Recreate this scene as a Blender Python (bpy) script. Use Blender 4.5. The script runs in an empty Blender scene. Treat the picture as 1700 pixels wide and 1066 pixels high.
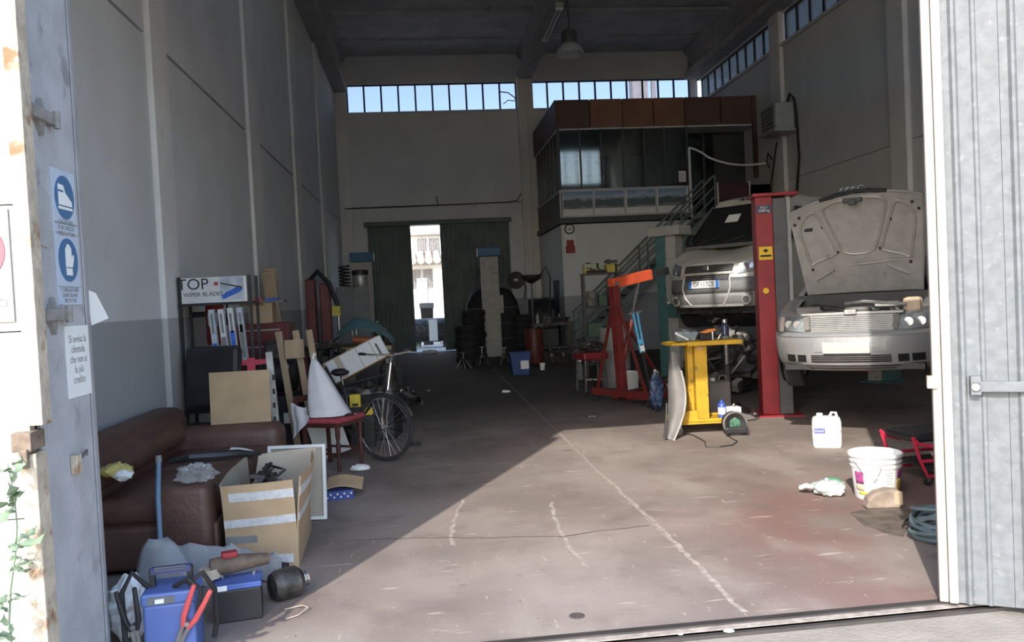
import bpy, bmesh, math, random
from math import sin, cos, pi, radians, sqrt, atan2
from mathutils import Vector, Matrix, noise as mnoise

scene = bpy.context.scene
COL = scene.collection
random.seed(7)

# ---------------------------------------------------------------- camera
F_PX, CAM_H = 1350.0, 1.62
YAW, PITCH, ROLL = 0.106348, -0.0289874, -0.0486833
_fw = Vector((sin(YAW) * cos(PITCH), cos(YAW) * cos(PITCH), sin(PITCH)))
_r0 = Vector((cos(YAW), -sin(YAW), 0)); _u0 = _r0.cross(_fw)
_rt = _r0 * cos(ROLL) + _u0 * sin(ROLL); _up = _u0 * cos(ROLL) - _r0 * sin(ROLL)
CAM = Vector((0, 0, CAM_H))
cam_data = bpy.data.cameras.new('camera'); cam = bpy.data.objects.new('camera', cam_data); COL.objects.link(cam)
m = Matrix((_rt, _up, -_fw)).transposed().to_4x4(); m.translation = CAM
cam.matrix_world = m
cam_data.sensor_fit = 'HORIZONTAL'; cam_data.sensor_width = 36; cam_data.lens = F_PX / 1700 * 36
cam_data.clip_start = 0.05; cam_data.clip_end = 500
scene.camera = cam
scene.view_settings.view_transform = 'Standard'; scene.view_settings.look = 'None'
scene.view_settings.gamma = 1; scene.view_settings.use_curve_mapping = False
scene.view_settings.exposure = 0.35
scene.cycles.diffuse_bounces = 8; scene.cycles.max_bounces = 14; scene.cycles.transparent_max_bounces = 16

# ---------------------------------------------------------------- sky and sun
SUN_EL, SUN_AZ = radians(35.0), radians(26.0)
world = bpy.data.worlds.new('sky'); scene.world = world; world.use_nodes = True
wn = world.node_tree; wn.nodes.clear()
wo = wn.nodes.new('ShaderNodeOutputWorld'); wb = wn.nodes.new('ShaderNodeBackground')
ws = wn.nodes.new('ShaderNodeTexSky'); ws.sky_type = 'NISHITA'; ws.sun_disc = False
ws.sun_elevation = SUN_EL; ws.sun_rotation = pi + SUN_AZ; ws.air_density = 1.0; ws.dust_density = 1.2
wb.inputs['Strength'].default_value = 0.50
wn.links.new(ws.outputs[0], wb.inputs[0]); wn.links.new(wb.outputs[0], wo.inputs[0])
sl = bpy.data.lights.new('sun', 'SUN'); sl.energy = 4.3; sl.angle = radians(0.53); sl.color = (1.0, 0.94, 0.86)
sun = bpy.data.objects.new('sun', sl); COL.objects.link(sun)
SUN_DIR = Vector((sin(SUN_AZ) * cos(SUN_EL), cos(SUN_AZ) * cos(SUN_EL), -sin(SUN_EL)))
sun.rotation_euler = SUN_DIR.to_track_quat('-Z', 'Y').to_euler(); sun.location = (-6, -10, 14)

# ---------------------------------------------------------------- where a photo point stands
def ray(px, py): return _fw + _rt * ((px - 850) / F_PX) - _up * ((py - 533) / F_PX)
def fl(px, py, z=0.0):
    d = ray(px, py); return CAM + d * ((z - CAM_H) / d.z)
def aY(px, py, Y):
    d = ray(px, py); return CAM + d * (Y / d.y)
def aX(px, py, X):
    d = ray(px, py); return CAM + d * (X / d.x)

# ---------------------------------------------------------------- materials
MATS = {}
def M(name, col, rough=0.6, metal=0.0, var=0.15, scale=6.0, bump=0.0, bscale=30.0, dirt=None, coat=0.0, stretch=None, spec=0.5, dado=None):
    """noise-mottled principled material; dirt=(colour, amount 0..1, scale); dado=(colour, height, object z)"""
    if name in MATS: return MATS[name]
    mt = bpy.data.materials.new(name); mt.use_nodes = True; MATS[name] = mt
    nt = mt.node_tree; N = nt.nodes; L = nt.links; N.clear()
    out = N.new('ShaderNodeOutputMaterial'); b = N.new('ShaderNodeBsdfPrincipled'); L.new(b.outputs[0], out.inputs[0])
    b.inputs['Roughness'].default_value = rough; b.inputs['Metallic'].default_value = metal
    b.inputs['Coat Weight'].default_value = coat; b.inputs['Specular IOR Level'].default_value = spec
    tc = N.new('ShaderNodeTexCoord'); vec = tc.outputs['Object']
    if stretch:
        mp = N.new('ShaderNodeMapping'); mp.inputs['Scale'].default_value = stretch; L.new(vec, mp.inputs[0]); vec = mp.outputs[0]
    def noise(s, det=4.0, v=None):
        n = N.new('ShaderNodeTexNoise'); n.inputs['Scale'].default_value = s; n.inputs['Detail'].default_value = det
        L.new(v or vec, n.inputs['Vector']); return n
    def mix(fac, a, c):
        mx = N.new('ShaderNodeMix'); mx.data_type = 'RGBA'
        for s, val in ((mx.inputs['Factor'], fac), (mx.inputs['A'], a), (mx.inputs['B'], c)):
            if hasattr(val, 'links'): L.new(val, s)
            elif isinstance(val, (int, float)): s.default_value = val
            else: s.default_value = (*val[:3], 1)
        return mx.outputs['Result']
    def ramp(v, a, c):
        r = N.new('ShaderNodeMapRange'); r.inputs['From Min'].default_value = a; r.inputs['From Max'].default_value = c
        r.interpolation_type = 'SMOOTHSTEP'; L.new(v, r.inputs['Value']); return r.outputs['Result']
    lo = [max(0, c * (1 - var)) for c in col]; hi = [min(1, c * (1 + var)) for c in col]
    c = mix(ramp(noise(scale).outputs['Fac'], 0.3, 0.7), lo, hi)
    if dado:
        sx = N.new('ShaderNodeSeparateXYZ'); L.new(tc.outputs['Object'], sx.inputs[0])
        d2 = [k * (1 - var) for k in dado[0]]
        dc = mix(ramp(noise(scale * 1.7).outputs['Fac'], 0.3, 0.7), d2, dado[0])
        c = mix(ramp(sx.outputs['Z'], dado[1] + 0.006, dado[1] - 0.006), c, dc)
    if dirt:
        t = 0.72 - 0.34 * dirt[1]
        c = mix(ramp(noise(dirt[2], 6).outputs['Fac'], t, t + 0.14), c, dirt[0])
    L.new(c, b.inputs['Base Color'])
    if bump:
        bp = N.new('ShaderNodeBump'); bp.inputs['Strength'].default_value = bump; bp.inputs['Distance'].default_value = 0.02
        L.new(noise(bscale, 5).outputs['Fac'], bp.inputs['Height']); L.new(bp.outputs[0], b.inputs['Normal'])
    return mt

def glass_mat(name, tint=(1, 1, 1), gloss=0.08, haze=0.0, haze_col=(.5, .5, .5)):
    if name in MATS: return MATS[name]
    mt = bpy.data.materials.new(name); mt.use_nodes = True; MATS[name] = mt
    nt = mt.node_tree; N = nt.nodes; L = nt.links; N.clear()
    out = N.new('ShaderNodeOutputMaterial'); tr = N.new('ShaderNodeBsdfTransparent'); tr.inputs[0].default_value = (*tint, 1)
    gl = N.new('ShaderNodeBsdfGlossy'); gl.inputs['Roughness'].default_value = 0.05
    mx = N.new('ShaderNodeMixShader'); lw = N.new('ShaderNodeLayerWeight'); lw.inputs['Blend'].default_value = 0.2
    ma = N.new('ShaderNodeMath'); ma.operation = 'MULTIPLY_ADD'; L.new(lw.outputs['Fresnel'], ma.inputs[0])
    ma.inputs[1].default_value = 0.6; ma.inputs[2].default_value = gloss
    L.new(ma.outputs[0], mx.inputs[0]); L.new(tr.outputs[0], mx.inputs[1]); L.new(gl.outputs[0], mx.inputs[2])
    last = mx.outputs[0]
    if haze:
        tl = N.new('ShaderNodeBsdfTranslucent'); tl.inputs[0].default_value = (*haze_col, 1)
        df = N.new('ShaderNodeBsdfDiffuse'); df.inputs[0].default_value = (*haze_col, 1)
        hx = N.new('ShaderNodeMixShader'); L.new(tl.outputs[0], hx.inputs[1]); L.new(df.outputs[0], hx.inputs[2])
        m2 = N.new('ShaderNodeMixShader'); nz = N.new('ShaderNodeTexNoise'); nz.inputs['Scale'].default_value = 3
        tc = N.new('ShaderNodeTexCoord'); L.new(tc.outputs['Object'], nz.inputs['Vector'])
        mr = N.new('ShaderNodeMapRange'); mr.inputs['To Min'].default_value = haze * 0.7; mr.inputs['To Max'].default_value = min(1, haze * 1.3)
        L.new(nz.outputs['Fac'], mr.inputs['Value']); L.new(mr.outputs[0], m2.inputs[0])
        L.new(last, m2.inputs[1]); L.new(hx.outputs[0], m2.inputs[2]); last = m2.outputs[0]
    L.new(last, out.inputs[0]); return mt

def black(n='black plastic', c=(.018, .018, .02), r=.5): return M(n, c, r, var=.3)
PAL = dict(
    wall=M('painted concrete wall', (.69, .705, .72), .85, var=.05, scale=1.2, bump=.15, bscale=60, dirt=((.52, .53, .54), .12, 2.0), dado=((.43, .445, .46), 1.58)),
    pilaster=M('pilaster paint', (.76, .76, .75), .85, var=.06, scale=1.5, bump=.15, dirt=((.48, .47, .45), .15, 2.5), dado=((.52, .52, .51), 1.58)),
    backwall=M('back wall paint', (.72, .735, .75), .85, var=.05, scale=1.0, dirt=((.5, .5, .5), .12, 2.0), dado=((.38, .39, .40), 1.58)),
    joint=M('dark joint', (.02, .02, .02), .9),
    concrete=M('bare concrete', (.40, .40, .40), .9, var=.12, scale=3, bump=.3, bscale=50, dirt=((.24, .24, .24), .3, 5)),
    ceil=M('ceiling concrete', (.52, .525, .53), .9, var=.12, scale=1.5, dirt=((.36, .36, .35), .25, 2)),
    jamb=M('jamb concrete', (.43, .43, .445), .9, var=.12, scale=4, bump=.25, bscale=60, dirt=((.27, .275, .285), .36, 5)),
    frame=M('dark window frame', (.03, .035, .04), .5),
    galv=M('galvanised steel', (.150, .160, .166), .55, metal=.0, var=.12, scale=18, dirt=((.195, .204, .207), .42, 22), spec=.3, bump=.05, bscale=90),
    green=M('green painted sheet', (.12, .155, .145), .55, var=.15, scale=2, dirt=((.08, .09, .09), .3, 3)),
    rust=M('rusty painted steel', (.52, .44, .34), .75, var=.2, scale=9, bump=.3, bscale=50, dirt=((.26, .14, .07), .55, 7)),
    whitesheet=M('white painted sheet', (.43, .42, .385), .6, var=.05, scale=3, dirt=((.34, .31, .26), .2, 4)),
    white=M('white plastic', (.80, .80, .78), .5, var=.04),
    paper=M('white paper', (.82, .82, .80), .8, var=.03),
    card=M('cardboard', (.46, .33, .20), .85, var=.08, scale=5, bump=.08, bscale=25, dirt=((.34, .24, .15), .2, 6)),
    cardgrey=M('cardboard inside', (.40, .35, .28), .85, var=.08, scale=5),
    black=black(), rubber=M('rubber', (.022, .022, .023), .8, var=.3, bump=.1),
    chrome=M('chrome', (.7, .7, .7), .22, metal=1.0, var=.05), steel=M('steel', (.38, .38, .38), .4, metal=.9, var=.2, scale=14),
    oily=M('oily metal', (.07, .065, .06), .45, metal=.6, var=.5, scale=12, bump=.2), alu=M('cast aluminium', (.45, .45, .44), .5, metal=.7, var=.2, scale=10),
    red=M('red paint', (.30, .022, .03), .45, var=.15, scale=5, dirt=((.16, .03, .03), .3, 7)),
    reddark=M('dark red paint', (.13, .016, .018), .5, var=.2, scale=5, dirt=((.06, .02, .02), .35, 7)),
    orange=M('orange red paint', (.62, .09, .035), .5, var=.15, scale=5, dirt=((.22, .05, .03), .3, 8)),
    yellow=M('yellow paint', (.52, .31, .02), .5, var=.12, scale=6, dirt=((.20, .13, .04), .36, 13)),
    blue=M('blue paint', (.05, .12, .42), .45, var=.12), cyan=M('light blue paint', (.12, .45, .72), .45, var=.1),
    leather=M('brown leather', (.11, .055, .042), .5, var=.2, scale=4, bump=.2, bscale=35, dirt=((.09, .045, .033), .3, 5)),
    wood=M('dark red wood', (.075, .024, .02), .4, var=.25, scale=6, stretch=(1, 1, .2)), pine=M('pale wood', (.33, .24, .15), .7, var=.2, scale=8, stretch=(1, 1, .15)),
    silver=M('silver car paint', (.52, .53, .54), .32, metal=.55, var=.03, coat=.5), darksilver=M('dusty silver paint', (.42, .41, .39), .5, metal=.4, var=.1, scale=8, dirt=((.28, .26, .23), .25, 9)),
    cream=M('dusty cream car paint', (.62, .59, .52), .38, metal=.2, var=.08, scale=5, coat=.4, dirt=((.34, .30, .25), .28, 6)),
    carglass=glass_mat('dark car glass', (.10, .12, .12), .10), winglass=glass_mat('window glass', (.97, .98, 1.0), .03), dustyglass=glass_mat('dusty blue window glass', (.58, .575, .62), .03), tint=glass_mat('office glass', (.55, .62, .60), .07),
    clear=glass_mat('clear plastic', (.95, .95, .95), .10, haze=.35, haze_col=(.8, .8, .8)), frost=glass_mat('dirty window glass', (.45, .47, .48), .06, haze=.55, haze_col=(.36, .37, .37)),
    lampglass=glass_mat('headlamp lens', (.93, .95, .96), .10, haze=.10, haze_col=(.8, .8, .8)),
    plateblue=M('plate blue', (.03, .18, .62), .5), ink=M('black ink', (.02, .02, .02), .7), greyink=M('grey print', (.22, .22, .22), .8), signblue=M('sign blue', (.075, .17, .32), .6, var=.05),
    pink=M('pink red print', (.55, .06, .10), .6), teal=M('teal tarpaulin', (.08, .20, .22), .55, var=.2, scale=4, bump=.3, bscale=8), darkgreen=M('dark green', (.05, .10, .06), .6, var=.3),
    greyplastic=M('grey plastic', (.17, .16, .155), .6, var=.15, scale=6), redfabric=M('red fabric', (.38, .06, .08), .85, var=.12, scale=20, bump=.1, bscale=200),
    leaf=M('dusty leaf', (.20, .27, .17), .7, var=.3), stone=M('stone', (.30, .24, .19), .9, var=.25, scale=9, bump=.4),
)

# ---------------------------------------------------------------- mesh helpers
def V(*a): return Vector(a)
class MB:
    def __init__(s): s.v = []; s.f = []
    def add(s, vs, fs):
        o = len(s.v); s.v += [Vector(p) for p in vs]; s.f += [tuple(o + i for i in f) for f in fs]; return s
    def bx(s, x0, x1, y0, y1, z0, z1):
        return s.add([(x0, y0, z0), (x1, y0, z0), (x1, y1, z0), (x0, y1, z0), (x0, y0, z1), (x1, y0, z1), (x1, y1, z1), (x0, y1, z1)],
                     [(0, 3, 2, 1), (4, 5, 6, 7), (0, 1, 5, 4), (1, 2, 6, 5), (2, 3, 7, 6), (3, 0, 4, 7)])
    def box(s, c, size, rz=0, rx=0, ry=0):
        n = MB().bx(-size[0] / 2, size[0] / 2, -size[1] / 2, size[1] / 2, -size[2] / 2, size[2] / 2)
        R = Matrix.Rotation(rz, 3, 'Z') @ Matrix.Rotation(ry, 3, 'Y') @ Matrix.Rotation(rx, 3, 'X')
        return s.add([R @ p + Vector(c) for p in n.v], n.f)
    def bar(s, p, q, w, h=None, up=(0, 0, 1)):
        p = Vector(p); q = Vector(q); h = h or w; d = (q - p).normalized(); u = Vector(up)
        if abs(d.dot(u)) > .98: u = Vector((0, 1, 0))
        x = d.cross(u).normalized() * (w / 2); z = x.cross(d).normalized() * (h / 2)
        vs = [p - x - z, p + x - z, p + x + z, p - x + z, q - x - z, q + x - z, q + x + z, q - x + z]
        return s.add(vs, [(0, 3, 2, 1), (4, 5, 6, 7), (0, 1, 5, 4), (1, 2, 6, 5), (2, 3, 7, 6), (3, 0, 4, 7)])
    def tube(s, pts, r, n=8, closed=False):
        pts = [Vector(p) for p in pts]; k = len(pts); rs = r if isinstance(r, (list, tuple)) else [r] * k
        rings = []; u = None
        for i, p in enumerate(pts):
            a = pts[(i - 1) % k] if (closed or i) else p; b = pts[(i + 1) % k] if (closed or i < k - 1) else p
            d = (b - a).normalized() if (b - a).length > 1e-9 else Vector((0, 0, 1))
            if u is None:
                u = d.orthogonal().normalized()
            u = (u - d * u.dot(d)); u = u.normalized() if u.length > 1e-6 else d.orthogonal().normalized()
            w = d.cross(u)
            rings.append([p + (u * cos(2 * pi * j / n) + w * sin(2 * pi * j / n)) * rs[i] for j in range(n)])
        return s.loft(rings, wrap=closed, cap=not closed)
    def loft(s, rings, ring_closed=True, wrap=False, cap=True):
        n = len(rings[0]); o = len(s.v); k = len(rings)
        for rg in rings: s.v += [Vector(p) for p in rg]
        for i in range(k if wrap else k - 1):
            a = o + i * n; b = o + ((i + 1) % k) * n
            for j in range(n if ring_closed else n - 1):
                j2 = (j + 1) % n; s.f.append((a + j, a + j2, b + j2, b + j))
        if cap and not wrap and ring_closed:
            s.f.append(tuple(o + j for j in reversed(range(n)))); s.f.append(tuple(o + (k - 1) * n + j for j in range(n)))
        return s
    def cyl(s, p, q, r, r2=None, n=16):
        return s.tube([p, q], [r, r if r2 is None else r2], n)
    def lathe(s, prof, n=24, c=(0, 0, 0), axis='z', cap=True):
        rings = []
        for r, z in prof:
            rg = []
            for j in range(n):
                a = 2 * pi * j / n; x, y = r * cos(a), r * sin(a)
                p = (x, y, z) if axis == 'z' else ((z, x, y) if axis == 'x' else (y, z, x))
                rg.append(Vector(p) + Vector(c))
            rings.append(rg)
        return s.loft(rings, cap=cap)
    def prism(s, poly, t0, t1, plane='xz'):
        def mk(a, b, t): return (a, t, b) if plane == 'xz' else ((a, b, t) if plane == 'xy' else (t, a, b))
        n = len(poly); vs = [mk(a, b, t0) for a, b in poly] + [mk(a, b, t1) for a, b in poly]
        fs = [tuple(range(n)), tuple(range(2 * n - 1, n - 1, -1))] + [(i, (i + 1) % n, n + (i + 1) % n, n + i) for i in range(n)]
        return s.add(vs, fs)
    def grid(s, fn, nu, nv, thick=None):
        """surface fn(u,v) u,v in 0..1; thick: Vector offset for a second skin"""
        pts = [[Vector(fn(i / nu, j / nv)) for i in range(nu + 1)] for j in range(nv + 1)]
        o = len(s.v); w = nu + 1
        for r in pts: s.v += r
        for j in range(nv):
            for i in range(nu): s.f.append((o + j * w + i, o + j * w + i + 1, o + (j + 1) * w + i + 1, o + (j + 1) * w + i))
        if thick is not None:
            t = Vector(thick); o2 = len(s.v)
            for r in pts: s.v += [p + t for p in r]
            for j in range(nv):
                for i in range(nu): s.f.append((o2 + j * w + i, o2 + (j + 1) * w + i, o2 + (j + 1) * w + i + 1, o2 + j * w + i + 1))
            edge = [j for j in range(w)] + [j * w + nu for j in range(1, nv + 1)] + [nv * w + i for i in range(nu - 1, -1, -1)] + [j * w for j in range(nv - 1, 0, -1)]
            for a, b in zip(edge, edge[1:] + edge[:1]): s.f.append((o + b, o + a, o2 + a, o2 + b))
        return s
    def sph(s, c, r, n=14, m=9):
        r = r if isinstance(r, (tuple, list)) else (r, r, r); c = Vector(c)
        rings = [[c + Vector((r[0] * sin(pi * i / m) * cos(2 * pi * j / n), r[1] * sin(pi * i / m) * sin(2 * pi * j / n), -r[2] * cos(pi * i / m))) for j in range(n)] for i in range(1, m)]
        return s.loft(rings)
    def blob(s, c, r, amp=.25, freq=2.0, seed=0, n=20, m=12, flat=None):
        o = len(s.v); s.sph((0, 0, 0), r, n, m); c = Vector(c)
        for i in range(o, len(s.v)):
            p = s.v[i]; k = 1 + amp * mnoise.noise(p.normalized() * freq + Vector((seed * 7.3, seed * 1.7, 3))); p = p * k
            if flat is not None and p.z < flat: p.z = flat + (p.z - flat) * .1
            s.v[i] = p + c
        return s
    def xf(s, mat): s.v = [mat @ p for p in s.v]; return s
    def mesh(s, name, smooth=False):
        me = bpy.data.meshes.new(name); me.from_pydata([tuple(p) for p in s.v], [], s.f); me.update()
        bm = bmesh.new(); bm.from_mesh(me); bmesh.ops.recalc_face_normals(bm, faces=bm.faces[:]); bm.to_mesh(me); bm.free()
        if smooth:
            for p in me.polygons: p.use_smooth = True
            me.set_sharp_from_angle(angle=radians(smooth if smooth is not True else 38))
        return me
    def build(s, name, mat, parent=None, smooth=False, bevel=0.0, loc=None, solid=0.0):
        me = s.mesh(name, smooth); me.materials.append(PAL[mat] if isinstance(mat, str) else mat)
        o = bpy.data.objects.new(name, me); COL.objects.link(o)
        if parent is not None: o.parent = parent
        if loc is not None: o.location = loc
        if solid:
            md = o.modifiers.new('thickness', 'SOLIDIFY'); md.thickness = solid; md.offset = 0
        if bevel:
            md = o.modifiers.new('bevel', 'BEVEL'); md.width = bevel; md.segments = 2; md.limit_method = 'ANGLE'; md.angle_limit = radians(40)
        return o

def tag(o, label=None, cat=None, group=None, kind=None):
    if label: o['label'] = label
    if cat: o['category'] = cat
    if group: o['group'] = group
    if kind: o['kind'] = kind
    return o
def T(name, label=None, cat=None, loc=(0, 0, 0), rz=0.0, group=None, kind=None):
    o = bpy.data.objects.new(name, None); COL.objects.link(o); o.empty_display_size = .1
    o.location = loc; o.rotation_euler = (0, 0, rz); return tag(o, label, cat, group, kind)
def copy_tree(o, parent=None):
    c = o.copy(); COL.objects.link(c); c.parent = parent
    for ch in o.children: copy_tree(ch, c)
    return c
def dup(me_obj, parent, loc, rot=(0, 0, 0), scale=None):
    c = me_obj.copy(); COL.objects.link(c); c.parent = parent; c.location = loc; c.rotation_euler = rot
    if scale: c.scale = scale
    return c
def text(name, body, size, mat, parent, loc, rot=(pi / 2, 0, 0), align='CENTER', extrude=.0006, xs=1.0):
    cu = bpy.data.curves.new(name, 'FONT'); cu.body = body; cu.size = size; cu.extrude = extrude; cu.align_x = align; cu.align_y = 'CENTER'; cu.space_line = .95
    tmp = bpy.data.objects.new('tmp_text', cu); COL.objects.link(tmp); bpy.context.view_layer.update()
    me = bpy.data.meshes.new_from_object(tmp.evaluated_get(bpy.context.evaluated_depsgraph_get())); bpy.data.objects.remove(tmp); bpy.data.curves.remove(cu)
    me.name = name; me.materials.clear(); me.materials.append(PAL[mat] if isinstance(mat, str) else mat)
    o = bpy.data.objects.new(name, me); COL.objects.link(o); o.parent = parent; o.location = loc; o.rotation_euler = rot; o.scale = (xs, 1, 1)
    return o
def boolean_cut(o, cutter):
    md = o.modifiers.new('cut', 'BOOLEAN'); md.object = cutter; md.operation = 'DIFFERENCE'; md.solver = 'FAST'
    bpy.context.view_layer.update()
    me = bpy.data.meshes.new_from_object(o.evaluated_get(bpy.context.evaluated_depsgraph_get()))
    o.modifiers.remove(md); o.data = me; bpy.data.objects.remove(cutter)
def rrect(w, h, r, n=4):
    pts = []
    for cx, cy, a0 in ((w / 2 - r, h / 2 - r, 0), (-w / 2 + r, h / 2 - r, pi / 2), (-w / 2 + r, -h / 2 + r, pi), (w / 2 - r, -h / 2 + r, 1.5 * pi)):
        for i in range(n + 1):
            a = a0 + i / n * pi / 2; pts.append((cx + r * cos(a), cy + r * sin(a)))
    return pts
def circ(r, n=24, c=(0, 0)): return [(c[0] + r * cos(2 * pi * i / n), c[1] + r * sin(2 * pi * i / n)) for i in range(n)]
def smoothstep(t): t = max(0, min(1, t)); return t * t * (3 - 2 * t)

# ================================================================ STRUCTURE
XL, XR, YI, YB, ZC = -2.5, 9.4, 3.9, 26.4, 9.5     # hall: left, right, inner front, back, ceiling

def floor_mat():
    mt = bpy.data.materials.new('worn workshop floor'); mt.use_nodes = True
    nt = mt.node_tree; N = nt.nodes; L = nt.links; b = N['Principled BSDF']
    tc = N.new('ShaderNodeTexCoord')
    def noise(s, det=5, st=None, rot=0):
        n = N.new('ShaderNodeTexNoise'); n.inputs['Scale'].default_value = s; n.inputs['Detail'].default_value = det
        mp = N.new('ShaderNodeMapping'); mp.inputs['Scale'].default_value = st or (1, 1, 1); mp.inputs['Rotation'].default_value = (0, 0, rot)
        L.new(tc.outputs['Object'], mp.inputs[0]); L.new(mp.outputs[0], n.inputs[0]); return n.outputs['Fac']
    def rng(v, a, c, t0=0, t1=1):
        r = N.new('ShaderNodeMapRange'); r.interpolation_type = 'SMOOTHSTEP'; r.inputs[1].default_value = a; r.inputs[2].default_value = c; r.inputs[3].default_value = t0; r.inputs[4].default_value = t1
        L.new(v, r.inputs[0]); return r.outputs[0]
    def mix(f, a, c):
        mx = N.new('ShaderNodeMix'); mx.data_type = 'RGBA'
        for s, val in ((mx.inputs['Factor'], f), (mx.inputs['A'], a), (mx.inputs['B'], c)):
            if hasattr(val, 'links'): L.new(val, s)
            elif isinstance(val, float): s.default_value = val
            else: s.default_value = (*val, 1)
        return mx.outputs['Result']
    c = mix(rng(noise(.9), .35, .65), (.275, .23, .203), (.20, .163, .143))
    sx = N.new('ShaderNodeSeparateXYZ'); L.new(tc.outputs['Object'], sx.inputs[0])
    # worn red floor paint near the doorway on one side
    redx = rng(sx.outputs['X'], 1.3, 2.6); redy = rng(sx.outputs['Y'], 7.2, 5.2)
    mm = N.new('ShaderNodeMath'); mm.operation = 'MULTIPLY'; L.new(redx, mm.inputs[0]); L.new(redy, mm.inputs[1])
    m2 = N.new('ShaderNodeMath'); m2.operation = 'MULTIPLY'; L.new(mm.outputs[0], m2.inputs[0]); L.new(rng(noise(.8, 6), .36, .6), m2.inputs[1])
    c = mix(m2.outputs[0], c, (.20, .115, .10))
    c = mix(rng(noise(2.2, 8), .52, .72, 0, .65), c, (.16, .125, .11))
    c = mix(rng(noise(1.3, 9, (1, .6, 1), .7), .50, .66, 0, .55), c, (.33, .287, .252))
    c = mix(rng(noise(14, 6), .64, .74, 0, .35), c, (.16, .12, .10))
    c = mix(rng(noise(6, 6, (.45, 3.0, 1), .25), .64, .72, 0, .6), c, (.50, .44, .39))
    c = mix(rng(noise(9, 6, (2.6, .6, 1), -.4), .66, .73, 0, .5), c, (.48, .42, .37))
    c = mix(rng(noise(20, 3), .68, .72, 0, .5), c, (.12, .09, .08))
    c = mix(rng(noise(34, 2), .72, .75, 0, .6), c, (.55, .49, .43))
    c = mix(rng(noise(1.7, 3), .70, .73, 0, .6), c, (.09, .075, .065))
    # oily far end of the shop floor, colour also darkened for deep shade
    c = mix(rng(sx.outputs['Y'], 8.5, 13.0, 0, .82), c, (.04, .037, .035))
    L.new(c, b.inputs['Base Color']); b.inputs['Roughness'].default_value = .85; b.inputs['Specular IOR Level'].default_value = .3
    bp = N.new('ShaderNodeBump'); bp.inputs['Strength'].default_value = .15; bp.inputs['Distance'].default_value = .01
    L.new(noise(25, 6), bp.inputs['Height']); L.new(bp.outputs[0], b.inputs['Normal'])
    return mt
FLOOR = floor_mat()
PAL['crackfill'] = M('dusty joint filler', (.33, .285, .25), .9, var=.25, scale=20)
PAL['crackdark'] = M('dark crack', (.07, .055, .05), .9)
PAL['yard'] = M('yard concrete', (.27, .245, .215), .9, var=.15, scale=2.5, bump=.3, bscale=40, dirt=((.19, .175, .16), .35, 4))

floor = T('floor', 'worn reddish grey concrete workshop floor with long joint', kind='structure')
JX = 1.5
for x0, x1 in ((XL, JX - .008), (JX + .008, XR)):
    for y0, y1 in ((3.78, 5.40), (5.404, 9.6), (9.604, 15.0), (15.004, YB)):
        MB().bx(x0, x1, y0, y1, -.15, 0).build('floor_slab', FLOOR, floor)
MB().bx(XL, XR, 3.70, YB, -.3, -.004).build('joint_filler', 'crackfill', floor)
def crack(pts, w, mat, seed=0):
    rnd = random.Random(seed); mb = MB(); P = []
    for (a, b) in zip(pts, pts[1:]):
        a = Vector(a); b = Vector(b); n = max(3, int((b - a).length / .07))
        for i in range(n): P.append(a.lerp(b, i / n) + Vector((rnd.uniform(-.012, .012), rnd.uniform(-.012, .012), 0)))
    P.append(Vector(pts[-1])); L_ = []; R_ = []
    for i, p in enumerate(P):
        d = (P[min(i + 1, len(P) - 1)] - P[max(i - 1, 0)]).normalized(); s = Vector((-d.y, d.x, 0)) * w * rnd.uniform(.7, 1.1) * .5
        L_.append(p + s); R_.append(p - s)
    for i in range(len(P) - 1):
        q = [L_[i], R_[i], R_[i + 1], L_[i + 1]]; mb.add([(v.x, v.y, .0015) for v in q], [(0, 1, 2, 3)])
    mb.build('crack', mat, floor)
crack([fl(770, 830), fl(757, 852), fl(750, 882), fl(752, 905)], .030, 'crackfill', 1)
crack([fl(915, 835), fl(920, 860), fl(935, 889), fl(950, 915), fl(975, 944)], .028, 'crackfill', 2)
crack([fl(590, 897), fl(700, 893), fl(830, 893), fl(930, 891)], .010, 'crackdark', 3)
crack([fl(930, 891), fl(1010, 880), fl(1078, 873)], .012, 'crackdark', 4)
crack([fl(1062, 846), fl(1100, 848), fl(1140, 849)], .014, 'crackfill', 5)
crack([(JX, 3.85, 0), (JX + .02, 5.5, 0), (JX - .01, 7.4, 0), (JX, 9.4, 0)], .035, 'crackfill', 6)
# small drain plug in the floor
pl = MB().lathe([(.0, 0), (.04, 0), (.04, .003), (.03, .005), (.012, .002), (0, .002)], 18, cap=False).build('drain_plug', 'crackdark', floor, loc=fl(958, 1023, 0))

tag(MB().bx(-40, 40, -30, 3.70, -.30, -.03).build('ground_yard', 'yard'), 'pale concrete yard in front of the doorway', kind='structure')
tr = T('trim_1', 'steel door track and concrete sill across the doorway', kind='structure')
MB().bx(-1.5, 3.4, 3.70, 3.775, -.10, -.008).build('sill', 'yard', tr)
MB().bx(-1.5, 3.4, 3.745, 3.79, -.06, .006).build('track_rail', M('rail steel', (.10, .09, .085), .5, metal=.6), tr)
MB().bx(-1.5, 3.4, 3.665, 3.69, -.06, -.012).build('track_rail', 'rail steel' if 'rail steel' in PAL else MATS['rail steel'], tr)

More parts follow.
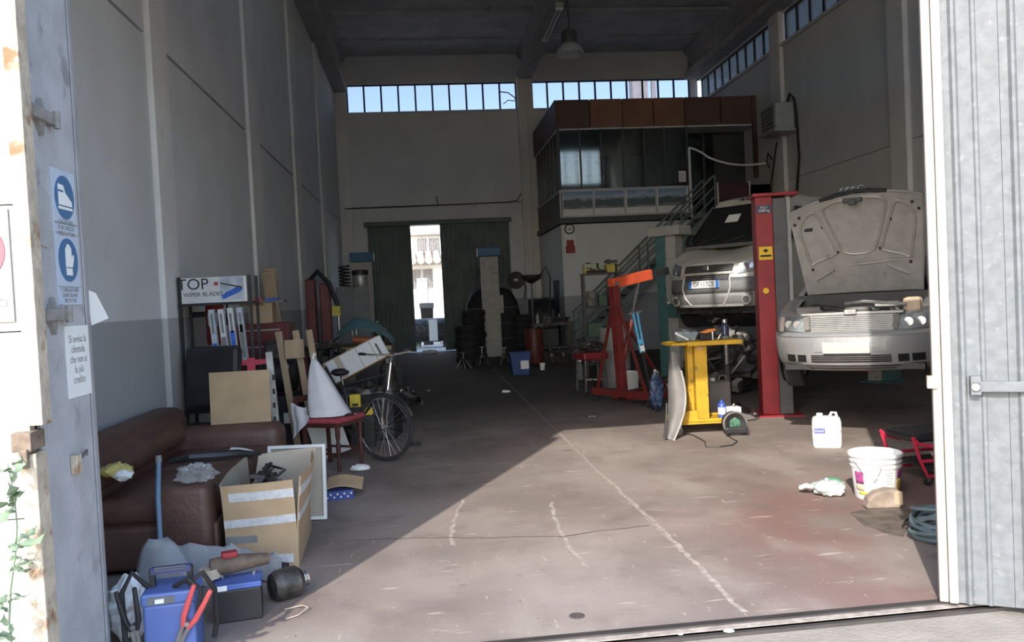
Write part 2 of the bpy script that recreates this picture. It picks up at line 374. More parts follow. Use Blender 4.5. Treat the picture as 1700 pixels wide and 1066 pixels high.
# ---- left wall
wl = T('wall_left', 'grey painted concrete panel wall with pilasters', kind='structure')
bays = [(YI, 8.1), (8.6, 12.55), (13.3, 16.95), (17.75, 21.3), (22.1, YB)]
for a, b in bays:
    MB().bx(XL - .2, XL, a + .012, b - .012, 0, 4.26).build('wall_panel', 'wall', wl)
    MB().bx(XL - .2, XL, a + .012, b - .012, 4.30, 8.9).build('wall_panel', 'wall', wl)
for a, b in ((8.1, 8.6), (12.55, 13.3), (16.95, 17.75), (21.3, 22.1)):
    MB().bx(XL - .2, XL + .05, a, b, 0, 8.4).build('pilaster', 'pilaster', wl, bevel=.012)
MB().bx(XL - .3, XL - .16, 3.3, YB + .3, 0, ZC).build('wall_core', 'joint', wl)
# ---- back wall
DX0, DX1, DZ = -1.64, 2.80, 4.08
wk = T('wall_back', 'grey painted end wall with doorway and high windows', kind='structure')
def wp(x0, x1, z0, z1, y0=YB, y1=YB + .25, mat='backwall', name='wall_panel'):
    return MB().bx(x0, x1, y0, y1, z0, z1).build(name, mat, wk)
wp(XL, DX0, 0, 4.70); wp(DX1, 3.35, 0, 4.70); wp(3.8, XR, 0, 4.70); wp(DX0, DX1, DZ, 4.70)
wp(XL, 3.35, 4.725, 7.72); wp(3.8, XR, 4.725, 7.72)
wp(XL, -2.12, 7.72, 8.62); wp(9.15, XR, 7.72, 8.62)
wp(XL, 3.35, 8.62, ZC); wp(3.8, XR, 8.62, ZC)
wp(XL, -2.12, 0, 8.5, YB - .10, YB, 'pilaster', 'pilaster'); wp(3.33, 3.82, 0, 8.7, YB - .28, YB + .25, 'pilaster', 'pilaster')
wp(XL - .3, DX0, 0, 7.7, YB + .25, YB + .3, 'joint', 'wall_core'); wp(DX1, XR + .3, 0, 7.7, YB + .25, YB + .3, 'joint', 'wall_core'); wp(DX0, DX1, DZ, 7.7, YB + .25, YB + .3, 'joint', 'wall_core')
wp(3.35, 3.8, 8.62, ZC); wp(-2.15, 3.4, 7.66, 7.72, YB - .06, YB, 'backwall', 'sill'); wp(3.8, 9.2, 7.66, 7.72, YB - .06, YB, 'backwall', 'sill')
def window(name, label, p, axis, length, z0, z1, n, pane, depth=.05, tilt=None):
    w = T(name, label, kind='structure', loc=p, rz=0 if axis == 'x' else pi / 2)
    fr = MB().bx(0, length, 0, depth, z0, z0 + .04).bx(0, length, 0, depth, z1 - .04, z1).bx(0, .04, 0, depth, z0, z1).bx(length - .04, length, 0, depth, z0, z1)
    fr.build('window_frame', 'frame', w)
    step = length / n; mu = pa = None
    for i in range(1, n):
        if mu is None: mu = MB().bx(-.028, .028, 0, depth + .01, z0 + .04, z1 - .04).build('mullion', 'frame', w, loc=(i * step, 0, 0))
        else: dup(mu, w, (i * step, 0, 0))
    for i in range(n):
        if pa is None: pa = MB().bx(.02, step - .02, .012, .018, z0 + .03, z1 - .03).build('pane', pane, w, loc=(i * step, .01, 0))
        else: dup(pa, w, (i * step, .01, 0))
    return w
window('window_1', 'strip of ten sunny panes high over the rear door', (-2.12, YB + .10, 0), 'x', 5.45, 7.72, 8.62, 10, 'dustyglass')
window('window_2', 'strip of ten sunny panes high above the office roof', (3.82, YB + .10, 0), 'x', 5.33, 7.72, 8.62, 10, 'dustyglass')
# cable along the back wall joint, with a small detector
cb = T('wall_cable', 'thin dark cable running along the wall joint above the rear door', 'cable', loc=(0, YB, 0))
MB().tube([(-2.35, -.115, 4.68), (-1, -.02, 4.69), (1.2, -.02, 4.70), (2.9, -.02, 4.72), (3.2, -.03, 4.78), (3.30, -.02, 4.98)], .016, 6).build('cable', 'black', cb)
MB().tube([(.62, -.02, 4.70), (.58, -.03, 4.85), (.56, -.03, 5.05)], .014, 6).build('cable_drop', 'black', cb)
MB().cyl((.56, -.06, 5.08), (.56, 0, 5.08), .07, n=14).build('detector', 'white', cb)
for x, z0, z1 in ((3.42, 1.0, 4.6), (3.60, .6, 7.6)):
    tag(MB().tube([(x, YB - .30, z0), (x, YB - .30, z1)], .022, 8).build('conduit_pipe', 'pilaster'), 'conduit on the rear pillar, %s one' % ('shorter' if x < 3.5 else 'taller'), 'pipe')
# ---- right wall
wr = T('wall_right', 'grey painted side wall with clerestory windows', kind='structure')
for a, b in ((YI, 9.6), (10.1, 14.7), (15.25, 20.0), (20.6, YB)):
    MB().bx(XR, XR + .2, a + .01, b - .01, 0, 4.26).build('wall_panel', 'wall', wr)
    MB().bx(XR, XR + .2, a + .01, b - .01, 4.275, 7.66).build('wall_panel', 'wall', wr)
    MB().bx(XR, XR + .2, a, b, 8.5, ZC).build('wall_panel', 'wall', wr)
    MB().bx(XR - .07, XR + .2, a, b, 7.66, 7.74).build('sill', 'wall', wr)
for a, b in ((9.6, 10.1), (14.7, 15.25), (20.0, 20.6)):
    MB().bx(XR - .10, XR + .2, a, b, 0, 8.6).build('pilaster', 'pilaster', wr, bevel=.012)
MB().bx(XR + .16, XR + .3, 3.3, YB + .3, 0, 7.6).build('wall_core', 'joint', wr)
MB().bx(XR, XR + .2, YI, 14.7, 7.7, 8.5).build('wall_panel', 'wall', wr)
window('window_3', 'side window strip between the rear corner and pilaster', (XR + .10, 20.65, 0), 'y', 5.55, 7.74, 8.5, 9, 'frost')
window('window_4', 'side window strip above the wall heater', (XR + .10, 15.3, 0), 'y', 4.65, 7.74, 8.5, 7, 'frost')
tag(MB().bx(13.0, 13.3, 8, 34, -.1, 10.0).build('wall_neighbour', 'concrete'), 'wall of the next building outside the side windows', kind='structure')
# ---- ceiling, slabs on beams
ce = T('ceiling', 'grey concrete roof slabs carried by long beams', kind='structure')
y = 3.3
while y < YB + .2:
    y1 = min(y + 2.38, YB + .3)
    for x0, x1 in ((XL - .3, 3.5), (3.52, XR + .3)):
        MB().bx(x0, x1, y, y1 - .035, ZC, ZC + .2).build('roof_slab', 'ceil', ce)
        MB().bx(x0, x1, y, y + .12, ZC - .06, ZC).build('slab_rib', 'ceil', ce)
    y = y1
MB().bx(XL - .4, XR + .4, 3.3, YB + .4, ZC + .18, ZC + .3).build('roof_deck', 'joint', ce)
def beam(x0, x1, z0):
    xm = (x0 + x1) / 2; w = x1 - x0
    poly = [(x0, z0), (x1, z0), (x1, z0 + .22), (xm + .09, z0 + .38), (xm + .09, ZC - .2), (x1, ZC - .06), (x1, ZC), (x0, ZC), (x0, ZC - .06), (xm - .09, ZC - .2), (xm - .09, z0 + .38), (x0, z0 + .22)]
    MB().prism(poly, 3.9, YB, 'xz').build('beam', 'concrete', ce, bevel=.01)
beam(XL, XL + .42, 8.35); beam(3.36, 3.80, 8.62); beam(XR - .45, XR, 8.55)
# ---- front wall (its inner side is never in view, its openings let the sun in)
wf = T('wall_front', 'concrete front wall around the open sliding door', kind='structure')
LZ = 4.88                                         # height of the door opening
JL, JR = -1.5, 3.4
for x0, x1, z0, z1 in ((XL - .3, JL - .06, 0, LZ), (JR, XR + .3, 0, LZ), (XL - .3, XR + .3, LZ, 7.05), (XL - .3, -1.05, 7.05, 8.75), (.95, 4.3, 7.05, 8.75), (9.1, XR + .3, 7.05, 8.75), (XL - .3, XR + .3, 8.75, ZC)):
    MB().bx(x0, x1, 3.32, 3.88, z0, z1).build('wall_panel', 'jamb', wf)
window('window_5', 'small high window over the front doorway', (-1.05, 3.6, 0), 'x', 2.0, 7.05, 8.75, 3, 'winglass')
window('window_added_fill', 'unseen wide window added high in the front wall to fill the hall with light', (4.3, 3.6, 0), 'x', 4.8, 7.05, 8.75, 8, 'winglass')  # added out of view so that bounced sun brightens the hall
jb = MB().bx(JL - .06, JL, 3.30, 3.80, 0, LZ).build('jamb_post', 'jamb', wf, bevel=.006)
MB().prism([(JL - .06, 3.815), (JL, 3.815), (JL - .004, 3.84), (JL - .03, 3.93), (JL - .06, 3.93)], 0, LZ, 'xy').build('jamb_edge', 'jamb', wf)
MB().bx(JL - .06, JL - .006, 3.80, 3.815, 0, LZ).build('jamb_joint', 'crackdark', wf)
MB().bx(JL - .062, JL + .006, 3.30, 3.345, 0, LZ).build('jamb_corner', 'jamb', wf)
# ---- rear sliding door, two green leaves left ajar
d1 = T('door_1', 'dark green sliding rear door left ajar', kind='structure')
MB().bx(DX0 - .10, DX0, YB + .05, YB + .15, 0, DZ + .12).bx(DX1, DX1 + .10, YB + .05, YB + .15, 0, DZ + .12).build('door_frame', 'green', d1)
MB().bx(DX0 - .14, DX1 + .14, YB - .2, YB + .02, DZ, DZ + .14).build('door_rail', 'green', d1)
def ribbed(x0, x1, z0, z1, pitch, yb, depth, name, mat, parent, t=.03):
    poly = []; x = x0
    while x < x1 - 1e-4:
        e = min(pitch, x1 - x); poly += [(x, yb), (x + e * .38, yb), (x + e * .5, yb - depth), (x + e * .88, yb - depth)]; x += e
    poly += [(x1, yb), (x1, yb + t), (x0, yb + t)]
    return MB().prism(poly, z0, z1, 'xy').build(name, mat, parent)
for x0, x1 in ((DX0 - .04, -.32), (.62, DX1 + .06)):
    yy = YB - (.05 if x0 < 0 else .09)
    for z0, z1 in ((.03, 1.02), (1.03, 2.02), (2.03, 3.02), (3.03, DZ - .01)):
        ribbed(x0, x1, z0, z1, .16, yy, .022, 'door_panel', 'green', d1)
    MB().bx(x0, x1, yy + .031, yy + .045, .02, DZ + .02).build('leaf_back', 'green', d1)
    MB().bx(x0, x0 + .05, yy - .03, yy + .05, .02, DZ - .01).bx(x1 - .05, x1, yy - .03, yy + .05, .02, DZ - .01).build('leaf_edge', 'green', d1)
# ---- galvanised front leaf swung out beside the doorway
d2 = T('door_2', 'galvanised corrugated front door leaf with pale rusty edge', kind='structure', loc=fl(1562, 1003) + Vector((0, 0, .015)), rz=atan2(-.16, .29))
DW, DH = 1.12, 4.45
x = .075; i = 0
while x < DW - .05:
    e = min(.245, DW - x)
    # ribs: two small pleats on every sheet
    poly = [(x, 0), (x + .035, 0), (x + .047, -.017), (x + .060, -.017), (x + .072, 0), (x + e * .52, 0), (x + e * .55, -.008), (x + e * .60, -.008), (x + e * .63, 0), (x + e - .002, 0), (x + e - .002, .012), (x, .012)]
    MB().prism(poly, .0, DH, 'xy').build('steel_sheet', 'galv', d2); x += e; i += 1
MB().bx(.05, DW, .013, .05, .0, DH).build('leaf_core', 'galv', d2)
MB().bx(-.005, .036, -.012, .06, 0, DH).build('edge_post', M('worn edge paint', (.36, .31, .27), .7, var=.12, scale=5, dirt=((.28, .19, .14), .4, 7)), d2, bevel=.006)
MB().bx(.038, .078, -.022, .012, 0, DH).build('edge_strip', M('pale edge paint', (.40, .395, .375), .6, var=.08, scale=6, dirt=((.36, .33, .29), .25, 12)), d2, bevel=.006)
hp = d2.matrix_basis.inverted()
lk = MB().bx(-.03, .015, -.03, .02, 1.06, 1.12).build('lock_plate', 'rust', d2, bevel=.004)
hb = MB().bx(.16, DW, -.05, -.03, 1.045, 1.095).bx(.155, .20, -.05, .0, 1.03, 1.12).build('slide_bolt', 'galv', d2, bevel=.004)
MB().cyl((.175, -.062, 1.07), (.175, -.03, 1.07), .018, n=10).build('bolt_head', 'rust', d2)
# ---- white front leaf with rusty edge frame, seen at the edge of the view
d3 = T('door_3', 'white sheet door leaf with rusty steel edge, beside the jamb', kind='structure', loc=(-1.43, 3.2, 0))
MB().bx(-.055, 0, -.02, .06, 1.23, 4.6).build('edge_frame', 'rust', d3, bevel=.004)
MB().bx(-.075, -.02, -.045, .05, .0, 1.13).build('lower_frame', 'rust', d3, bevel=.004)
MB().bx(-.10, -.03, -.055, .06, 1.14, 1.21).bx(-.07, -.04, -.07, -.05, 1.08, 1.15).build('hinge_box', M('dark rust', (.20, .15, .11), .8, var=.3, scale=20), d3, bevel=.004)
for z0, z1 in ((.2, .88), (.885, 1.58), (1.585, 2.05), (2.055, 4.6)):
    MB().bx(-1.2, -.056, .0, .04, z0, z1).build('leaf_panel', 'whitesheet', d3)
sg = T('prohibition_sign', 'red prohibition disc sign on the white door leaf', 'sign', loc=(-1.595, 3.195, 0))
MB().bx(-.16, .085, -.004, .0, 1.62, 2.04).build('sign_plate', M('sunny sign white', (.46, .46, .44), .7, var=.03), sg)
MB().prism(circ(.118, 32, (-.05, 1.885)), -.008, -.004, 'xz').build('red_disc', M('faded red', (.42, .12, .14), .7), sg)
MB().prism(circ(.088, 32, (-.05, 1.885)), -.011, -.008, 'xz').build('white_disc', MATS['sunny sign white'], sg)
text('lettering', 'INGRESSO', .045, 'greyink', sg, (-.035, -.0045, 1.69))

# ================================================================ REAR YARD, seen through the gap of the rear door
tag(MB().bx(-30, 40, YB + .3, 90, -.3, -.02).build('ground_rear', M('sunlit rear yard', (.52, .49, .44), .9, var=.15, scale=1.5)), 'sunny ground behind the rear door', kind='structure')
hs = T('apartment_house', 'white house with railed windows seen through the rear door', 'building', loc=(0, 44, 0))
MB().bx(-9, 12, 0, .4, 0, 9.6).build('facade', 'white', hs)
hsm = M('shutter grey', (.30, .28, .27), .8)
def hwin(pa, pb, nbar):
    a = aY(*pa, 44) - V(0, 44, 0); b = aY(*pb, 44) - V(0, 44, 0)
    w = MB().bx(a.x, b.x, -.05, .02, b.z, a.z).build('window', hsm, hs)
    MB().bx((a.x + b.x) / 2 - .05, (a.x + b.x) / 2 + .05, -.09, -.05, b.z, a.z).build('window_post', 'white', w)
    for i in range(nbar):
        x = a.x + (b.x - a.x) * (i + .5) / nbar
        MB().bx(x - .015, x + .015, -.12, -.09, b.z, a.z).build('bar', 'steel', w)
hwin((691, 397), (730, 421), 12); hwin((683, 448), (719, 478), 11)
for y0, y1, nm in ((386, 391, 'cornice'), (434, 441, 'ledge')):
    a = aY(700, y0, 44); b = aY(700, y1, 44); MB().bx(-9, 12, -.35, 0, b.z, a.z).build(nm, hsm if nm == 'cornice' else 'whitesheet', hs)
za = aY(700, 433, 43).z
for i in range(16):
    MB().tube([(-3 + i * .42, -.1, za + .45), (-3 + i * .42, -1.3, za)], [.16, .20], 8).build('roof_tile', M('pale roof tile', (.55, .45, .36), .9), hs, smooth=True)
cp = T('concrete_pillar', 'weathered concrete pillar standing in the rear yard', 'pillar', loc=V(aY(703, 500, 33).x, 33, 0))
MB().bx(-.22, .22, -.2, .2, -.02, aY(700, 462, 33).z).build('shaft', 'concrete', cp, bevel=.02)
MB().bx(-.26, .26, -.24, .24, -.02, .3).build('footing', 'concrete', cp, bevel=.02)
bn = T('rubbish_bin', 'dark bin with pale lid in front of the yard pillar', 'bin', loc=V(aY(709, 520, 31).x, 31, 0))
zb = aY(709, 503, 31).z
MB().loft([[(-.18, -.18, -.02), (.18, -.18, -.02), (.18, .18, -.02), (-.18, .18, -.02)], [(-.24, -.24, zb - .2), (.24, -.24, zb - .2), (.24, .24, zb - .2), (-.24, .24, zb - .2)]]).build('bin_body', 'black', bn)
MB().bx(-.27, .27, -.27, .27, zb - .2, zb).build('bin_lid', 'galv', bn, bevel=.02)
tk = T('scrap_tank', 'dark scrap tank lying across the rear doorway', 'tank', loc=(.0, 29.2, -.02))
MB().lathe([(.0, -.8), (.35, -.8), (.42, -.7), (.42, .7), (.35, .8), (0, .8)], 20, (.0, 0, .62), 'x', cap=False).build('shell', 'oily', tk, smooth=True)
for xx in (-.7, .6): MB().bx(xx, xx + .1, -.3, .3, 0, .3).build('cradle', 'oily', tk)
MB().bx(.12, .42, -.47, -.40, .25, 1.0).build('paper_sheet', 'paper', tk)
for i, (px, py, hh) in enumerate(((690, 530, .55), (736, 515, .9), (684, 515, .8), (724, 525, .7))):
    p = aY(px, py, 30.2); w = MB(); rnd = random.Random(i)
    for k in range(26):
        a = rnd.uniform(0, 2 * pi); l = rnd.uniform(.3, 1) * hh; b0 = Vector((rnd.uniform(-.15, .15), rnd.uniform(-.15, .15), -.02)); tip = b0 + Vector((cos(a) * l * .4, sin(a) * l * .4, l * 1.3)); s = Vector((-sin(a), cos(a), 0)) * .03; md = b0.lerp(tip, .5) + V(0, 0, .05)
        w.add([b0 - s * .4, b0 + s * .4, md + s, md - s, tip], [(0, 1, 2, 3), (3, 2, 4)])
    tag(w.build('weed_clump', 'leaf', loc=(p.x, 30.0 + .9 * i, 0)), ['low weeds beside the scrap tank', 'tall weeds at the edge of the rear door gap', 'dry weeds by the tank end', 'weeds between bin and door edge'][i], 'weeds', 'weeds in the rear yard')
MB2 = T('chimney_stack', 'grey tower seen through the high window over the office', 'tower', loc=V(aY(1060, 150, 46).x, 46, 0))
MB().bx(-.45, .45, -.4, .4, -.02, 18).build('shaft', 'concrete', MB2); MB().bx(.75, 1.0, -.1, .1, -.02, 18).build('pole', 'concrete', MB2)
an = T('street_lamp', 'curved lamp arm seen through a high window pane', 'lamp', loc=V(aY(855, 170, 48).x + .1, 48, 0))
zt = aY(845, 165, 48).z
MB().cyl((0, 0, -.02), (0, 0, zt - .3), .07, .05, 10).build('pole', 'oily', an)
MB().tube([(0, 0, zt - .3), (-.1, 0, zt + .1), (-.5, 0, zt + .4), (-.95, 0, zt + .45)], .04, 8).build('arm', 'oily', an); MB().tube([(-.1, 0, zt - .1), (-.5, 0, zt - .05), (-.8, 0, zt - .25)], .03, 8).build('brace', 'oily', an)

# ================================================================ OFFICE ON A MEZZANINE
MX, MY = 3.8, 21.8
PAL['office'] = M('office wall paint', (.66, .68, .67), .8, var=.04, scale=1.5, dado=((.36, .38, .39), 1.58), dirt=((.5, .5, .5), .1, 2))
PAL['osilver'] = M('office aluminium', (.45, .46, .46), .5, metal=.3, var=.05); PAL['odark'] = M('dark aluminium', (.05, .055, .055), .5)
PAL['fascia'] = M('orange fascia', (.24, .105, .06), .6, var=.12, scale=2); PAL['fasciadark'] = M('brown fascia', (.11, .055, .042), .6, var=.12, scale=2)
PAL['parapet'] = M('white parapet panel', (.72, .73, .72), .6, var=.04)
of = T('wall_office', 'raised office box with glazed front and white parapet', kind='structure')
MB().bx(MX, XR, MY + .06, MY + .2, 0, 3.52).build('lower_wall', 'office', of)
MB().bx(MX, MX + .12, MY + .2, YB - .3, 0, 3.52).build('lower_wall', 'office', of)
MB().bx(MX - .06, XR, MY - .04, YB - .3, 3.55, 3.70).build('office_slab', 'odark', of)
MB().bx(MX - .02, XR, MY, YB - .3, 6.78, 6.84).build('office_roof', 'odark', of)
MB().bx(MX - .02, XR, MY, YB - .3, 6.06, 6.12).build('office_ceiling', 'parapet', of)
PXS = [929.6, 964, 998.6, 1035, 1070, 1104, 1141.5]
XS = [MX] + [aY(p, 265, MY).x for p in PXS[1:]]
XE = XS[-1]
for a, b in ((XS[0], aY(985.5, 340, MY).x), (aY(985.5, 340, MY).x, aY(1038, 340, MY).x), (aY(1038, 340, MY).x, aY(1090, 340, MY).x), (aY(1090, 340, MY).x, XE)):
    MB().bx(a + .015, b - .015, MY, MY + .05, 3.74, 4.40).build('parapet_panel', 'parapet', of)
    MB().bx(a - .02, a + .02, MY - .025, MY + .05, 3.70, 4.44).build('parapet_post', 'osilver', of)
MB().bx(XS[0], XE, MY - .03, MY + .06, 4.40, 4.46).bx(XS[0], XE, MY - .03, MY + .06, 3.70, 3.75).build('parapet_rail', 'osilver', of)
for i, (a, b) in enumerate(zip(XS, XS[1:])):
    MB().bx(a + .02, b - .02, MY + .02, MY + .028, 4.46, 6.08).build('pane', 'tint', of)
    MB().bx(a - .022, a + .022, MY, MY + .06, 4.46, 6.1).build('mullion', 'odark', of)
MB().bx(XE - .03, XE + .03, MY, MY + .06, 4.46, 6.1).build('mullion', 'odark', of)
MB().bx(XE + .2, XR - .9, MY + .9, MY + .94, 3.7, 6.1).build('landing_pane', 'tint', of)
for k in range(4): MB().bx(XE + .2 + k * .55, XE + .26 + k * .55, MY + .88, MY + .96, 3.7, 6.1).build('mullion', 'odark', of)
MB().bx(XR - .95, XR, MY + .9, MY + 1.0, 3.7, 6.1).build('landing_wall', 'odark', of)
ny = 7
for i in range(ny):
    y0 = MY + (YB - .3 - MY) * i / ny; y1 = MY + (YB - .3 - MY) * (i + 1) / ny
    MB().bx(MX + .01, MX + .018, y0 + .03, y1 - .03, 4.46, 6.08).build('pane', 'tint', of)
    MB().bx(MX - .01, MX + .05, y0 - .02, y0 + .03, 3.7, 6.1).build('mullion', 'odark', of)
    MB().bx(MX, MX + .05, y0 + .03, y1 - .03, 3.72, 4.40).build('parapet_panel', 'odark', of)
MB().bx(MX - .02, MX + .06, MY, YB - .3, 4.40, 4.46).build('parapet_rail', 'osilver', of)
FX = [MX, aY(979, 200, MY).x, aY(1033, 200, MY).x, aY(1084, 200, MY).x, aY(1136, 200, MY).x, aY(1195, 190, MY).x, XR - .02]
for i, (a, b) in enumerate(zip(FX, FX[1:])):
    MB().bx(a + .012, b - .012, MY - .05, MY, 6.1, 6.86).build('fascia_panel', 'fascia' if 1 <= i <= 3 else 'fasciadark', of)
for i in range(4):
    y0 = MY + i * (YB - .3 - MY) / 4; MB().bx(MX - .05, MX, y0 - (.05 if i == 0 else -.01), y0 + (YB - .3 - MY) / 4 - .01, 6.1, 6.86).build('fascia_panel', 'fasciadark', of)
MB().bx(XR - .14, XR - .02, MY - .08, MY, 4.6, 6.86).build('corner_post', 'fasciadark', of)
sd = MB().bx(MX - .03, MX, 22.6, 23.5, 0, 2.05).build('side_door', 'odark', of)
MB().bx(MX - .06, MX - .03, 22.65, 22.7, .95, 1.1).build('door_handle', 'steel', sd)
a = aY(932, 256, YB); b = aY(1002, 291, YB)
w6 = T('window_6', 'bright window inside the office behind its glass', kind='structure', loc=(0, YB, 0))
MB().bx(a.x, b.x, -.03, -.01, b.z, a.z).build('pane', M('lit curtain glass', (.85, .86, .84), .8), w6)
for k in range(5):
    x = a.x + (b.x - a.x) * k / 4; MB().bx(x - .04, x + .04, -.06, -.03, b.z, a.z).build('mullion', 'odark', w6)
MB().bx(a.x, b.x, -.06, -.03, a.z - .25, a.z - .2).bx(a.x, b.x, -.06, -.03, b.z - .03, b.z + .03).bx(a.x, b.x, -.06, -.03, a.z - .03, a.z + .03).build('window_frame', 'odark', w6)
def poster_mat(seed):
    mt = bpy.data.materials.new('road photo print'); mt.use_nodes = True; nt = mt.node_tree; N = nt.nodes; L = nt.links; bs = N['Principled BSDF']
    tc = N.new('ShaderNodeTexCoord'); sp = N.new('ShaderNodeSeparateXYZ'); L.new(tc.outputs['Object'], sp.inputs[0])
    nz = N.new('ShaderNodeTexNoise'); nz.inputs['Scale'].default_value = 3.5; nz.inputs['Detail'].default_value = 5
    mp = N.new('ShaderNodeMapping'); mp.inputs['Location'].default_value = (seed * 3.1, seed, 0); mp.inputs['Scale'].default_value = (1, 1, 2.2); L.new(tc.outputs['Object'], mp.inputs[0]); L.new(mp.outputs[0], nz.inputs[0])
    ad = N.new('ShaderNodeMath'); ad.operation = 'MULTIPLY_ADD'; L.new(nz.outputs['Fac'], ad.inputs[0]); ad.inputs[1].default_value = .30; L.new(sp.outputs['Z'], ad.inputs[2])
    mr = N.new('ShaderNodeMapRange'); mr.inputs[1].default_value = 0; mr.inputs[2].default_value = .68; L.new(ad.outputs[0], mr.inputs[0])
    cr = N.new('ShaderNodeValToRGB'); L.new(mr.outputs[0], cr.inputs[0]); e = cr.color_ramp.elements
    e[0].color = (.10, .12, .13, 1); e[1].color = (.10, .22, .42, 1); e[1].position = 1
    for pos, c in ((.22, (.26, .28, .28)), (.34, (.07, .10, .09)), (.56, (.06, .10, .11)), (.66, (.42, .50, .56)), (.82, (.20, .32, .48))):
        q = e.new(pos); q.color = (*c, 1)
    L.new(cr.outputs[0], bs.inputs['Base Color']); bs.inputs['Roughness'].default_value = .4; return mt
for i, (p0, p1) in enumerate(((935, 983.6), (987.5, 1035.6), (1041, 1088), (1093, 1139.6))):
    x0 = aY(p0, 335, MY).x; x1 = aY(p1, 335, MY).x; dz = 0
    po = T('poster', ['road photo poster nearest the office corner', 'road photo poster, second from the office corner', 'road photo poster, third from the office corner', 'pale sky road poster next to the white pole'][i], 'poster', loc=(x0, MY - .012, 3.925), group='road posters on the parapet')
    MB().bx(0, x1 - x0, 0, .008, 0, .47).build('print', poster_mat(i + 1), po)
    for zz in (-.012, .47): MB().bx(.0, x1 - x0, .001, .010, zz, zz + .012).build('border', 'white', po)
nt_ = T('window_notice', 'small white notice taped inside the office glass', 'notice', loc=(aY(1127, 293, MY).x, MY + .008, aY(1133, 302, MY).z))
MB().bx(0, .20, 0, .004, 0, .30).build('sheet', 'paper', nt_)
for k in range(5): MB().bx(.03, .17 - .02 * (k % 3), -.002, 0, .06 + k * .04, .07 + k * .04).build('print_line', 'greyink', nt_)
cu = T('curtain_strip', 'thin pale curtain hanging behind the office glass', 'curtain', loc=(aY(1024, 290, MY + 1).x, MY + 1.0, 3.70))
rgs = []
for zz, off, wd in ((0, .10, .05), (.35, .08, .09), (.8, -.06, .12), (1.2, -.1, .06), (1.5, .1, .16), (2.35, .18, .2)):
    rgs.append([(off + wd * (t / 8 - .5), .05 * sin(t * 2.2), zz) for t in range(9)])
MB().loft(rgs, ring_closed=False).build('cloth', 'paper', cu, smooth=True, solid=.006)
# retro pump decal on the office wall
gp = T('pump_decal', 'retro petrol pump decal with round globe on the office wall', 'decal', loc=(aY(947, 400, MY).x, MY + .056, 0))
z0, z1, z2 = aY(947, 421, MY).z, aY(947, 391, MY).z, aY(947, 380, MY).z
MB().bx(-.15, .15, -.006, 0, z0, z1 + .04).build('backing', 'paper', gp)
MB().prism(circ(.14, 28, (0, z2)), -.010, 0, 'xz').build('globe_ring', 'ink', gp); MB().prism(circ(.105, 28, (0, z2)), -.014, -.01, 'xz').build('globe', 'paper', gp); text('lettering', '66', .12, 'ink', gp, (0, -.0145, z2))
MB().bx(-.13, .13, -.012, -.006, z0 + .01, z0 + .22).bx(-.10, .10, -.012, -.006, z0 + .22, z1 - .12).build('pump_body', M('pump red', (.30, .035, .045), .6), gp); MB().bx(-.07, .07, -.016, -.012, z1 - .12, z1).build('pump_dial', 'paper', gp)
# ---- stair
st = T('steel_stair', 'grey steel stair with railings climbing to the office', 'stair', loc=(0, 20.78, 0))
SX0, SX1, SZ1 = 3.75, 7.75, 3.66
PAL['stairgrey'] = M('stair grey green', (.16, .20, .19), .6, var=.15)
for y in (0, .85):
    MB().bar((SX0, y, .0), (SX1, y, SZ1), .05, .22).build('stringer', 'stairgrey', st)
nst = 19
tread = None
for i in range(1, nst):
    x = SX0 + (SX1 - SX0) * i / nst; z = SZ1 * i / nst
    if tread is None: tread = MB().bx(-.13, .13, .02, .83, -.02, .02).build('tread', 'odark', st, loc=(x, 0, z))
    else: dup(tread, st, (x, 0, z))
for y in (0, .85):
    for h in (.35, .62, .92): MB().tube([(SX0 + .2, y, .2 + h), (SX1, y, SZ1 + h)], .02 if h < .9 else .028, 8).build('rail', 'stairgrey', st)
    for k in range(5):
        t = .06 + k * .235; x = SX0 + (SX1 - SX0) * t; z = SZ1 * t; MB().bar((x, y, z), (x, y, z + .92), .04).build('baluster', 'stairgrey', st)
MB().bx(SX1, SX1 + 1.3, .1, .9, SZ1 - .1, SZ1).build('landing', 'stairgrey', st)
# ---- white pole and drooping cable to the side wall
wpz = T('cable_pole', 'white pole at the parapet end holding a drooping pale cable', 'pole', loc=(aY(1146, 300, MY - .08).x, MY - .08, 0))
zt = aY(1145, 245, MY - .1).z
MB().cyl((0, 0, 3.56), (0, 0, zt), .035, n=10).build('pole', 'white', wpz)
e = aX(1272, 271, XR - .08); pts = []
p0 = Vector((0, 0, zt)); p1 = e - wpz.location
for k in range(13):
    t = k / 12; p = p0.lerp(p1, t); p.z -= sin(pi * t) * .22 - .05 * sin(pi * min(1, t * 4)); pts.append(p)
MB().tube(pts, .028, 6).build('cable', 'white', wpz)
# ---- heater on the side wall
ah = T('wall_heater', 'pale grey fan heater box on a bracket on the side wall', 'heater', loc=(XR, 19.75, 5.45))
MB().bx(-.58, -.08, -.42, .42, 0, .66).build('casing', M('heater grey', (.42, .43, .42), .6, var=.06), ah, bevel=.02)
MB().bx(-.64, .0, -.48, .48, -.06, -.0).build('bracket', 'osilver', ah)
MB().bx(-.60, -.58, -.36, .36, .06, .60).build('front_grille', 'greyplastic', ah)
for k in range(6): MB().bx(-.615, -.60, -.34, .34, .12 + k * .09, .15 + k * .09).build('slat', 'osilver', ah)
MB().tube([(-.2, -.3, .66), (-.2, -.45, .85), (-.12, -.50, .72), (-.06, -.48, .3), (-.04, -.5, -.7), (-.04, -.3, -1.6)], .03, 8).build('flue_pipe', 'black', ah)
ck = T('wall_wires', 'loose dark wires dangling on the side wall below the heater', 'wire', loc=(XR - .12, 20.3, 0))
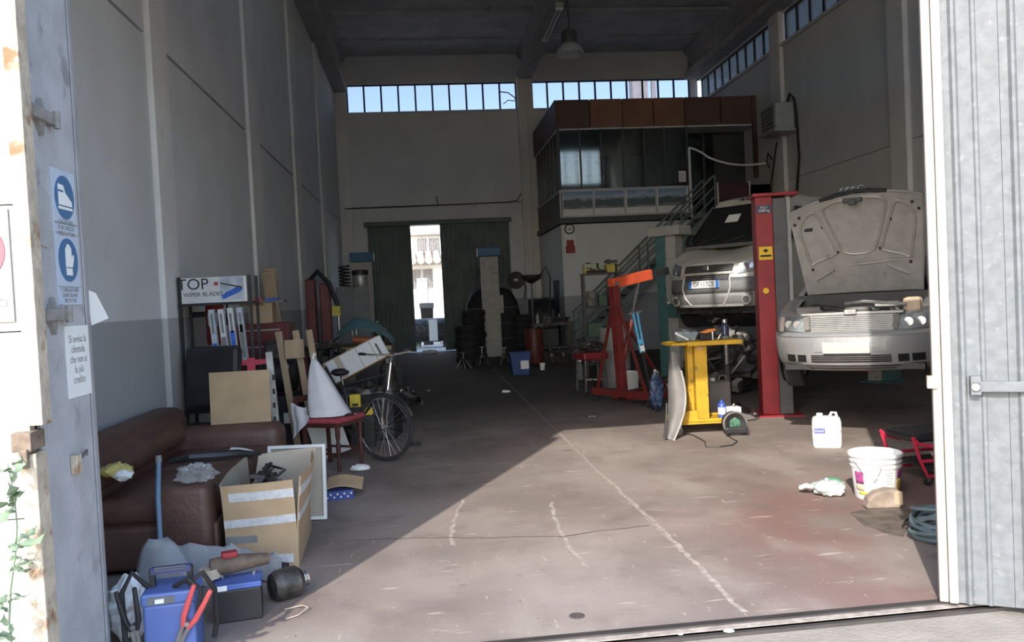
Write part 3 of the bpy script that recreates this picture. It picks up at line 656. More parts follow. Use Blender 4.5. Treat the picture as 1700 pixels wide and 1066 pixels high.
MB().tube([(0, 0, 5.3), (-.03, .1, 4.9), (-.02, .3, 4.5), (-.03, .5, 4.1)], .02, 6).build('wire', 'black', ck); MB().tube([(0, .3, 4.9), (-.05, .45, 5.1), (-.03, .6, 4.9), (-.02, .45, 4.7)], .018, 6).build('loop', 'black', ck)
rb_ = T('red_banner', 'dark red lettered board on the landing above the van', 'board', loc=(aY(1187, 330, 21.0).x + .10, 21.0, aY(1200, 331, 21.0).z))
MB().bx(0, .85, 0, .03, -.18, .42).build('board', M('dark red print', (.07, .025, .03), .7, var=.5, scale=25), rb_)
for xx in (-.03, .85): MB().bx(xx, xx + .03, -.02, .05, 3.672 - rb_.location.z, .45).build('frame', 'paper', rb_); MB().bx(.9, 1.5, 0, .3, -.18, .36).build('side_box', 'osilver', rb_)
# ---- ceiling lamps
for nm, (px, py), Y, lab in (('pendant_lamp', (945, 62), 17.0, 'dark bell pendant lamp hanging from the roof'),):
    p = aY(px, py, Y); t = T(nm, lab, 'lamp', loc=p)
    MB().cyl((0, 0, 0), (0, 0, ZC - p.z), .012, n=6).build('cord', 'black', t); MB().lathe([(.0, .14), (.13, .14), (.17, .08), (.17, -.12), (0, -.12)], 18, cap=False).build('housing', 'odark', t, smooth=True)
    MB().lathe([(.14, -.12), (.24, -.22), (.31, -.36), (.30, -.36), (.23, -.23), (.13, -.13)], 24, cap=False).build('shade', 'clear', t, smooth=True); MB().sph((0, 0, -.2), (.06, .06, .09)).build('bulb', 'white', t, smooth=True)
p = aY(897, 76, 19.0); ft = T('fluorescent_fixture', 'twin tube light fixture fixed along the middle beam', 'lamp', loc=(3.58, 20.6, 8.435))
MB().bx(-.10, .10, -1.2, 1.2, .06, .18).build('housing', 'osilver', ft)
for sx in (-.05, .05): MB().cyl((sx, -1.15, .02), (sx, 1.15, .02), .02, n=10).build('tube', 'white', ft, smooth=True)
for sy in (-1.17, 1.17): MB().bx(-.09, .09, sy - .03, sy + .03, 0, .06).build('lamp_holder', 'white', ft)

# ================================================================ CARS ON TWO-POST LIFTS
def interp(tab, z):
    if z <= tab[0][0]: return tab[0][1:]
    for a, b in zip(tab, tab[1:]):
        if z <= b[0]:
            t = (z - a[0]) / (b[0] - a[0]); return tuple(p + (q - p) * t for p, q in zip(a[1:], b[1:]))
    return tab[-1][1:]
def ring(w, y0, b, L, zf, p=3.0, nf=20, ns=10, rear=.35):
    pts = []
    for i in range(nf + 1):
        x = w * sin(-pi / 2 + pi * i / nf); pts.append((x, y0 + b * (abs(x) / w) ** p))
    for i in range(1, ns): pts.append((w, y0 + b + (L - rear - y0 - b) * i / ns))
    for i in range(nf + 1):
        x = -w * sin(-pi / 2 + pi * i / nf); pts.append((x, L - rear * (abs(x) / w) ** p))
    for i in range(1, ns): pts.append((-w, L - rear - (L - rear - y0 - b) * i / ns))
    return [(x, y, zf(y) if callable(zf) else zf) for x, y in pts]
def face_fn(tab, p):
    def f(x, z):
        y0, w, b = interp(tab, z); return y0 + b * min(1.0, abs(x) / w) ** p
    return f
def face_strip(f, x0, x1, z0, z1, off=.004, th=.015, nu=10, nv=3, zs=0.0):
    """curved panel lying on the front face; zs lifts the outer end"""
    def g(u, v):
        x = x0 + (x1 - x0) * u; z = z0 + (z1 - z0) * v + zs * u; return (x, f(x, z) - off, z)
    return MB().grid(g, nu, nv, thick=(0, th, 0))
def wheel(parent, x, y, z, r, wdt, side, rimmat='alu'):
    wh = MB().lathe([(r * .62, -wdt / 2), (r * .93, -wdt / 2), (r, -wdt / 2 + .03), (r, wdt / 2 - .03), (r * .93, wdt / 2), (r * .62, wdt / 2)], 36, axis='x', cap=False).build('wheel', 'rubber', parent, smooth=True, loc=(x, y, z))
    s = side
    MB().lathe([(0, s * .01), (r * .2, s * .03), (r * .5, s * .0), (r * .6, s * (wdt / 2 - .02)), (r * .66, s * (wdt / 2 - .01)), (r * .66, -s * wdt / 3)], 28, axis='x', cap=False).build('rim', rimmat, wh, smooth=True)
    tr_ = MB()
    for k in range(4):
        xx = -wdt / 2 + wdt * (k + .5) / 4; tr_.lathe([(r - .002, xx - .012), (r + .006, xx - .010), (r + .006, xx + .010), (r - .002, xx + .012)], 36, axis='x', cap=False)
    tr_.build('tread', 'rubber', wh, smooth=True)

# ---- silver saloon, bonnet up
SC = aY(1409, 548, 7.5)
au = T('saloon_car', 'silver saloon car with raised bonnet and blank white number plate', 'car', loc=(SC.x, SC.y, .60), rz=radians(-38))
au.rotation_euler = (0, radians(-.6), radians(-38)); au.scale = (.92, .92, .92)
btab = [(.155, .11, .79, .46), (.23, .04, .83, .47), (.31, .015, .85, .48), (.44, .0, .862, .48), (.52, .005, .866, .48), (.57, .035, .866, .48)]
ftab = [(.56, .06, .862, .47), (.66, .10, .858, .47), (.76, .18, .845, .47)]
bf = face_fn(btab, 3.0); ff = face_fn(ftab, 3.0)
LEN = 4.3
zt = lambda y: .74 + .20 * smoothstep((y - .2) / 1.1)
rings = [ring(w - .01, y0 + .02, b, LEN, z) for z, y0, w, b in btab]
MB().loft(rings).build('lower_body', 'silver', au, smooth=True)
up = []
def upr(w, y0, b, zf):
    r = ring(w, y0, b, LEN, zf); return [q for q in r]
front_keep = lambda q: not (abs(q[0]) < .47 and q[1] < .6)
rs = [upr(.860, .07, .47, lambda y: .565), upr(.858, .12, .47, lambda y: .565 + (zt(y) - .565) * .6), upr(.84, .17, .47, lambda y: zt(y) - .015), upr(.80, .2, .46, lambda y: zt(y)), upr(.66, .26, .42, lambda y: zt(y) - .005)]
k0 = [i for i, q in enumerate(rs[0]) if front_keep(q)]
# open strip that starts at one headlamp, runs round the tail and ends at the other
n = len(rs[0]); start = max(i for i in range(21) if abs(rs[0][i][0]) < .47) + 1; order = [(start + i) % n for i in range(n) if front_keep(rs[0][(start + i) % n])]
MB().loft([[r[i] for i in order] for r in rs], ring_closed=False).build('wings', 'silver', au, smooth=True, solid=.006)
bump = [[(x, y, z) for x, y, z in ring(w, y0, b, LEN, z)[:24]] for z, y0, w, b in btab]
lft = [[(-q[0], q[1], q[2]) for q in r[21:24]][::-1] for r in bump]
MB().loft([l + r for l, r in zip(lft, bump)], ring_closed=False).build('bumper', 'silver', au, smooth=True, solid=.012)
MB().loft([[(x, y - .012, z) for x, y, z in ring(w, y0, b, LEN, z)[1:20]] for z, y0, w, b in ((.525, .0, .866, .48), (.535, -.002, .866, .48))], ring_closed=False).build('bumper_crease', 'darksilver', au, solid=.004)
gm = 'black'
for x0, x1, nm in ((-.40, .40, 'lower_grille'), (-.70, -.46, 'side_intake'), (.46, .70, 'side_intake')):
    g = face_strip(bf, x0, x1, .245, .325, .014, .012).build(nm, gm, au)
    if nm == 'lower_grille':
        for z in (.265, .287, .309): face_strip(bf, x0, x1, z - .004, z + .004, .022, .006).build('slat', 'greyplastic', g)
    else:
        s = 1 if x0 > 0 else -1; face_strip(bf, s * .56, s * .585, .245, .325, .024, .008, nu=2).build('slat', 'silver', g)
g = face_strip(bf, -.72, .72, .175, .212, .012, .01, nu=16).build('lip_intake', gm, au); face_strip(bf, -.70, .70, .189, .197, .020, .006, nu=16).build('slat', 'darksilver', g)
face_strip(bf, -.36, .36, .36, .52, .016, .008, nu=10).build('plate_recess', M('satin silver', (.36, .365, .37), .5, metal=.3), au)
npl = face_strip(bf, -.265, .205, .345, .465, .030, .010, nu=4).build('number_plate', M('blank plate', (.50, .51, .47), .6, var=.03), au)
face_strip(bf, -.26, .21, .318, .347, .026, .01, nu=4).build('plate_holder', 'black', au)
for s in (-1, 1):
    x0, x1 = s * .475, s * .815
    hl = face_strip(ff, x0, x1, .575, .725, .016, .02, nu=12, nv=4, zs=.02).build('headlamp', M('lamp reflector', (.70, .72, .72), .25, metal=.5, var=.2, scale=20), au, smooth=True)
    face_strip(ff, x0, s * .745, .575, .725, .030, .004, nu=10, nv=4, zs=.018).build('lens', 'lampglass', hl, smooth=True)
    face_strip(ff, s * .748, x1, .575, .735, .030, .010, nu=5, nv=4, zs=.005).build('indicator', M('pale indicator', (.75, .62, .56), .3, var=.1), hl, smooth=True)
    for cx in (.56, .67):
        yy = ff(cx, .65) - .028; MB().cyl((s * cx, yy, .655), (s * cx, yy + .02, .655), .045, n=16).build('reflector', 'chrome', hl)
rad = MB().bx(-.44, .44, .20, .24, .50, .745).build('radiator', M('radiator fins', (.24, .24, .24), .6, metal=.5, var=.3, scale=60, stretch=(1, 1, 12)), au)
for k in range(11): MB().bx(-.43, .43, .188, .20, .525 + k * .02, .531 + k * .02).build('fin', 'alu', rad)
for s in (-1, 1): MB().bx(s * .45 - .03, s * .45 + .03, .15, .24, .50, .74).cyl((s * .44, .15, .62), (s * .44, .12, .62), .03, n=10).build('radiator_bracket', 'greyplastic', au)
MB().bx(-.52, .52, .20, .36, .745, .775).build('slam_panel', 'darksilver', au, bevel=.008)
MB().bx(-.06, .06, .16, .30, .75, .80).build('bonnet_catch', 'steel', au, bevel=.004)
MB().bx(-.42, -.15, .20, .30, .775, .79).build('air_duct', 'black', au)
MB().bx(-.74, .74, .30, 1.22, .40, .44).build('engine_bay', 'black', au)
en = MB().bx(-.20, .22, .42, 1.0, .44, .76).build('engine', 'oily', au, bevel=.02)
MB().bx(-.16, .16, .44, .95, .76, .82).build('rocker_cover', 'greyplastic', en, bevel=.03)
for k in range(4): MB().tube([(.18, .5 + k * .12, .78), (.34, .5 + k * .12, .84), (.40, .52 + k * .12, .72)], .028, 8).build('intake_runner', 'alu', en, smooth=True)
MB().tube([(-.1, .45, .78), (-.3, .40, .82), (-.42, .55, .84), (-.55, .60, .78)], .035, 8).build('hose', 'rubber', en, smooth=True)
MB().bx(-.64, -.36, .62, .95, .6, .83).build('battery', 'black', au, bevel=.01); MB().bx(-.62, -.30, .42, .60, .62, .84).build('air_box', 'greyplastic', au, bevel=.02)
MB().bx(.48, .66, .45, .72, .60, .90).build('coolant_tank', M('tan plastic', (.62, .48, .34), .5), au, bevel=.04)
MB().tube([(.52, .42, .83), (.3, .36, .86), (.1, .42, .88), (-.1, .50, .86)], .018, 7).build('pipe', 'alu', au, smooth=True); MB().bx(.20, .46, .40, .52, .80, .87).build('metal_cover', 'steel', au, bevel=.02)
MB().bx(-.74, .74, 1.14, 1.24, .60, .96).build('bulkhead', 'black', au)
# cabin
cab = [[(-.70, 1.22, .95), (.70, 1.22, .95), (.76, 3.3, .97), (-.76, 3.3, .97)], [(-.55, 1.98, 1.37), (.55, 1.98, 1.37), (.55, 2.9, 1.38), (-.55, 2.9, 1.38)]]
MB().loft(cab).build('cabin', 'black', au); MB().loft([[(-.54, 2.0, 1.37), (.54, 2.0, 1.37), (.54, 2.9, 1.38), (-.54, 2.9, 1.38)], [(-.48, 2.1, 1.42), (.48, 2.1, 1.42), (.48, 2.8, 1.42), (-.48, 2.8, 1.42)]]).build('roof', 'silver', au, smooth=True)
MB().add([(-.68, 1.20, .96), (.68, 1.20, .96), (.53, 1.96, 1.385), (-.53, 1.96, 1.385)], [(0, 1, 2, 3)]).build('windscreen', 'carglass', au, solid=.006)
for s in (-1, 1): MB().bar((s * .72, 1.18, .95), (s * .55, 1.97, 1.39), .06, .05).build('roof_pillar', 'silver', au, bevel=.01)
MB().box((-.26, 1.36, 1.085), (.18, .004, .13), rx=-.98).build('sticker', M('yellow green card', (.42, .50, .16), .6), au)
for s in (1,): MB().blob((s * .93, 1.38, 1.0), (.11, .07, .075), .1, seed=2).build('wing_mirror', 'silver', au, smooth=True)
for s in (-1, 1):
    wheel(au, s * .735, .88, .20, .305, .2, s); wheel(au, s * .735, 3.45, .20, .305, .2, s)
    MB().lathe([(.0, 0), (.36, 0), (.36, s * .004), (0, s * .004)], 30, (s * .862, .88, .31), 'x', cap=False).build('wheel_arch', 'black', au)
MB().bx(-.7, .7, .15, 4.1, .16, .22).build('underbody', 'black', au)
# bonnet
th = radians(66); HY, HZ = 1.16, .965
dv = Vector((0, -cos(th), sin(th))); nn = Vector((0, -sin(th), -cos(th)))
def hp(u, v, off=0.0):
    w = .635 + .085 * v - .012 * max(0, v - .9) * 10; ln = 1.235 - .115 * abs(u) ** 2.4 + .04 * u
    return Vector((u * w, HY, HZ)) + dv * (v * ln) - nn * (.045 * (1 - u * u) * (0.3 + .7 * v) - .05 * smoothstep((v - .8) / .2) * 1.0) + nn * off
bon = MB().grid(lambda u, v: hp(u * 2 - 1, v), 24, 14, thick=-nn * .012).build('bonnet', 'silver', au, smooth=True)
MB().grid(lambda u, v: hp((u * 2 - 1) * .985, .015 + v * .965, .02), 24, 14, thick=-nn * .006).build('inner_skin', 'darksilver', bon, smooth=True)
def ridge(pts, r=.016, closed=True):
    Q = [Vector(p) for p in pts]; out = []
    k = len(Q)
    for i in range(k if closed else k - 1):
        p0, p1, p2, p3 = Q[(i - 1) % k if closed else max(i - 1, 0)], Q[i], Q[(i + 1) % k], Q[(i + 2) % k if closed else min(i + 2, k - 1)]
        for s in range(5):
            t = s / 5; out.append(.5 * ((2 * p1) + (-p0 + p2) * t + (2 * p0 - 5 * p1 + 4 * p2 - p3) * t * t + (-p0 + 3 * p1 - 3 * p2 + p3) * t ** 3))
    if not closed: out.append(Q[-1])
    MB().tube([hp(q.x, q.y, .022) for q in out], r, 8, closed=closed).build('stiffener', 'darksilver', bon, smooth=True)
ridge([(x, y, 0) for x, y in ((-.40, .93), (-.10, .955), (.10, .955), (.40, .93), (.46, .84), (.30, .50), (.20, .42), (0, .40), (-.20, .42), (-.30, .50), (-.46, .84))])
for s in (-1, 1):
    ridge([(s * x, y, 0) for x, y in ((.62, .90), (.78, .86), (.88, .74), (.84, .50), (.80, .36), (.66, .38), (.40, .42), (.38, .48), (.54, .78))])
    ridge([(s * x, y, 0) for x, y in ((.78, .18), (.62, .22), (.44, .27))], .022, False)
    for (u, v) in ((.52, .72), (.34, .44), (.84, .90), (.80, .30), (.93, .84)):
        MB().cyl(hp(s * u, v, .02), hp(s * u, v, .034), .017, n=10).build('rubber_stop', 'black', bon)
MB().box(hp(-.74, .74, .028), (.09, .05, .006), rx=th - pi / 2 + pi / 2 + .0).build('label_tag', 'black', bon)
MB().tube([hp(-.16, .30, .03), hp(.2, .31, .045), hp(.55, .33, .04), hp(.85, .34, .03)], .010, 6).build('prop_rod', 'chrome', bon)
MB().box(hp(0, .945, .05), (.20, .05, .05)).box(hp(0, .93, .075), (.08, .04, .06)).build('bonnet_latch', 'black', bon, bevel=.006)
MB().tube([hp(-.5, .985, -.015), hp(-.25, 1.0, -.02), hp(0, 1.005, -.02), hp(.25, 1.0, -.02), hp(.5, .985, -.015)], .028, 8).build('grille_edge', 'black', bon, smooth=True)
MB().tube([hp(-.52, .985, -.045), hp(0, 1.008, -.05), hp(.52, .985, -.045)], .010, 8).build('grille_trim', 'chrome', bon, smooth=True)
for k in range(4):
    c = hp(-.135 + k * .09, 1.022, -.03); R0 = Matrix.Translation(c) @ Matrix.Rotation(radians(70), 4, 'X')
    MB().tube([R0 @ Vector((.036 * cos(a * pi / 10), .036 * sin(a * pi / 10), 0)) for a in range(20)], .008, 6, closed=True).build('badge_ring', 'chrome', bon, smooth=True)

# ---- cream van
DC = Vector((4.36, 12.3, 1.04))
va = T('van', 'dusty cream van with grey bumper raised behind the red lift post', 'van', loc=DC, rz=radians(-50))
va.scale = (1, 1, 1.06)
dtab = [(.27, .08, .80, .40), (.36, .02, .84, .42), (.50, .0, .86, .42), (.62, .015, .86, .42), (.70, .05, .858, .40), (.80, .07, .855, .40), (.93, .13, .84, .38)]
df = face_fn(dtab, 2.8)
VL = 4.2
zv = lambda y: .92 + .28 * smoothstep((y - .15) / .75)
R = [ring(w, y0, b, VL, z, 2.8) for z, y0, w, b in dtab[:-1]] + [ring(.84, .13, .38, VL, lambda y: zv(y) - .03, 2.8), ring(.80, .17, .36, VL, lambda y: zv(y), 2.8), ring(.5, .5, .2, VL - .2, lambda y: zv(y) + .015, 2.8)]
vb = MB().loft(R).build('body', 'cream', va, smooth=True)
for yy in (.86, 3.3):
    cut = MB().cyl((-1.2, yy, .33), (1.2, yy, .33), .365, n=28).build('cutter', 'black'); cut.matrix_world = va.matrix_basis.copy(); bpy.context.view_layer.update(); boolean_cut(vb, cut)
    MB().cyl((-.70, yy, .33), (.70, yy, .33), .40, n=24).build('wheel_well', 'black', va)
for s in (-1, 1): wheel(va, s * .74, .86, .24, .31, .19, s, 'greyplastic'); wheel(va, s * .74, 3.3, .24, .31, .19, s, 'greyplastic')
gb = M('grey bumper plastic', (.155, .155, .155), .55, var=.1)
arc = lambda z, off, n0=0, n1=21: [(x, y - off, z) for x, y, z in ring(*[interp(dtab, z)[1], interp(dtab, z)[0], interp(dtab, z)[2]], VL, z, 2.8)[n0:n1]]
MB().loft([arc(z, .018) for z in (.47, .53, .60, .685)], ring_closed=False).build('upper_bumper', gb, va, smooth=True, solid=.012)
MB().loft([arc(z, .022, 4, 17) for z in (.27, .33, .40, .46)], ring_closed=False).build('lower_bumper', M('mid grey bumper plastic', (.24, .235, .225), .55, var=.1), va, smooth=True, solid=.012)
lipm = M('dull lip silver', (.46, .45, .42), .5, var=.08)
MB().loft([arc(z, .030) for z in (.265, .30)], ring_closed=False).build('bumper_lip', lipm, va, solid=.01)
for s in (-1, 1):
    MB().tube([(s * .40, df(.4, .68) - .03, .70), (s * .42, df(.42, .55) - .03, .55), (s * .37, df(.37, .40) - .035, .40), (s * .28, df(.28, .29) - .03, .29)], .016, 8).build('bumper_rib', lipm, va, smooth=True)
    fy = df(.62, .36); fg = MB().lathe([(.0, -.04), (.062, -.04), (.075, -.03), (.082, .03), (0, .03)], 20, (s * .62, fy - .03, .36), 'y', cap=False).build('fog_lamp', lipm, va, smooth=True)
    MB().lathe([(.0, -.046), (.052, -.046), (.052, -.03), (0, -.03)], 20, (s * .62, fy - .03, .36), 'y', cap=False).build('lens', 'lampglass' if 0 else 'steel', fg)
    def hg(u, v, s=s):
        x = s * (.50 + .33 * u); z = .735 + .04 * u + (.145 + .035 * u) * v; return (x, df(x, z) - .014 - .0 * v, z)
    hl = MB().grid(hg, 10, 6, thick=(0, .02, 0)).build('headlamp', M('van lamp reflector', (.62, .63, .62), .25, metal=.6, var=.4, scale=14), va, smooth=True)
    MB().grid(lambda u, v: Vector(hg(u, v)) + Vector((0, -.012, 0)), 10, 6).build('lens', 'lampglass', hl, smooth=True, solid=.003)
    for cx, r in ((.60, .055), (.72, .05)):
        MB().cyl((s * cx, df(cx, .82) - .02, .83), (s * cx, df(cx, .82) - .012, .83), r, n=16).build('reflector', 'chrome', hl)
ug = face_strip(df, -.42, .42, .775, .885, .014, .02, nu=12).build('upper_grille', 'black', va)
for k in range(4): face_strip(df, -.41, .41, .795 + k * .025, .803 + k * .025, .024, .008, nu=12).build('slat', 'greyplastic', ug)
face_strip(df, -.44, .44, .745, .775, .02, .02, nu=12).build('grille_bar', 'cream', va); face_strip(df, -.44, .44, .885, .91, .018, .02, nu=12).build('grille_bar', 'cream', va)
lg = face_strip(df, -.38, .38, .655, .735, .026, .02, nu=12).build('lower_grille', 'black', va)
for k in range(2): face_strip(df, -.37, .37, .675 + k * .028, .685 + k * .028, .034, .008, nu=12).build('slat', 'greyplastic', lg)
em = MB().bx(-.055, .055, df(0, .84) - .055, df(0, .84) - .02, .80, .875).build('emblem', 'chrome', va, bevel=.012)
vp = MB().bx(-.26, .26, df(0, .56) - .045, df(0, .56) - .015, .545, .655).build('number_plate', M('van plate white', (.80, .80, .78), .6), va, bevel=.004)
yv = df(0, .56) - .0455
for x0, x1 in ((-.26, -.215), (.215, .26)): MB().bx(x0, x1, yv - .001, yv + .004, .545, .655).build('plate_band', 'plateblue', vp)
text('plate_lettering', 'DP 117CY', .105, 'ink', vp, (0, yv - .0005, .60), xs=.78)
# screen, cabin, roof
gh = [[(-.80, .82, 1.16), (.80, .82, 1.16), (.82, 4.1, 1.18), (-.82, 4.1, 1.18)], [(-.66, 1.52, 1.84), (.66, 1.52, 1.84), (.70, 4.0, 1.88), (-.70, 4.0, 1.88)], [(-.60, 1.62, 1.95), (.60, 1.62, 1.95), (.62, 3.95, 1.97), (-.62, 3.95, 1.97)], [(-.45, 1.85, 2.01), (.45, 1.85, 2.01), (.45, 3.8, 2.02), (-.45, 3.8, 2.02)]]
MB().loft(gh).build('cabin', 'cream', va, smooth=30, bevel=.02)
fd = Vector((0, -.66, .75)).normalized() * .012 + V(0, -.012, 0)
def wsg(u, v): 
    b = .76 - .115 * v; return Vector(((u * 2 - 1) * b, .80 + .70 * v - .06 * (1 - (u * 2 - 1) ** 2), 1.20 + .63 * v)) + fd
MB().grid(wsg, 16, 8).build('windscreen', M('dark screen', (.018, .02, .02), .12, var=.2), va, smooth=True, solid=.006)
MB().grid(lambda u, v: wsg(.34 + .17 * u, .55 + .20 * v) + V(0, -.008, .006), 3, 3).build('paper_pass', 'paper', va, solid=.002)
for k in range(2): MB().tube([wsg(.15 + .35 * k, .02) + V(0, -.02, .01), wsg(.35 + .35 * k, .14) + V(0, -.02, .02)], .010, 6).build('wiper', 'black', va)
MB().grid(lambda u, v: (lambda p: p + V(0, -.02, .0))(wsg(u, -.07 + .06 * v)), 12, 2).build('scuttle', 'greyplastic', va, solid=.01)
for k in range(3): MB().box((-.12 + k * .1, 1.56, 1.935), (.05, .05, .02)).build('roof_clip', 'black', va)
for s in (-1, 1):
    MB().add([(s * .815, 1.35, 1.24), (s * .825, 2.3, 1.24), (s * .735, 2.2, 1.76), (s * .715, 1.75, 1.76)], [(0, 1, 2, 3)]).build('side_window', 'dark screen' if 0 else MATS['dark screen'], va, solid=.008)
    MB().blob((s * .98, 1.28, 1.30), (.12, .09, .14), .1, seed=3).build('wing_mirror', 'black', va, smooth=True)
MB().bx(-.72, .72, .3, 4.0, .16, .26).build('underbody', 'oily', va)
MB().blob((-.1, .75, .14), (.45, .4, .12), .5, 5, 3).build('engine_underside', 'oily', va)

# ---- lift posts
def lift_post(name, label, loc, rz, hgt, face, inner, cap, wid=.30, dep=.26):
    t = T(name, label, 'lift post', loc=loc, rz=rz)
    MB().bx(-wid / 2 - .12, wid / 2 + .12, -dep / 2 - .12, dep / 2 + .16, 0, .02).build('base_plate', face, t)
    return t
rp = lift_post('lift_post', 'red two-post lift column with yellow sticker beside the saloon', (4.33, 9.72, 0), radians(-14), 2.74, 'red', 'greyplastic', 'red')
MB().bx(-.21, -.005, -.15, .16, .02, 2.70).build('red_channel', 'red', rp, bevel=.01)
MB().bx(.0, .165, -.11, .14, .02, 2.68).build('carriage_channel', M('lift dark grey', (.10, .105, .11), .5, var=.15), rp, bevel=.008)
MB().bx(.165, .225, -.06, .14, .9, 2.70).build('rail_strip', M('lift light grey', (.38, .39, .38), .6, var=.1), rp, bevel=.006)
MB().bx(-.24, .30, -.18, .19, 2.70, 2.745).build('top_plate', 'red', rp, bevel=.01)
MB().bx(-.20, -.015, -.156, -.150, 2.50, 2.60).build('name_plate', M('plate navy', (.04, .05, .09), .5), rp)
text('lettering', 'H.2.1\n3200 kg', .042, 'paper', rp, (-.108, -.157, 2.55))
MB().bx(-.185, -.025, -.156, -.150, 1.93, 2.09).build('yellow_sticker', M('sticker yellow', (.85, .55, .03), .5, var=.05), rp)
MB().bx(-.17, -.04, -.158, -.156, 1.965, 1.99).build('sticker_print', 'ink', rp); MB().prism([(-.14, 2.04), (-.105, 2.065), (-.07, 2.04), (-.105, 2.015)], -.159, -.156, 'xz').build('sticker_logo', 'ink', rp)
MB().prism(circ(.035, 18, (-.12, 1.55)), -.158, -.15, 'xz').build('round_sticker', MATS['sticker yellow'], rp)
MB().bx(.02, .30, -.16, .10, .55, .80).build('carriage', 'red', rp, bevel=.01)
MB().bar((.2, -.05, .60), (1.0, -.55, .60), .12, .08).build('lift_arm', 'red', rp); MB().cyl((.98, -.54, .60), (.98, -.54, .72), .06, n=14).build('arm_pad', 'rubber', rp)
PAL['postteal'] = M('teal lift paint', (.07, .17, .17), .55, var=.15)
gp_ = lift_post('lift_post', 'grey and teal lift column partly hidden by the van', (4.62, 14.85, 0), radians(-50), 2.75, 'postteal', 'greyplastic', 'red')
MB().bx(-.22, -.02, -.15, .15, .02, 2.62).build('outer_channel', 'postteal', gp_, bevel=.01); MB().bx(-.02, .2, -.13, .13, .02, 2.62).build('inner_channel', M('post pale grey', (.40, .40, .38), .6, var=.12, dirt=((.25, .24, .22), .3, 6)), gp_, bevel=.01)
MB().bx(-.34, .34, -.22, .22, 2.62, 2.80).build('post_cap', MATS['post pale grey'], gp_, bevel=.01)
MB().bx(.0, .30, -.17, .12, 1.1, 1.36).build('carriage', 'postteal', gp_); MB().bar((.2, 0, 1.18), (1.0, -.4, 1.18), .12, .08).build('lift_arm', 'postteal', gp_)
gq = lift_post('lift_post', 'grey lift column on the far side of the van', (7.2, 12.2, 0), radians(130), 2.75, 'postteal', 'greyplastic', 'red')
MB().bx(-.22, -.02, -.15, .15, .02, 2.62).build('outer_channel', 'postteal', gq, bevel=.01); MB().bx(-.02, .2, -.13, .13, .02, 2.62).build('inner_channel', MATS['post pale grey'], gq, bevel=.01); MB().bx(.0, .30, -.17, .12, 1.1, 1.36).build('carriage', 'postteal', gq); MB().bar((.2, 0, 1.18), (1.0, .4, 1.18), .12, .08).build('lift_arm', 'postteal', gq)
for nm, px, lab in (('l', 605, 'pale lift column with blue cap near the door edge, on the cluttered side'), ('r', 815, 'pale lift column with blue cap before the closed door leaf')):
    p = aY(px, 500, 22.5); t = lift_post('lift_post', lab, (p.x, 22.5, 0), 0 if nm == 'l' else pi, 2.9, 'greyplastic', 'greyplastic', 'blue')
    cc = M('lift cream grey', (.42, .40, .36), .6, var=.12, dirt=((.28, .26, .23), .3, 5))
    for k in range(2): MB().bx(-.24, .24, -.14 if k == 0 else .02, 0 if k == 0 else .16, .02, 2.78).build('column_channel', cc, t, bevel=.012)
    MB().bx(-.32, .32, -.2, .2, 2.78, 3.03).build('blue_cap', M('cap blue', (.03, .14, .27), .5, var=.1), t, bevel=.02)
    MB().bx(.16, .42, -.15, .15, .5, .8).build('carriage', cc, t)
    MB().bx(-.34, -.24, -.1, .1, 1.2, 1.7).build('control_box', cc, t, bevel=.01)

# ================================================================ LEFT SIDE
# ---- signs and fittings on the jamb (its face looks along +X: text runs towards +Y)
RJ = (pi / 2, 0, pi / 2)
def jamb_thing(name, label, cat, y, z): return T(name, label, cat, loc=(JL + .001, y, z), rz=pi / 2)
ss = jamb_thing('safety_sign', 'blue and white safety sign with shoe and glove discs on the jamb', 'sign', 3.535, 1.68)
MB().bx(0, .225, -.004, 0, 0, .57).build('sign_plate', M('pale sign plate', (.52, .58, .68), .6, var=.05), ss)
for zc, nm in ((.455, 'shoe'), (.19, 'glove')):
    dd = MB().prism(circ(.092, 36, (.1125, zc)), -.007, -.004, 'xz').build('blue_disc', 'signblue', ss)
    if nm == 'shoe':
        MB().prism([(.05 + a, zc + b) for a, b in ((0, -.035), (.125, -.035), (.125, -.015), (.10, .0), (.065, .02), (.05, .05), (.0, .052))], -.009, -.007, 'xz').build('shoe_symbol', 'paper', dd)
        MB().prism([(.05 + a, zc + b) for a, b in ((-.005, -.052), (.128, -.052), (.128, -.041), (-.005, -.041))], -.009, -.007, 'xz').build('sole_symbol', 'paper', dd)
        MB().prism([(.048, zc + .02), (.098, zc + .02), (.094, zc + .028), (.048, zc + .028)], -.0095, -.009, 'xz').build('collar_line', 'signblue', dd)
    else:
        hpoly = [(-.028, -.065), (.028, -.065), (.028, -.035), (.045, .0), (.05, .02), (.042, .024), (.028, .004), (.026, .05), (.018, .058), (.014, .05), (.012, .062), (.004, .066), (0, .06), (-.004, .068), (-.012, .066), (-.014, .052), (-.02, .056), (-.028, .048), (-.03, -.01)]
        MB().prism([(.1125 + a, zc + b) for a, b in hpoly], -.009, -.007, 'xz').build('glove_symbol', 'paper', dd)
        MB().bx(.0825, .1425, -.010, -.009, zc - .035, zc - .031).build('cuff_line', 'signblue', dd)
for z in (.345, .30, .075, .34): MB().bx(.005, .22, -.005, -.004, z, z + .003).build('print_line', 'greyink', ss)
text('lettering', 'CALZATURE\nDI SICUREZZA\nOBBLIGATORIE', .026, 'greyink', ss, (.1125, -.0045, .325), xs=.95); text('lettering', "E' OBBLIGATORIO\nUSARE GUANTI\nPROTETTIVI", .024, 'greyink', ss, (.1125, -.0045, .04), xs=.9)
cn = jamb_thing('credit_notice', 'white paper notice with five printed lines on the jamb', 'notice', 3.575, 1.285)
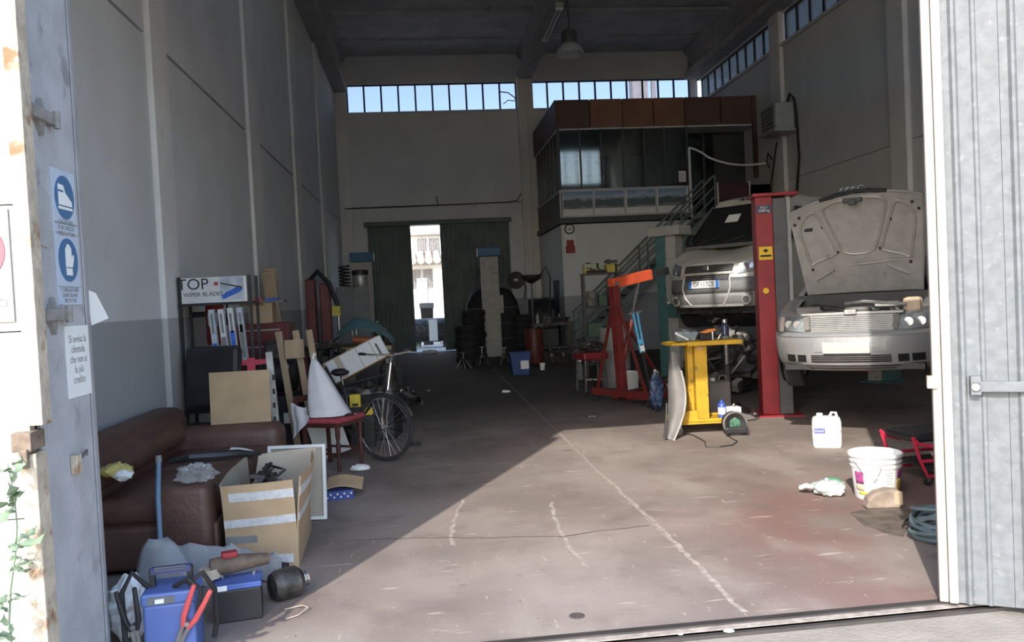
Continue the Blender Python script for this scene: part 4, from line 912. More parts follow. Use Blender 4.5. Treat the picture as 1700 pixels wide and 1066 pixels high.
MB().bx(0, .235, -.003, 0, 0, .305).build('sheet', 'paper', cn); text('lettering', 'Si avvisa la\nclientela\nche non si\nfa più\ncredito', .046, 'greyink', cn, (.1175, -.0032, .16), xs=.9)
for z, lab in ((2.44, 'upper rusty hinge pin bracket on the jamb'), (1.64, 'lower rusty hinge pin bracket on the jamb')):
    t = jamb_thing('hinge_bracket', lab, 'bracket', 3.40, z); rm = M('jamb rust grey', (.25, .235, .22), .8, var=.2, scale=15)
    MB().bx(-.08, .16, -.035, 0, -.025, .025).build('arm', rm, t, bevel=.006); MB().cyl((.15, -.035, -.035), (.15, -.035, .035), .014, n=10).build('pin', rm, t); MB().prism([(.02, .02), (.06, .07), (.08, .02)], -.02, 0, 'xz').build('web', rm, t); MB().prism([(.02, -.02), (.06, -.08), (.08, -.02)], -.02, 0, 'xz').build('web', rm, t)
t = jamb_thing('jamb_latch', 'small rusty latch stub low on the jamb', 'latch', 3.55, 1.0)
MB().bx(0, .05, -.03, 0, -.03, .05).build('plate', 'rust', t, bevel=.005); MB().tube([(.05, -.015, .02), (.12, -.02, .05), (.14, -.01, .03)], .007, 6).build('hook', 'steel', t)
t = jamb_thing('cement_patch', 'rough darker cement repair on the jamb beside the shoe sign', 'patch', 3.44, 1.92)
MB().prism([(-.05, 0), (.03, -.01), (.06, .02), (.055, .12), (.07, .2), (.03, .23), (-.05, .24)], -.006, 0, 'xz').build('mortar', 'concrete', t)
t = T('paper_scrap', 'torn white paper corner hanging on the wall behind the jamb', 'paper', loc=aX(163, 480, -1.53))
MB().add([(0, 0, 0), (.0, .04, -.17), (.03, .17, -.14), (.02, .06, -.02)], [(0, 1, 2, 3)]).build('scrap', 'paper', t, solid=.002); t.location.y = 3.95; t.location.x = -1.55
# ---- weed and wire fence at the white leaf
wd = T('climbing_weed', 'thin thistly weed growing up the rusty edge frame', 'weed', loc=(aY(34, 900, 3.05).x, 3.05, -.03))
rnd = random.Random(5)
stem = [Vector((-.03 + .03 * sin(k * .9), .02 * cos(k), k * .115)) for k in range(11)]
MB().tube(stem, [.006 * (1 - k * .07) for k in range(11)], 6).build('stem', 'leaf', wd)
lf = None
for k in range(46):
    s0 = stem[1 + k % 9] + Vector((0, 0, rnd.uniform(0, .11))); a = rnd.uniform(0, 2 * pi)
    if lf is None:
        mb = MB(); L_ = .11; prof = [0, .012, .006, .02, .008, .018, .004, .0]
        for q in range(7):
            x0, x1 = L_ * q / 7, L_ * (q + 1) / 7; b0, b1 = prof[q], prof[q + 1]; mb.add([(x0, -b0, .01 * sin(q)), (x0, b0, .01 * sin(q)), (x1, b1, .01 * sin(q + 1)), (x1, -b1, .01 * sin(q + 1))], [(0, 1, 2, 3)])
        lf = mb.build('leaf', 'leaf', wd, solid=.001); lf.location = s0; lf.rotation_euler = (rnd.uniform(-.6, .6), rnd.uniform(-.7, .2), a)
    else: dup(lf, wd, s0, (rnd.uniform(-.8, .8), rnd.uniform(-.8, .3), a), [rnd.uniform(.6, 1.3)] * 3)
wf_ = T('wire_mesh', 'bent wire mesh in front of the white leaf', 'mesh', loc=(-1.56, 2.86, -.03))
for z in (.42, .56, .68, .99): MB().tube([(-.3, 0, z + .01), (-.1, .01, z), (.06, .0, z + .004)], .0035, 6).build('wire', 'steel', wf_)
for x in (-.10, .015): MB().tube([(x - .05, -.005, 1.15), (x - .02, .0, .7), (x + .03, -.005, 0)], .0035, 6).build('wire', 'steel', wf_)

# ---- sofa
so = T('leather_sofa', 'worn brown leather sofa along the wall under papers', 'sofa', loc=(-1.88, 6.25, 0))
def cushion(x0, x1, y0, y1, z0, z1, name, mat='leather', parent=None, r=.08, puff=.03):
    nx = 10
    def pt(u, v, w): return Vector((x0 + (x1 - x0) * u, y0 + (y1 - y0) * v, z0 + (z1 - z0) * w))
    o = MB().bx(x0, x1, y0, y1, z0, z1).build(name, mat, parent); md = o.modifiers.new('round', 'BEVEL'); md.width = r; md.segments = 4
    for p in o.data.polygons: p.use_smooth = True
    return o
cushion(-.60, .52, -1.0, 1.25, .03, .30, 'base', parent=so, r=.03)
cushion(-.60, -.26, -1.15, 1.30, .25, .80, 'backrest', parent=so, r=.12)
cushion(-.28, .50, -.92, .08, .28, .46, 'seat_cushion', parent=so, r=.07); cushion(-.28, .50, .09, .98, .28, .46, 'seat_cushion', parent=so, r=.07)
cushion(.18, .50, -1.12, -.86, .02, .56, 'armrest', parent=so, r=.05); cushion(-.60, .58, .98, 1.34, .02, .62, 'armrest', parent=so, r=.10)
cushion(-.42, -.18, -.9, .95, .5, .72, 'back_cushion', parent=so, r=.1)
for sx in (-.5, .45):
    for sy in (-1.1, 1.2): MB().cyl((sx, sy, 0), (sx, sy, .04), .03, n=8).build('foot', 'wood', so)
tag(MB().grid(lambda u, v: Vector((u * .28 + v * .06, v * .20 * (1 - u * .9), .02 * sin(u * 3) + .05 * v * v * (1 - u))), 8, 6).build('loose_sheet', 'paper', loc=(-1.66, 6.52, .475), solid=.003), 'crumpled white sheet lying on the sofa seat', 'paper')
yl = T('cloth_bundle', 'small yellow and white cloth lying on the sofa backrest', 'cloth', loc=(-1.98, 5.33, .60))
MB().blob((0, 0, .05), (.10, .07, .05), .4, 3, 4, flat=-.03).build('yellow_cloth', M('yellow cloth', (.58, .48, .16), .8), yl, smooth=True); MB().blob((.06, -.05, .03), (.06, .04, .035), .3, 3, 5).build('white_cloth', 'paper', yl, smooth=True)
pb = T('plastic_wrap', 'crumpled clear plastic bag on the near sofa arm', 'plastic bag', loc=(-1.52, 5.24, .565))
MB().blob((.05, 0, .05), (.11, .09, .06), .55, 4, 9, 28, 16, flat=-.045).build('bag', 'clear', pb)
bt = T('black_bumper_strip', 'long black car trim strip lying over the sofa arm', 'car trim', loc=(-1.5, 5.35, .60))
MB().tube([(-.2, .1, .06), (-.05, .06, .09), (.1, .12, .08), (.22, .2, .07), (.34, .32, .04)], [.012, .03, .034, .03, .012], 8).build('strip', 'black', bt, smooth=True)
# ---- black padded chair back against the wall
bc = T('office_chair', 'black padded office chair standing behind the sofa by the wall', 'chair', loc=(-2.06, 8.12, 0), rz=radians(-15))
o = MB().box((0, 0, .98), (.56, .12, .62), rx=radians(-8)).build('backrest', 'black', bc, bevel=.05); MB().box((0, -.2, .50), (.5, .4, .12)).build('seat', 'black', bc, bevel=.04)
MB().bar((0, .08, .5), (0, .07, .75), .08, .03).build('back_bracket', 'black', bc); MB().cyl((0, -.2, .1), (0, -.2, .45), .03, n=10).build('column', 'steel', bc)
for k in range(5):
    a = k * 2 * pi / 5; MB().bar((0, -.2, .10), (.18 * cos(a), -.2 + .18 * sin(a), .06), .04, .03).build('leg', 'black', bc); MB().sph((.18 * cos(a), -.2 + .18 * sin(a), .03), .03, 8, 6).build('caster', 'rubber', bc)
# ---- wiper blade display rack
rk = T('wiper_rack', 'dark metal display rack holding wiper blade packs by the pilaster', 'rack', loc=(-2.08, 8.62, 0))
for sx in (-.34, .34):
    for sy in (-.18, .16): MB().bx(sx - .014, sx + .014, sy - .014, sy + .014, 0, 1.98).build('upright', 'black', rk)
for z in (1.70, 1.08, .62): MB().bx(-.36, .36, -.20, .18, z - .012, z + .012).build('shelf', 'black', rk)
MB().bx(-.02, .5, -.212, -.202, 1.07, 1.12).build('pink_edge', 'pink', rk); MB().bx(.28, .36, -.222, -.213, .86, 1.14).build('pink_strip', 'pink', rk)
wb_ = T('wiper_box', 'white and blue wiper blade box on top of the rack', 'box', loc=(-2.08, 8.50, 1.713))
MB().bx(-.315, .30, -.10, .12, 0, .255).build('carton', M('box white', (.62, .63, .64), .6, var=.04), wb_)
text('lettering', 'TOP', .155, 'ink', wb_, (-.20, -.1005, .185), xs=1.02); text('lettering', 'WIPER BLADES', .058, 'ink', wb_, (-.105, -.1005, .085)); MB().bx(.005, .045, -.102, -.10, .17, .205).build('red_mark', M('mark red', (.42, .05, .06), .6), wb_)
MB().bx(.06, .29, -.101, -.0995, .02, .25).build('grey_print', M('box print grey', (.42, .46, .52), .6, var=.2, scale=9), wb_)
MB().prism([(.09, .03), (.24, .09), (.28, .12), (.25, .16), (.12, .10), (.07, .06)], -.104, -.101, 'xz').build('blue_print', M('print blue', (.03, .12, .50), .5, var=.3, scale=20), wb_); MB().bar((.07, -.103, .19), (.28, -.103, .14), .004, .012).build('blade_print', 'ink', wb_)
MB().bx(.301, .315, -.10, .10, .0, .255).build('end_flap', 'paper', wb_)
for i, (x, ti, h, c) in enumerate(((-.04, -.06, .56, 'box print grey'), (.04, -.06, .56, 'box white'), (.12, -.06, .57, 'box white'), (.20, -.06, .57, 'box print grey'))):
    t = T('blade_pack', ['slim grey blade pack, first in the rack row', 'slim white blade pack, second in the rack row', 'white blade pack with blue print leaning in the rack', 'grey blade pack at the end of the rack row'][i], 'blade pack', loc=(-2.06 + x * 1.15, 8.50, 1.102), group='wiper packs in the rack')
    t.rotation_euler = (0, ti, 0); MB().bx(-.028, .028, -.03, .03, 0, h * .97).build('sleeve', MATS[c], t)
    MB().bx(-.022, .022, -.032, -.03, .04 + .0 * i, .2 + .06 * i).build('blue_print', MATS['print blue'] if i % 2 == 0 else 'greyink', t); MB().bx(-.012, .012, -.032, -.03, .3, .5).build('dark_print', 'greyink', t)
fe = T('fire_extinguisher', 'red fire extinguisher hanging behind the wiper rack', 'extinguisher', loc=(-2.22, 8.95, 1.27))
MB().lathe([(0, 0), (.085, 0), (.095, .03), (.095, .42), (.07, .49), (.03, .52), (.03, .56), (0, .56)], 20, cap=False).build('cylinder', M('extinguisher red', (.30, .03, .03), .35), fe, smooth=True)
MB().bx(-.03, .09, -.02, .02, .56, .60).build('valve', 'black', fe); MB().tube([(.05, 0, .57), (.13, .02, .5), (.12, 0, .2)], .012, 6).build('hose', 'black', fe); MB().prism([(-.05, .2), (.05, .2), (.05, .34), (-.05, .34)], -.099, -.093, 'xz').build('label', 'paper', fe); MB().bx(-.28, .0, .09, .12, .3, .36).build('wall_hook', 'black', fe)
# ---- cardboard sheet, aluminium rail
tag(MB().box((0, 0, .31), (.52, .008, .46), rx=radians(-3)).build('cardboard_sheet', 'card', loc=(-1.66, 7.40, .545)), 'flat brown cardboard sheet standing on the sofa end', 'cardboard')
ar = T('metal_profile', 'slotted aluminium profile leaning beside the cardboard sheet', 'profile', loc=(-1.44, 7.80, 0))
MB().box((0, 0, .61), (.06, .03, 1.22), rx=radians(-3), ry=radians(-3)).build('profile', 'alu', ar)
for k in range(7): MB().box((-.003 - .05 * (.61 - .2 - k * .13) * .3, -.02 + .05 * (k * .13 - .4), .2 + k * .13), (.022, .01, .05)).build('slot', 'black', ar)

# ---- taped cardboard box in the foreground
bxo = T('taped_carton', 'big open cardboard carton with silver tape bands and a label', 'box', loc=(0, 0, 0))
A = fl(378, 946); B = fl(497, 941); C_ = Vector((-.90, 6.0, 0)); D_ = Vector((-1.30, 5.95, 0))
def wall4(p, q, h0, h1, bow, name, mat='card', flare=(0, 0, 0)):
    """one standing side from p to q, top heights h0/h1, leaning out by flare"""
    fv = Vector(flare); d = (q - p); nrm = Vector((d.y, -d.x, 0)).normalized()
    return MB().grid(lambda u, v: p.lerp(q, u) + Vector((0, 0, (h0 + (h1 - h0) * u) * v)) + fv * v * v + nrm * bow * sin(pi * u) * v, 8, 5, thick=-nrm * .008).build(name, mat, bxo)
K = V(.04, .0, 0)
wall4(A, B, .53, .555, .015, 'front_side', flare=(-.01, -.02, 0)); wall4(B, C_, .57, .58, .04, 'side_panel', flare=K); wall4(C_, D_, .60, .58, .0, 'back_side', 'cardgrey', (.06, .05, 0)); wall4(D_, A, .58, .54, .02, 'side_panel', 'cardgrey', (-.02, 0, 0))
MB().add([A + V(.02, .02, .01), B + V(-.02, .02, .01), C_ + V(-.02, -.02, .01), D_ + V(.02, -.02, .01)], [(0, 1, 2, 3)]).build('bottom', 'cardgrey', bxo, solid=.006)
tp = M('silver tape', (.60, .60, .61), .45, var=.12, scale=25, bump=.2, bscale=60)
def tape(p, q, z0, z1, w, bow, fl0, name='tape_band', u0=0, u1=1, H_=.55, H2=None):
    d = q - p; nrm = Vector((d.y, -d.x, 0)).normalized(); fv = Vector(fl0); H2 = H2 or H_
    def g(u, v):
        uu = u0 + (u1 - u0) * u; z = z0 + (z1 - z0) * u + w * (v - .5); vv = z / (H_ + (H2 - H_) * uu)
        return p.lerp(q, uu) + Vector((0, 0, z)) + fv * vv * vv + nrm * (bow * sin(pi * uu) * vv + .004)
    MB().grid(g, 10, 2, thick=-nrm * .003).build(name, tp, bxo)
fA = (-.01, -.02, 0)
tape(A, B, .455, .475, .055, .015, fA, H_=.53, H2=.555, u0=.10); tape(B, C_, .475, .50, .055, .04, K, H_=.57, H2=.58, u1=.9)
tape(A, B, .285, .315, .05, .015, fA, H_=.53, H2=.555); tape(B, C_, .315, .36, .05, .04, K, H_=.57, H2=.58, u1=.85); tape(A, B, .185, .19, .045, .015, fA, H_=.53, H2=.555, u1=.45)
tape_l = tape(A, B, .055, .06, .055, .015, fA, 'shipping_label', .62, .93, .53, .555)
bxo.children[-1].data.materials.clear(); bxo.children[-1].data.materials.append(PAL['paper'])
for k in range(3): tape(A, B, .047 + .012 * k, .05 + .012 * k, .004, .0165, fA, 'label_print', .66, .88 - .05 * k, .53, .555); bxo.children[-1].data.materials.clear(); bxo.children[-1].data.materials.append(PAL['greyink'])
cj = T('engine_harness', 'grey engine harness lying in the taped carton', 'car part', loc=(-1.12, 5.55, .30))
for k in range(9):
    rnd = random.Random(k + 30); P = [Vector((rnd.uniform(-.12, .12), rnd.uniform(-.2, .3), rnd.uniform(-.02, .24))) for _ in range(5)]
    MB().tube(P, .014, 6).build('cable', 'greyplastic' if k % 3 else 'oily', cj, smooth=True)
MB().box((.0, .0, .0), (.25, .3, .16)).build('block', 'oily', cj, bevel=.03); MB().cyl((0, 0, -.28), (0, 0, -.05), .08, n=12).build('foot', 'oily', cj)
fb = T('framed_board', 'pale framed board leaning behind the taped carton', 'board', loc=(-.98, 6.32, 0), rz=radians(-8))
MB().box((-.05, 0, .29), (.42, .015, .56), rx=radians(-6)).build('board', 'cardgrey', fb)
for z in (.02, .56): MB().box((-.05, -.01 + (z - .29) * .105, z), (.44, .024, .022)).build('frame_rail', 'white', fb)
for x in (-.26, .16): MB().box((x, -.01, .29), (.022, .026, .56), rx=radians(-6)).build('frame_stile', 'white', fb)
# ---- dusty shovel with blue handle
sv = T('shovel', 'dusty grey shovel with thin blue handle leaning on the sofa arm', 'shovel', loc=(-1.57, 4.72, -.03))
MB().tube([(.03, .0, .36), (.0, .10, .60), (-.01, .18, .80)], .014, 8).build('handle', M('faded blue', (.10, .17, .26), .6), sv); MB().cyl((-.01, .18, .79), (-.013, .19, .83), .018, n=8).build('end_cap', 'galv', sv)
def blade(u, v):
    w = .05 + .15 * (v ** .6); x = (u * 2 - 1) * w + .02 + .07 * v; return Vector((x, -.10 * v - .03 * (1 - (u * 2 - 1) ** 2), .40 - .36 * v))
MB().grid(blade, 10, 8).build('blade', M('dusty blade', (.27, .28, .29), .7, var=.15, scale=9, dirt=((.42, .40, .37), .3, 9)), sv, smooth=True, solid=.008)
MB().tube([(.03, .0, .34), (.025, -.01, .30), (.02, -.03, .24)], [.02, .024, .008], 8).build('socket', 'greyplastic', sv)
bk = T('broken_bumper', 'ragged grey bumper piece lying behind the blue charger', 'car part', loc=(-1.32, 4.86, 0))
MB().grid(lambda u, v: Vector((-.22 + .62 * u, .10 * sin(u * 3) + .04 * v, .02 + .24 * v * (1 - .55 * u) + .05 * mnoise.noise(Vector((u * 9, v * 5, 2))))), 14, 5, thick=(0, .02, .01)).build('bumper_skin', MATS['dusty blade'], bk, smooth=True)
MB().tube([(-.2, .1, .05), (.1, .18, .12), (.42, .12, .06)], .03, 8).build('bumper_beam', 'black', bk)
# ---- battery booster with clamps
bo = T('battery_booster', 'blue battery booster with carry bar and red and black clamps', 'booster', loc=(-1.27, 4.02, 0), rz=radians(6))
bm_ = M('booster blue', (.10, .16, .42), .45, var=.06)
MB().bx(-.115, .115, -.11, .12, 0, .27).build('case', bm_, bo, bevel=.015); MB().bx(-.12, .12, -.115, .125, .265, .325).build('top_cover', bm_, bo, bevel=.012); MB().bx(-.09, .03, -.118, -.112, .275, .31).build('front_label', 'galv', bo); MB().bx(-.055, -.015, -.121, -.118, .28, .30).build('gauge', 'paper', bo)
MB().bar((-.09, 0, .40), (.09, 0, .40), .035, .03).build('carry_bar', M('bar blue', (.05, .06, .16), .4), bo)
for s in (-1, 1): MB().bar((s * .085, 0, .32), (s * .085, 0, .41), .025, .03).build('bar_post', 'black', bo)
for k in range(2): MB().bar((-.07, -.02, .404 + .012 * k), (.07, -.02, .404 + .012 * k), .004, .006).build('bar_rib', 'galv', bo)
def clamp(mat, base, rot):
    Rm = Matrix.Translation(base) @ Matrix.Rotation(rot[1], 4, 'Y') @ Matrix.Rotation(rot[0], 4, 'X')
    c = None
    for s in (-1, 1):
        arm = [(s * .012, 0, .0), (s * .028, 0, .05), (s * .034, 0, .12), (s * .040, 0, .20)]
        o = MB().tube([Rm @ Vector(p) for p in arm], [.011, .014, .013, .010], 8).build('clamp_handle', mat, bo, smooth=True)
        MB().bar(Rm @ Vector((s * .013, 0, .0)), Rm @ Vector((s * .006, 0, -.10)), .016, .02).build('clamp_jaw', mat if mat == 'pink' else 'greyplastic', bo, bevel=.004)
    MB().cyl(Rm @ Vector((0, -.016, .02)), Rm @ Vector((0, .016, .02)), .012, n=10).build('clamp_pivot', 'steel', bo)
PAL['clampred'] = M('clamp red', (.62, .10, .10), .45, var=.05)
clamp('clampred', Vector((.075, -.135, .16)), (.05, .45)); clamp('black', Vector((-.15, -.12, .17)), (.1, -.12))
MB().tube([(.09, -.10, .35), (.16, -.11, .40), (.20, -.06, .30), (.19, .03, .12), (.17, .05, .03)], .013, 8).build('cable', 'rubber', bo, smooth=True); MB().tube([(-.10, -.02, .33), (-.16, -.06, .42), (-.20, -.10, .34), (-.19, -.12, .12), (-.17, -.1, .02)], .013, 8).build('cable', 'rubber', bo, smooth=True); MB().tube([(.02, -.05, .33), (.10, -.12, .38), (.15, -.12, .32), (.13, -.13, .20)], .011, 8).build('cable', 'rubber', bo, smooth=True)
cb2 = T('car_battery', 'black car battery with blue lid behind the booster', 'battery', loc=(-1.06, 4.42, 0), rz=radians(10))
MB().bx(-.12, .12, -.09, .09, 0, .17).build('case', 'black', cb2, bevel=.008); MB().bx(-.122, .122, -.092, .092, .17, .20).build('lid', M('lid blue', (.08, .14, .42), .5), cb2, bevel=.006); MB().bx(-.10, -.05, -.096, -.091, .172, .198).build('sticker', 'paper', cb2)
for s in (-1, 1): MB().cyl((s * .08, .04, .20), (s * .08, .04, .22), .012, n=10).build('terminal', 'steel', cb2)
gr = T('angle_grinder', 'dark power tool with rusty guard lying on the car battery', 'power tool', loc=(-1.10, 4.44, .222), rz=radians(20))
MB().tube([(-.10, 0, .05), (.0, 0, .05), (.10, 0, .05), (.20, .02, .04)], [.045, .05, .04, .03], 12).build('motor_body', M('tool brown', (.12, .085, .06), .6, var=.3, scale=14), gr, smooth=True); MB().cyl((-.10, 0, .0), (-.10, 0, .05), .055, n=16).build('guard', 'rust', gr); MB().bx(-.04, .04, -.03, .03, .09, .12).build('red_switch', 'red', gr, bevel=.006)
al_ = T('alternator', 'dark oily alternator lying on the floor next to the battery', 'car part', loc=(-.84, 4.62, 0), rz=.6)
MB().lathe([(0, -.09), (.07, -.09), (.085, -.06), (.085, .05), (.06, .08), (0, .08)], 20, (0, 0, .087), 'x', cap=False).build('housing', 'oily', al_, smooth=True); MB().lathe([(0, .08), (.04, .08), (.045, .095), (.035, .105), (.045, .115), (0, .115)], 16, (0, 0, .087), 'x', cap=False).build('pulley', 'steel', al_)
for k in range(8): MB().box((-.092, .05 * cos(k * pi / 4), .087 + .05 * sin(k * pi / 4)), (.004, .012, .03), rx=k * pi / 4).build('vent', 'black', al_)
t = T('paper_bundle', 'crumpled pale paper squeezed between jamb and booster', 'paper', loc=(-1.58, 4.28, 0)); MB().blob((0, 0, .14), (.10, .10, .15), .5, 3, 17, 22, 14, flat=-.14).build('paper', 'paper', t)
t = T('wire_scrap', 'thin pale wire scrap on the floor beside the alternator', 'wire', loc=(-.80, 4.30, 0))
MB().tube([(0, 0, .004), (.06, .02, .012), (.10, .1, .02), (.06, .16, .012), (-.03, .14, .004)], .003, 6).build('wire', 'rust', t)

# ---- dining chair with red seat, sack over its back
ch = T('dining_chair', 'dark wooden chair with red padded seat beside the bicycle', 'chair', loc=(-.98, 8.32, 0), rz=radians(62))
# local: +y towards the back rest
MB().box((0, 0, .455), (.46, .44, .05)).build('seat_rail', 'wood', ch, bevel=.008); cush = MB().box((0, -.005, .495), (.48, .47, .05)).build('seat_pad', 'redfabric', ch, bevel=.02)
for sx in (-.20, .20):
    MB().lathe([(.016, 0), (.02, .05), (.014, .12), (.022, .2), (.024, .26), (.016, .30), (.024, .34), (.024, .44)], 12, (sx, -.19, 0)).build('leg', 'wood', ch, smooth=True)
    MB().bar((sx, .19, 0), (sx, .20, .46), .035).build('leg', 'wood', ch, bevel=.005); MB().bar((sx, .21, .46), (sx * .98, .30, .70), .035, .03).build('back_post', 'wood', ch, bevel=.005)
for sy in (-.19, .19): MB().bar((-.2, sy, .14), (.2, sy, .14), .022).build('stretcher', 'wood', ch)
for sx in (-.2, .2): MB().bar((sx, -.19, .17), (sx, .19, .17), .022).build('stretcher', 'wood', ch)
MB().bar((-.2, .305, .70), (.2, .305, .70), .03, .06).build('back_rail', 'wood', ch, bevel=.01)
sk = T('white_sack', 'tall white plastic sack standing on the red chair seat', 'sack', loc=(-.98, 8.32, 0), rz=radians(62))
rgs = []
for k in range(15):
    v = k / 14; z = .530 + .57 * v; ry_ = .215 * (1 - v) ** .75 + .012; rx_ = .20 * (1 - v) ** .75 + .012; cy = .035 + .14 * v ** .9; cx = -.01 * v
    rgs.append([(cx + rx_ * cos(2 * pi * q / 32) * (1 + .07 * sin(5 * 2 * pi * q / 32 + v * 2)), cy + ry_ * sin(2 * pi * q / 32) * (1 + .07 * sin(4 * 2 * pi * q / 32 + 1 + v * 3)), z + .012 * sin(6 * 2 * pi * q / 32) * (1 - v) * (0 if k == 0 else 1)) for q in range(32)])
swm = M('sack white', (.66, .66, .67), .6, var=.06)
MB().loft(rgs).build('sack', swm, sk, smooth=60)
MB().grid(lambda u, v: Vector((-.275 + .04 * u - .03 * v, .10 + .22 * u - .03 * v, .62 - .30 * v * (.4 + .6 * u) + .2 * u * (1 - v) * .3)) + V(.012 * sin(u * 9), .01 * sin(v * 7), 0), 10, 8).build('hanging_fold', swm, sk, smooth=True, solid=.003)
MB().tube([(-.01, .18, 1.08), (-.005, .185, 1.12), (.01, .17, 1.15)], [.02, .014, .022], 8).build('tied_end', swm, sk, smooth=True)
bl = T('black_strap', 'tangled black strap lying on the red chair seat', 'strap', loc=(-.79, 8.19, .533)); bl.scale = (.36, .36, .6)
MB().tube([(-.14, -.02, 0), (-.05, .05, .015), (.06, .02, .02), (.14, .06, .01), (.05, -.04, .02), (-.04, -.05, .01), (.10, -.06, .0)], .011, 6).build('strap', 'black', bl); MB().box((.13, .05, .01), (.05, .03, .02)).build('buckle', 'steel', bl)
lw = T('leaning_sheet', 'white panel leaning underneath the red chair', 'sheet', loc=(-1.12, 8.85, 0)); MB().box((0, 0, .31), (.36, .012, .60), ry=radians(-18), rx=radians(-12)).build('panel', 'white', lw)
bb = T('blue_carton', 'small dark blue patterned carton on the floor by the chair', 'box', loc=(-.80, 6.95, 0), rz=radians(8))
MB().bx(-.12, .12, -.08, .08, 0, .075).build('carton', M('navy carton', (.03, .05, .22), .5), bb, bevel=.003)
for k in range(8): MB().prism([(-.105 + k * .028, .02 + .025 * (k % 2)), (-.09 + k * .028, .015 + .025 * (k % 2)), (-.087 + k * .028, .03 + .025 * (k % 2)), (-.10 + k * .028, .035 + .025 * (k % 2))], -.0815, -.0805, 'xz').build('print_spot', 'box white' if 0 else MATS['box white'], bb)
t = T('cardboard_flap', 'torn brown cardboard flap lying on the blue carton', 'cardboard', loc=(-.78, 6.98, .077)); MB().grid(lambda u, v: Vector((-.12 + .30 * u, -.06 + .22 * v, .012 + .05 * v + .02 * sin(u * 4))), 6, 4, thick=(0, 0, -.006)).build('flap', 'card', t)
t = T('white_rag', 'small white rag on the floor under the bicycle wheel', 'rag', loc=(-.70, 8.02, 0)); MB().blob((0, 0, .03), (.09, .06, .035), .4, 3, 6, flat=-.028).build('rag', 'paper', t, smooth=True)

# ---- bicycle
bi = T('bicycle', 'old bicycle with chrome fork and thin front wheel', 'bicycle', loc=(-.475, 8.42, 0))
WR = .345; wdir = Vector((cos(radians(32)), -sin(radians(32)), 0)); wax = Vector((wdir.y, -wdir.x, 0))
def bwheel(c, d, name):
    ax = Vector((d.y, -d.x, 0)); zz = Vector((0, 0, 1))
    cp_ = lambda r, a: c + d * (r * cos(a)) + zz * (r * sin(a))
    w = MB().tube([cp_(WR - .014, 2 * pi * k / 48) for k in range(48)], .017, 8, closed=True).build('tyre', 'rubber', bi, smooth=True)
    w.name = name
    MB().tube([cp_(WR - .040, 2 * pi * k / 48) for k in range(48)], .010, 8, closed=True).build('rim', 'chrome', w, smooth=True)
    MB().cyl(c - ax * .04, c + ax * .04, .018, n=10).build('hub', 'chrome', w)
    for k in range(28):
        a = 2 * pi * k / 28; MB().tube([c + ax * (.03 if k % 2 else -.03) + (cp_(.016, a + (.5 if k % 4 < 2 else -.5)) - c), cp_(WR - .045, a)], .0016, 4).build('spoke', 'steel', w)
hub = Vector((0, 0, WR)); bwheel(hub, wdir, 'front_wheel')
bk_dir = Vector((-.62, .78, 0)); head_b = hub + wdir * -.02 + Vector((.015, .03, .40)); head_t = hub + Vector((.10, .07, .66))
sd_ = Vector((bk_dir.y, -bk_dir.x, 0))
crown = hub + Vector((.055, .04, .385))
for s in (-1, 1): MB().tube([hub + wax * s * .045, hub + wax * s * .045 + Vector((.005, .0, .1)), crown + wax * s * .045 - Vector((.01, .01, .05)), crown], .011, 8).build('fork_blade', 'chrome', bi, smooth=True)
MB().tube([crown, head_t], .018, 10).build('head_tube', 'chrome', bi, smooth=True); MB().tube([head_t, head_t + Vector((.02, .015, .08))], .013, 8).build('stem', 'chrome', bi)
ht = head_t + Vector((.02, .015, .08)); MB().tube([ht + sd_ * .27 + bk_dir * .18 + V(0, 0, .03), ht + sd_ * .24 + V(0, 0, .02), ht, ht - sd_ * .24 + V(0, 0, .02), ht - sd_ * .27 + bk_dir * .18 + V(0, 0, .03)], .011, 8).build('handlebar', 'chrome', bi, smooth=True)
for s in (-1, 1): MB().tube([ht + sd_ * .27 * s + bk_dir * .10 + V(0, 0, .028), ht + sd_ * .27 * s + bk_dir * .20 + V(0, 0, .03)], .016, 8).build('grip', 'rubber', bi)
rh = hub + bk_dir * 1.04; bwheel(rh, bk_dir, 'rear_wheel')
bb_ = hub + bk_dir * .58 + V(0, 0, -.06); st_ = hub + bk_dir * .72 + V(0, 0, .40); dkf = M('bike frame black', (.03, .03, .035), .35)
for a, b in ((crown + V(0, 0, .16), st_), (crown + V(0, 0, .06), bb_), (bb_, st_), (rh, bb_), (rh, st_ - V(0, 0, .05))): MB().tube([a, b], .015, 8).build('frame_tube', dkf, bi, smooth=True)
MB().tube([st_, st_ + bk_dir * .04 + V(0, 0, .12)], .012, 8).build('seat_post', 'chrome', bi); sp = st_ + bk_dir * .05 + V(0, 0, .15); MB().blob(sp, (.10, .12, .04), .2, 2, 1).build('saddle', 'black', bi, smooth=True)
MB().lathe([(0, -.01), (.085, -.01), (.085, .01), (0, .01)], 20, cap=False).xf(Matrix.Translation(bb_) @ Matrix.Rotation(atan2(bk_dir.y, bk_dir.x), 4, 'Z') @ Matrix.Rotation(pi / 2, 4, 'X')).build('chain_ring', 'steel', bi)
MB().grid(lambda u, v: hub + (wdir * cos(.35 + 1.5 * u) + V(0, 0, 1) * sin(.35 + 1.5 * u)) * (WR + .025) + wax * (v - .5) * .05, 12, 2, thick=(0, 0, .003)).build('mudguard', 'chrome', bi, smooth=True)
MB().tube([rh, rh + sd_ * .18 - V(0, 0, WR - .008)], .008, 6).build('kickstand', 'chrome', bi)

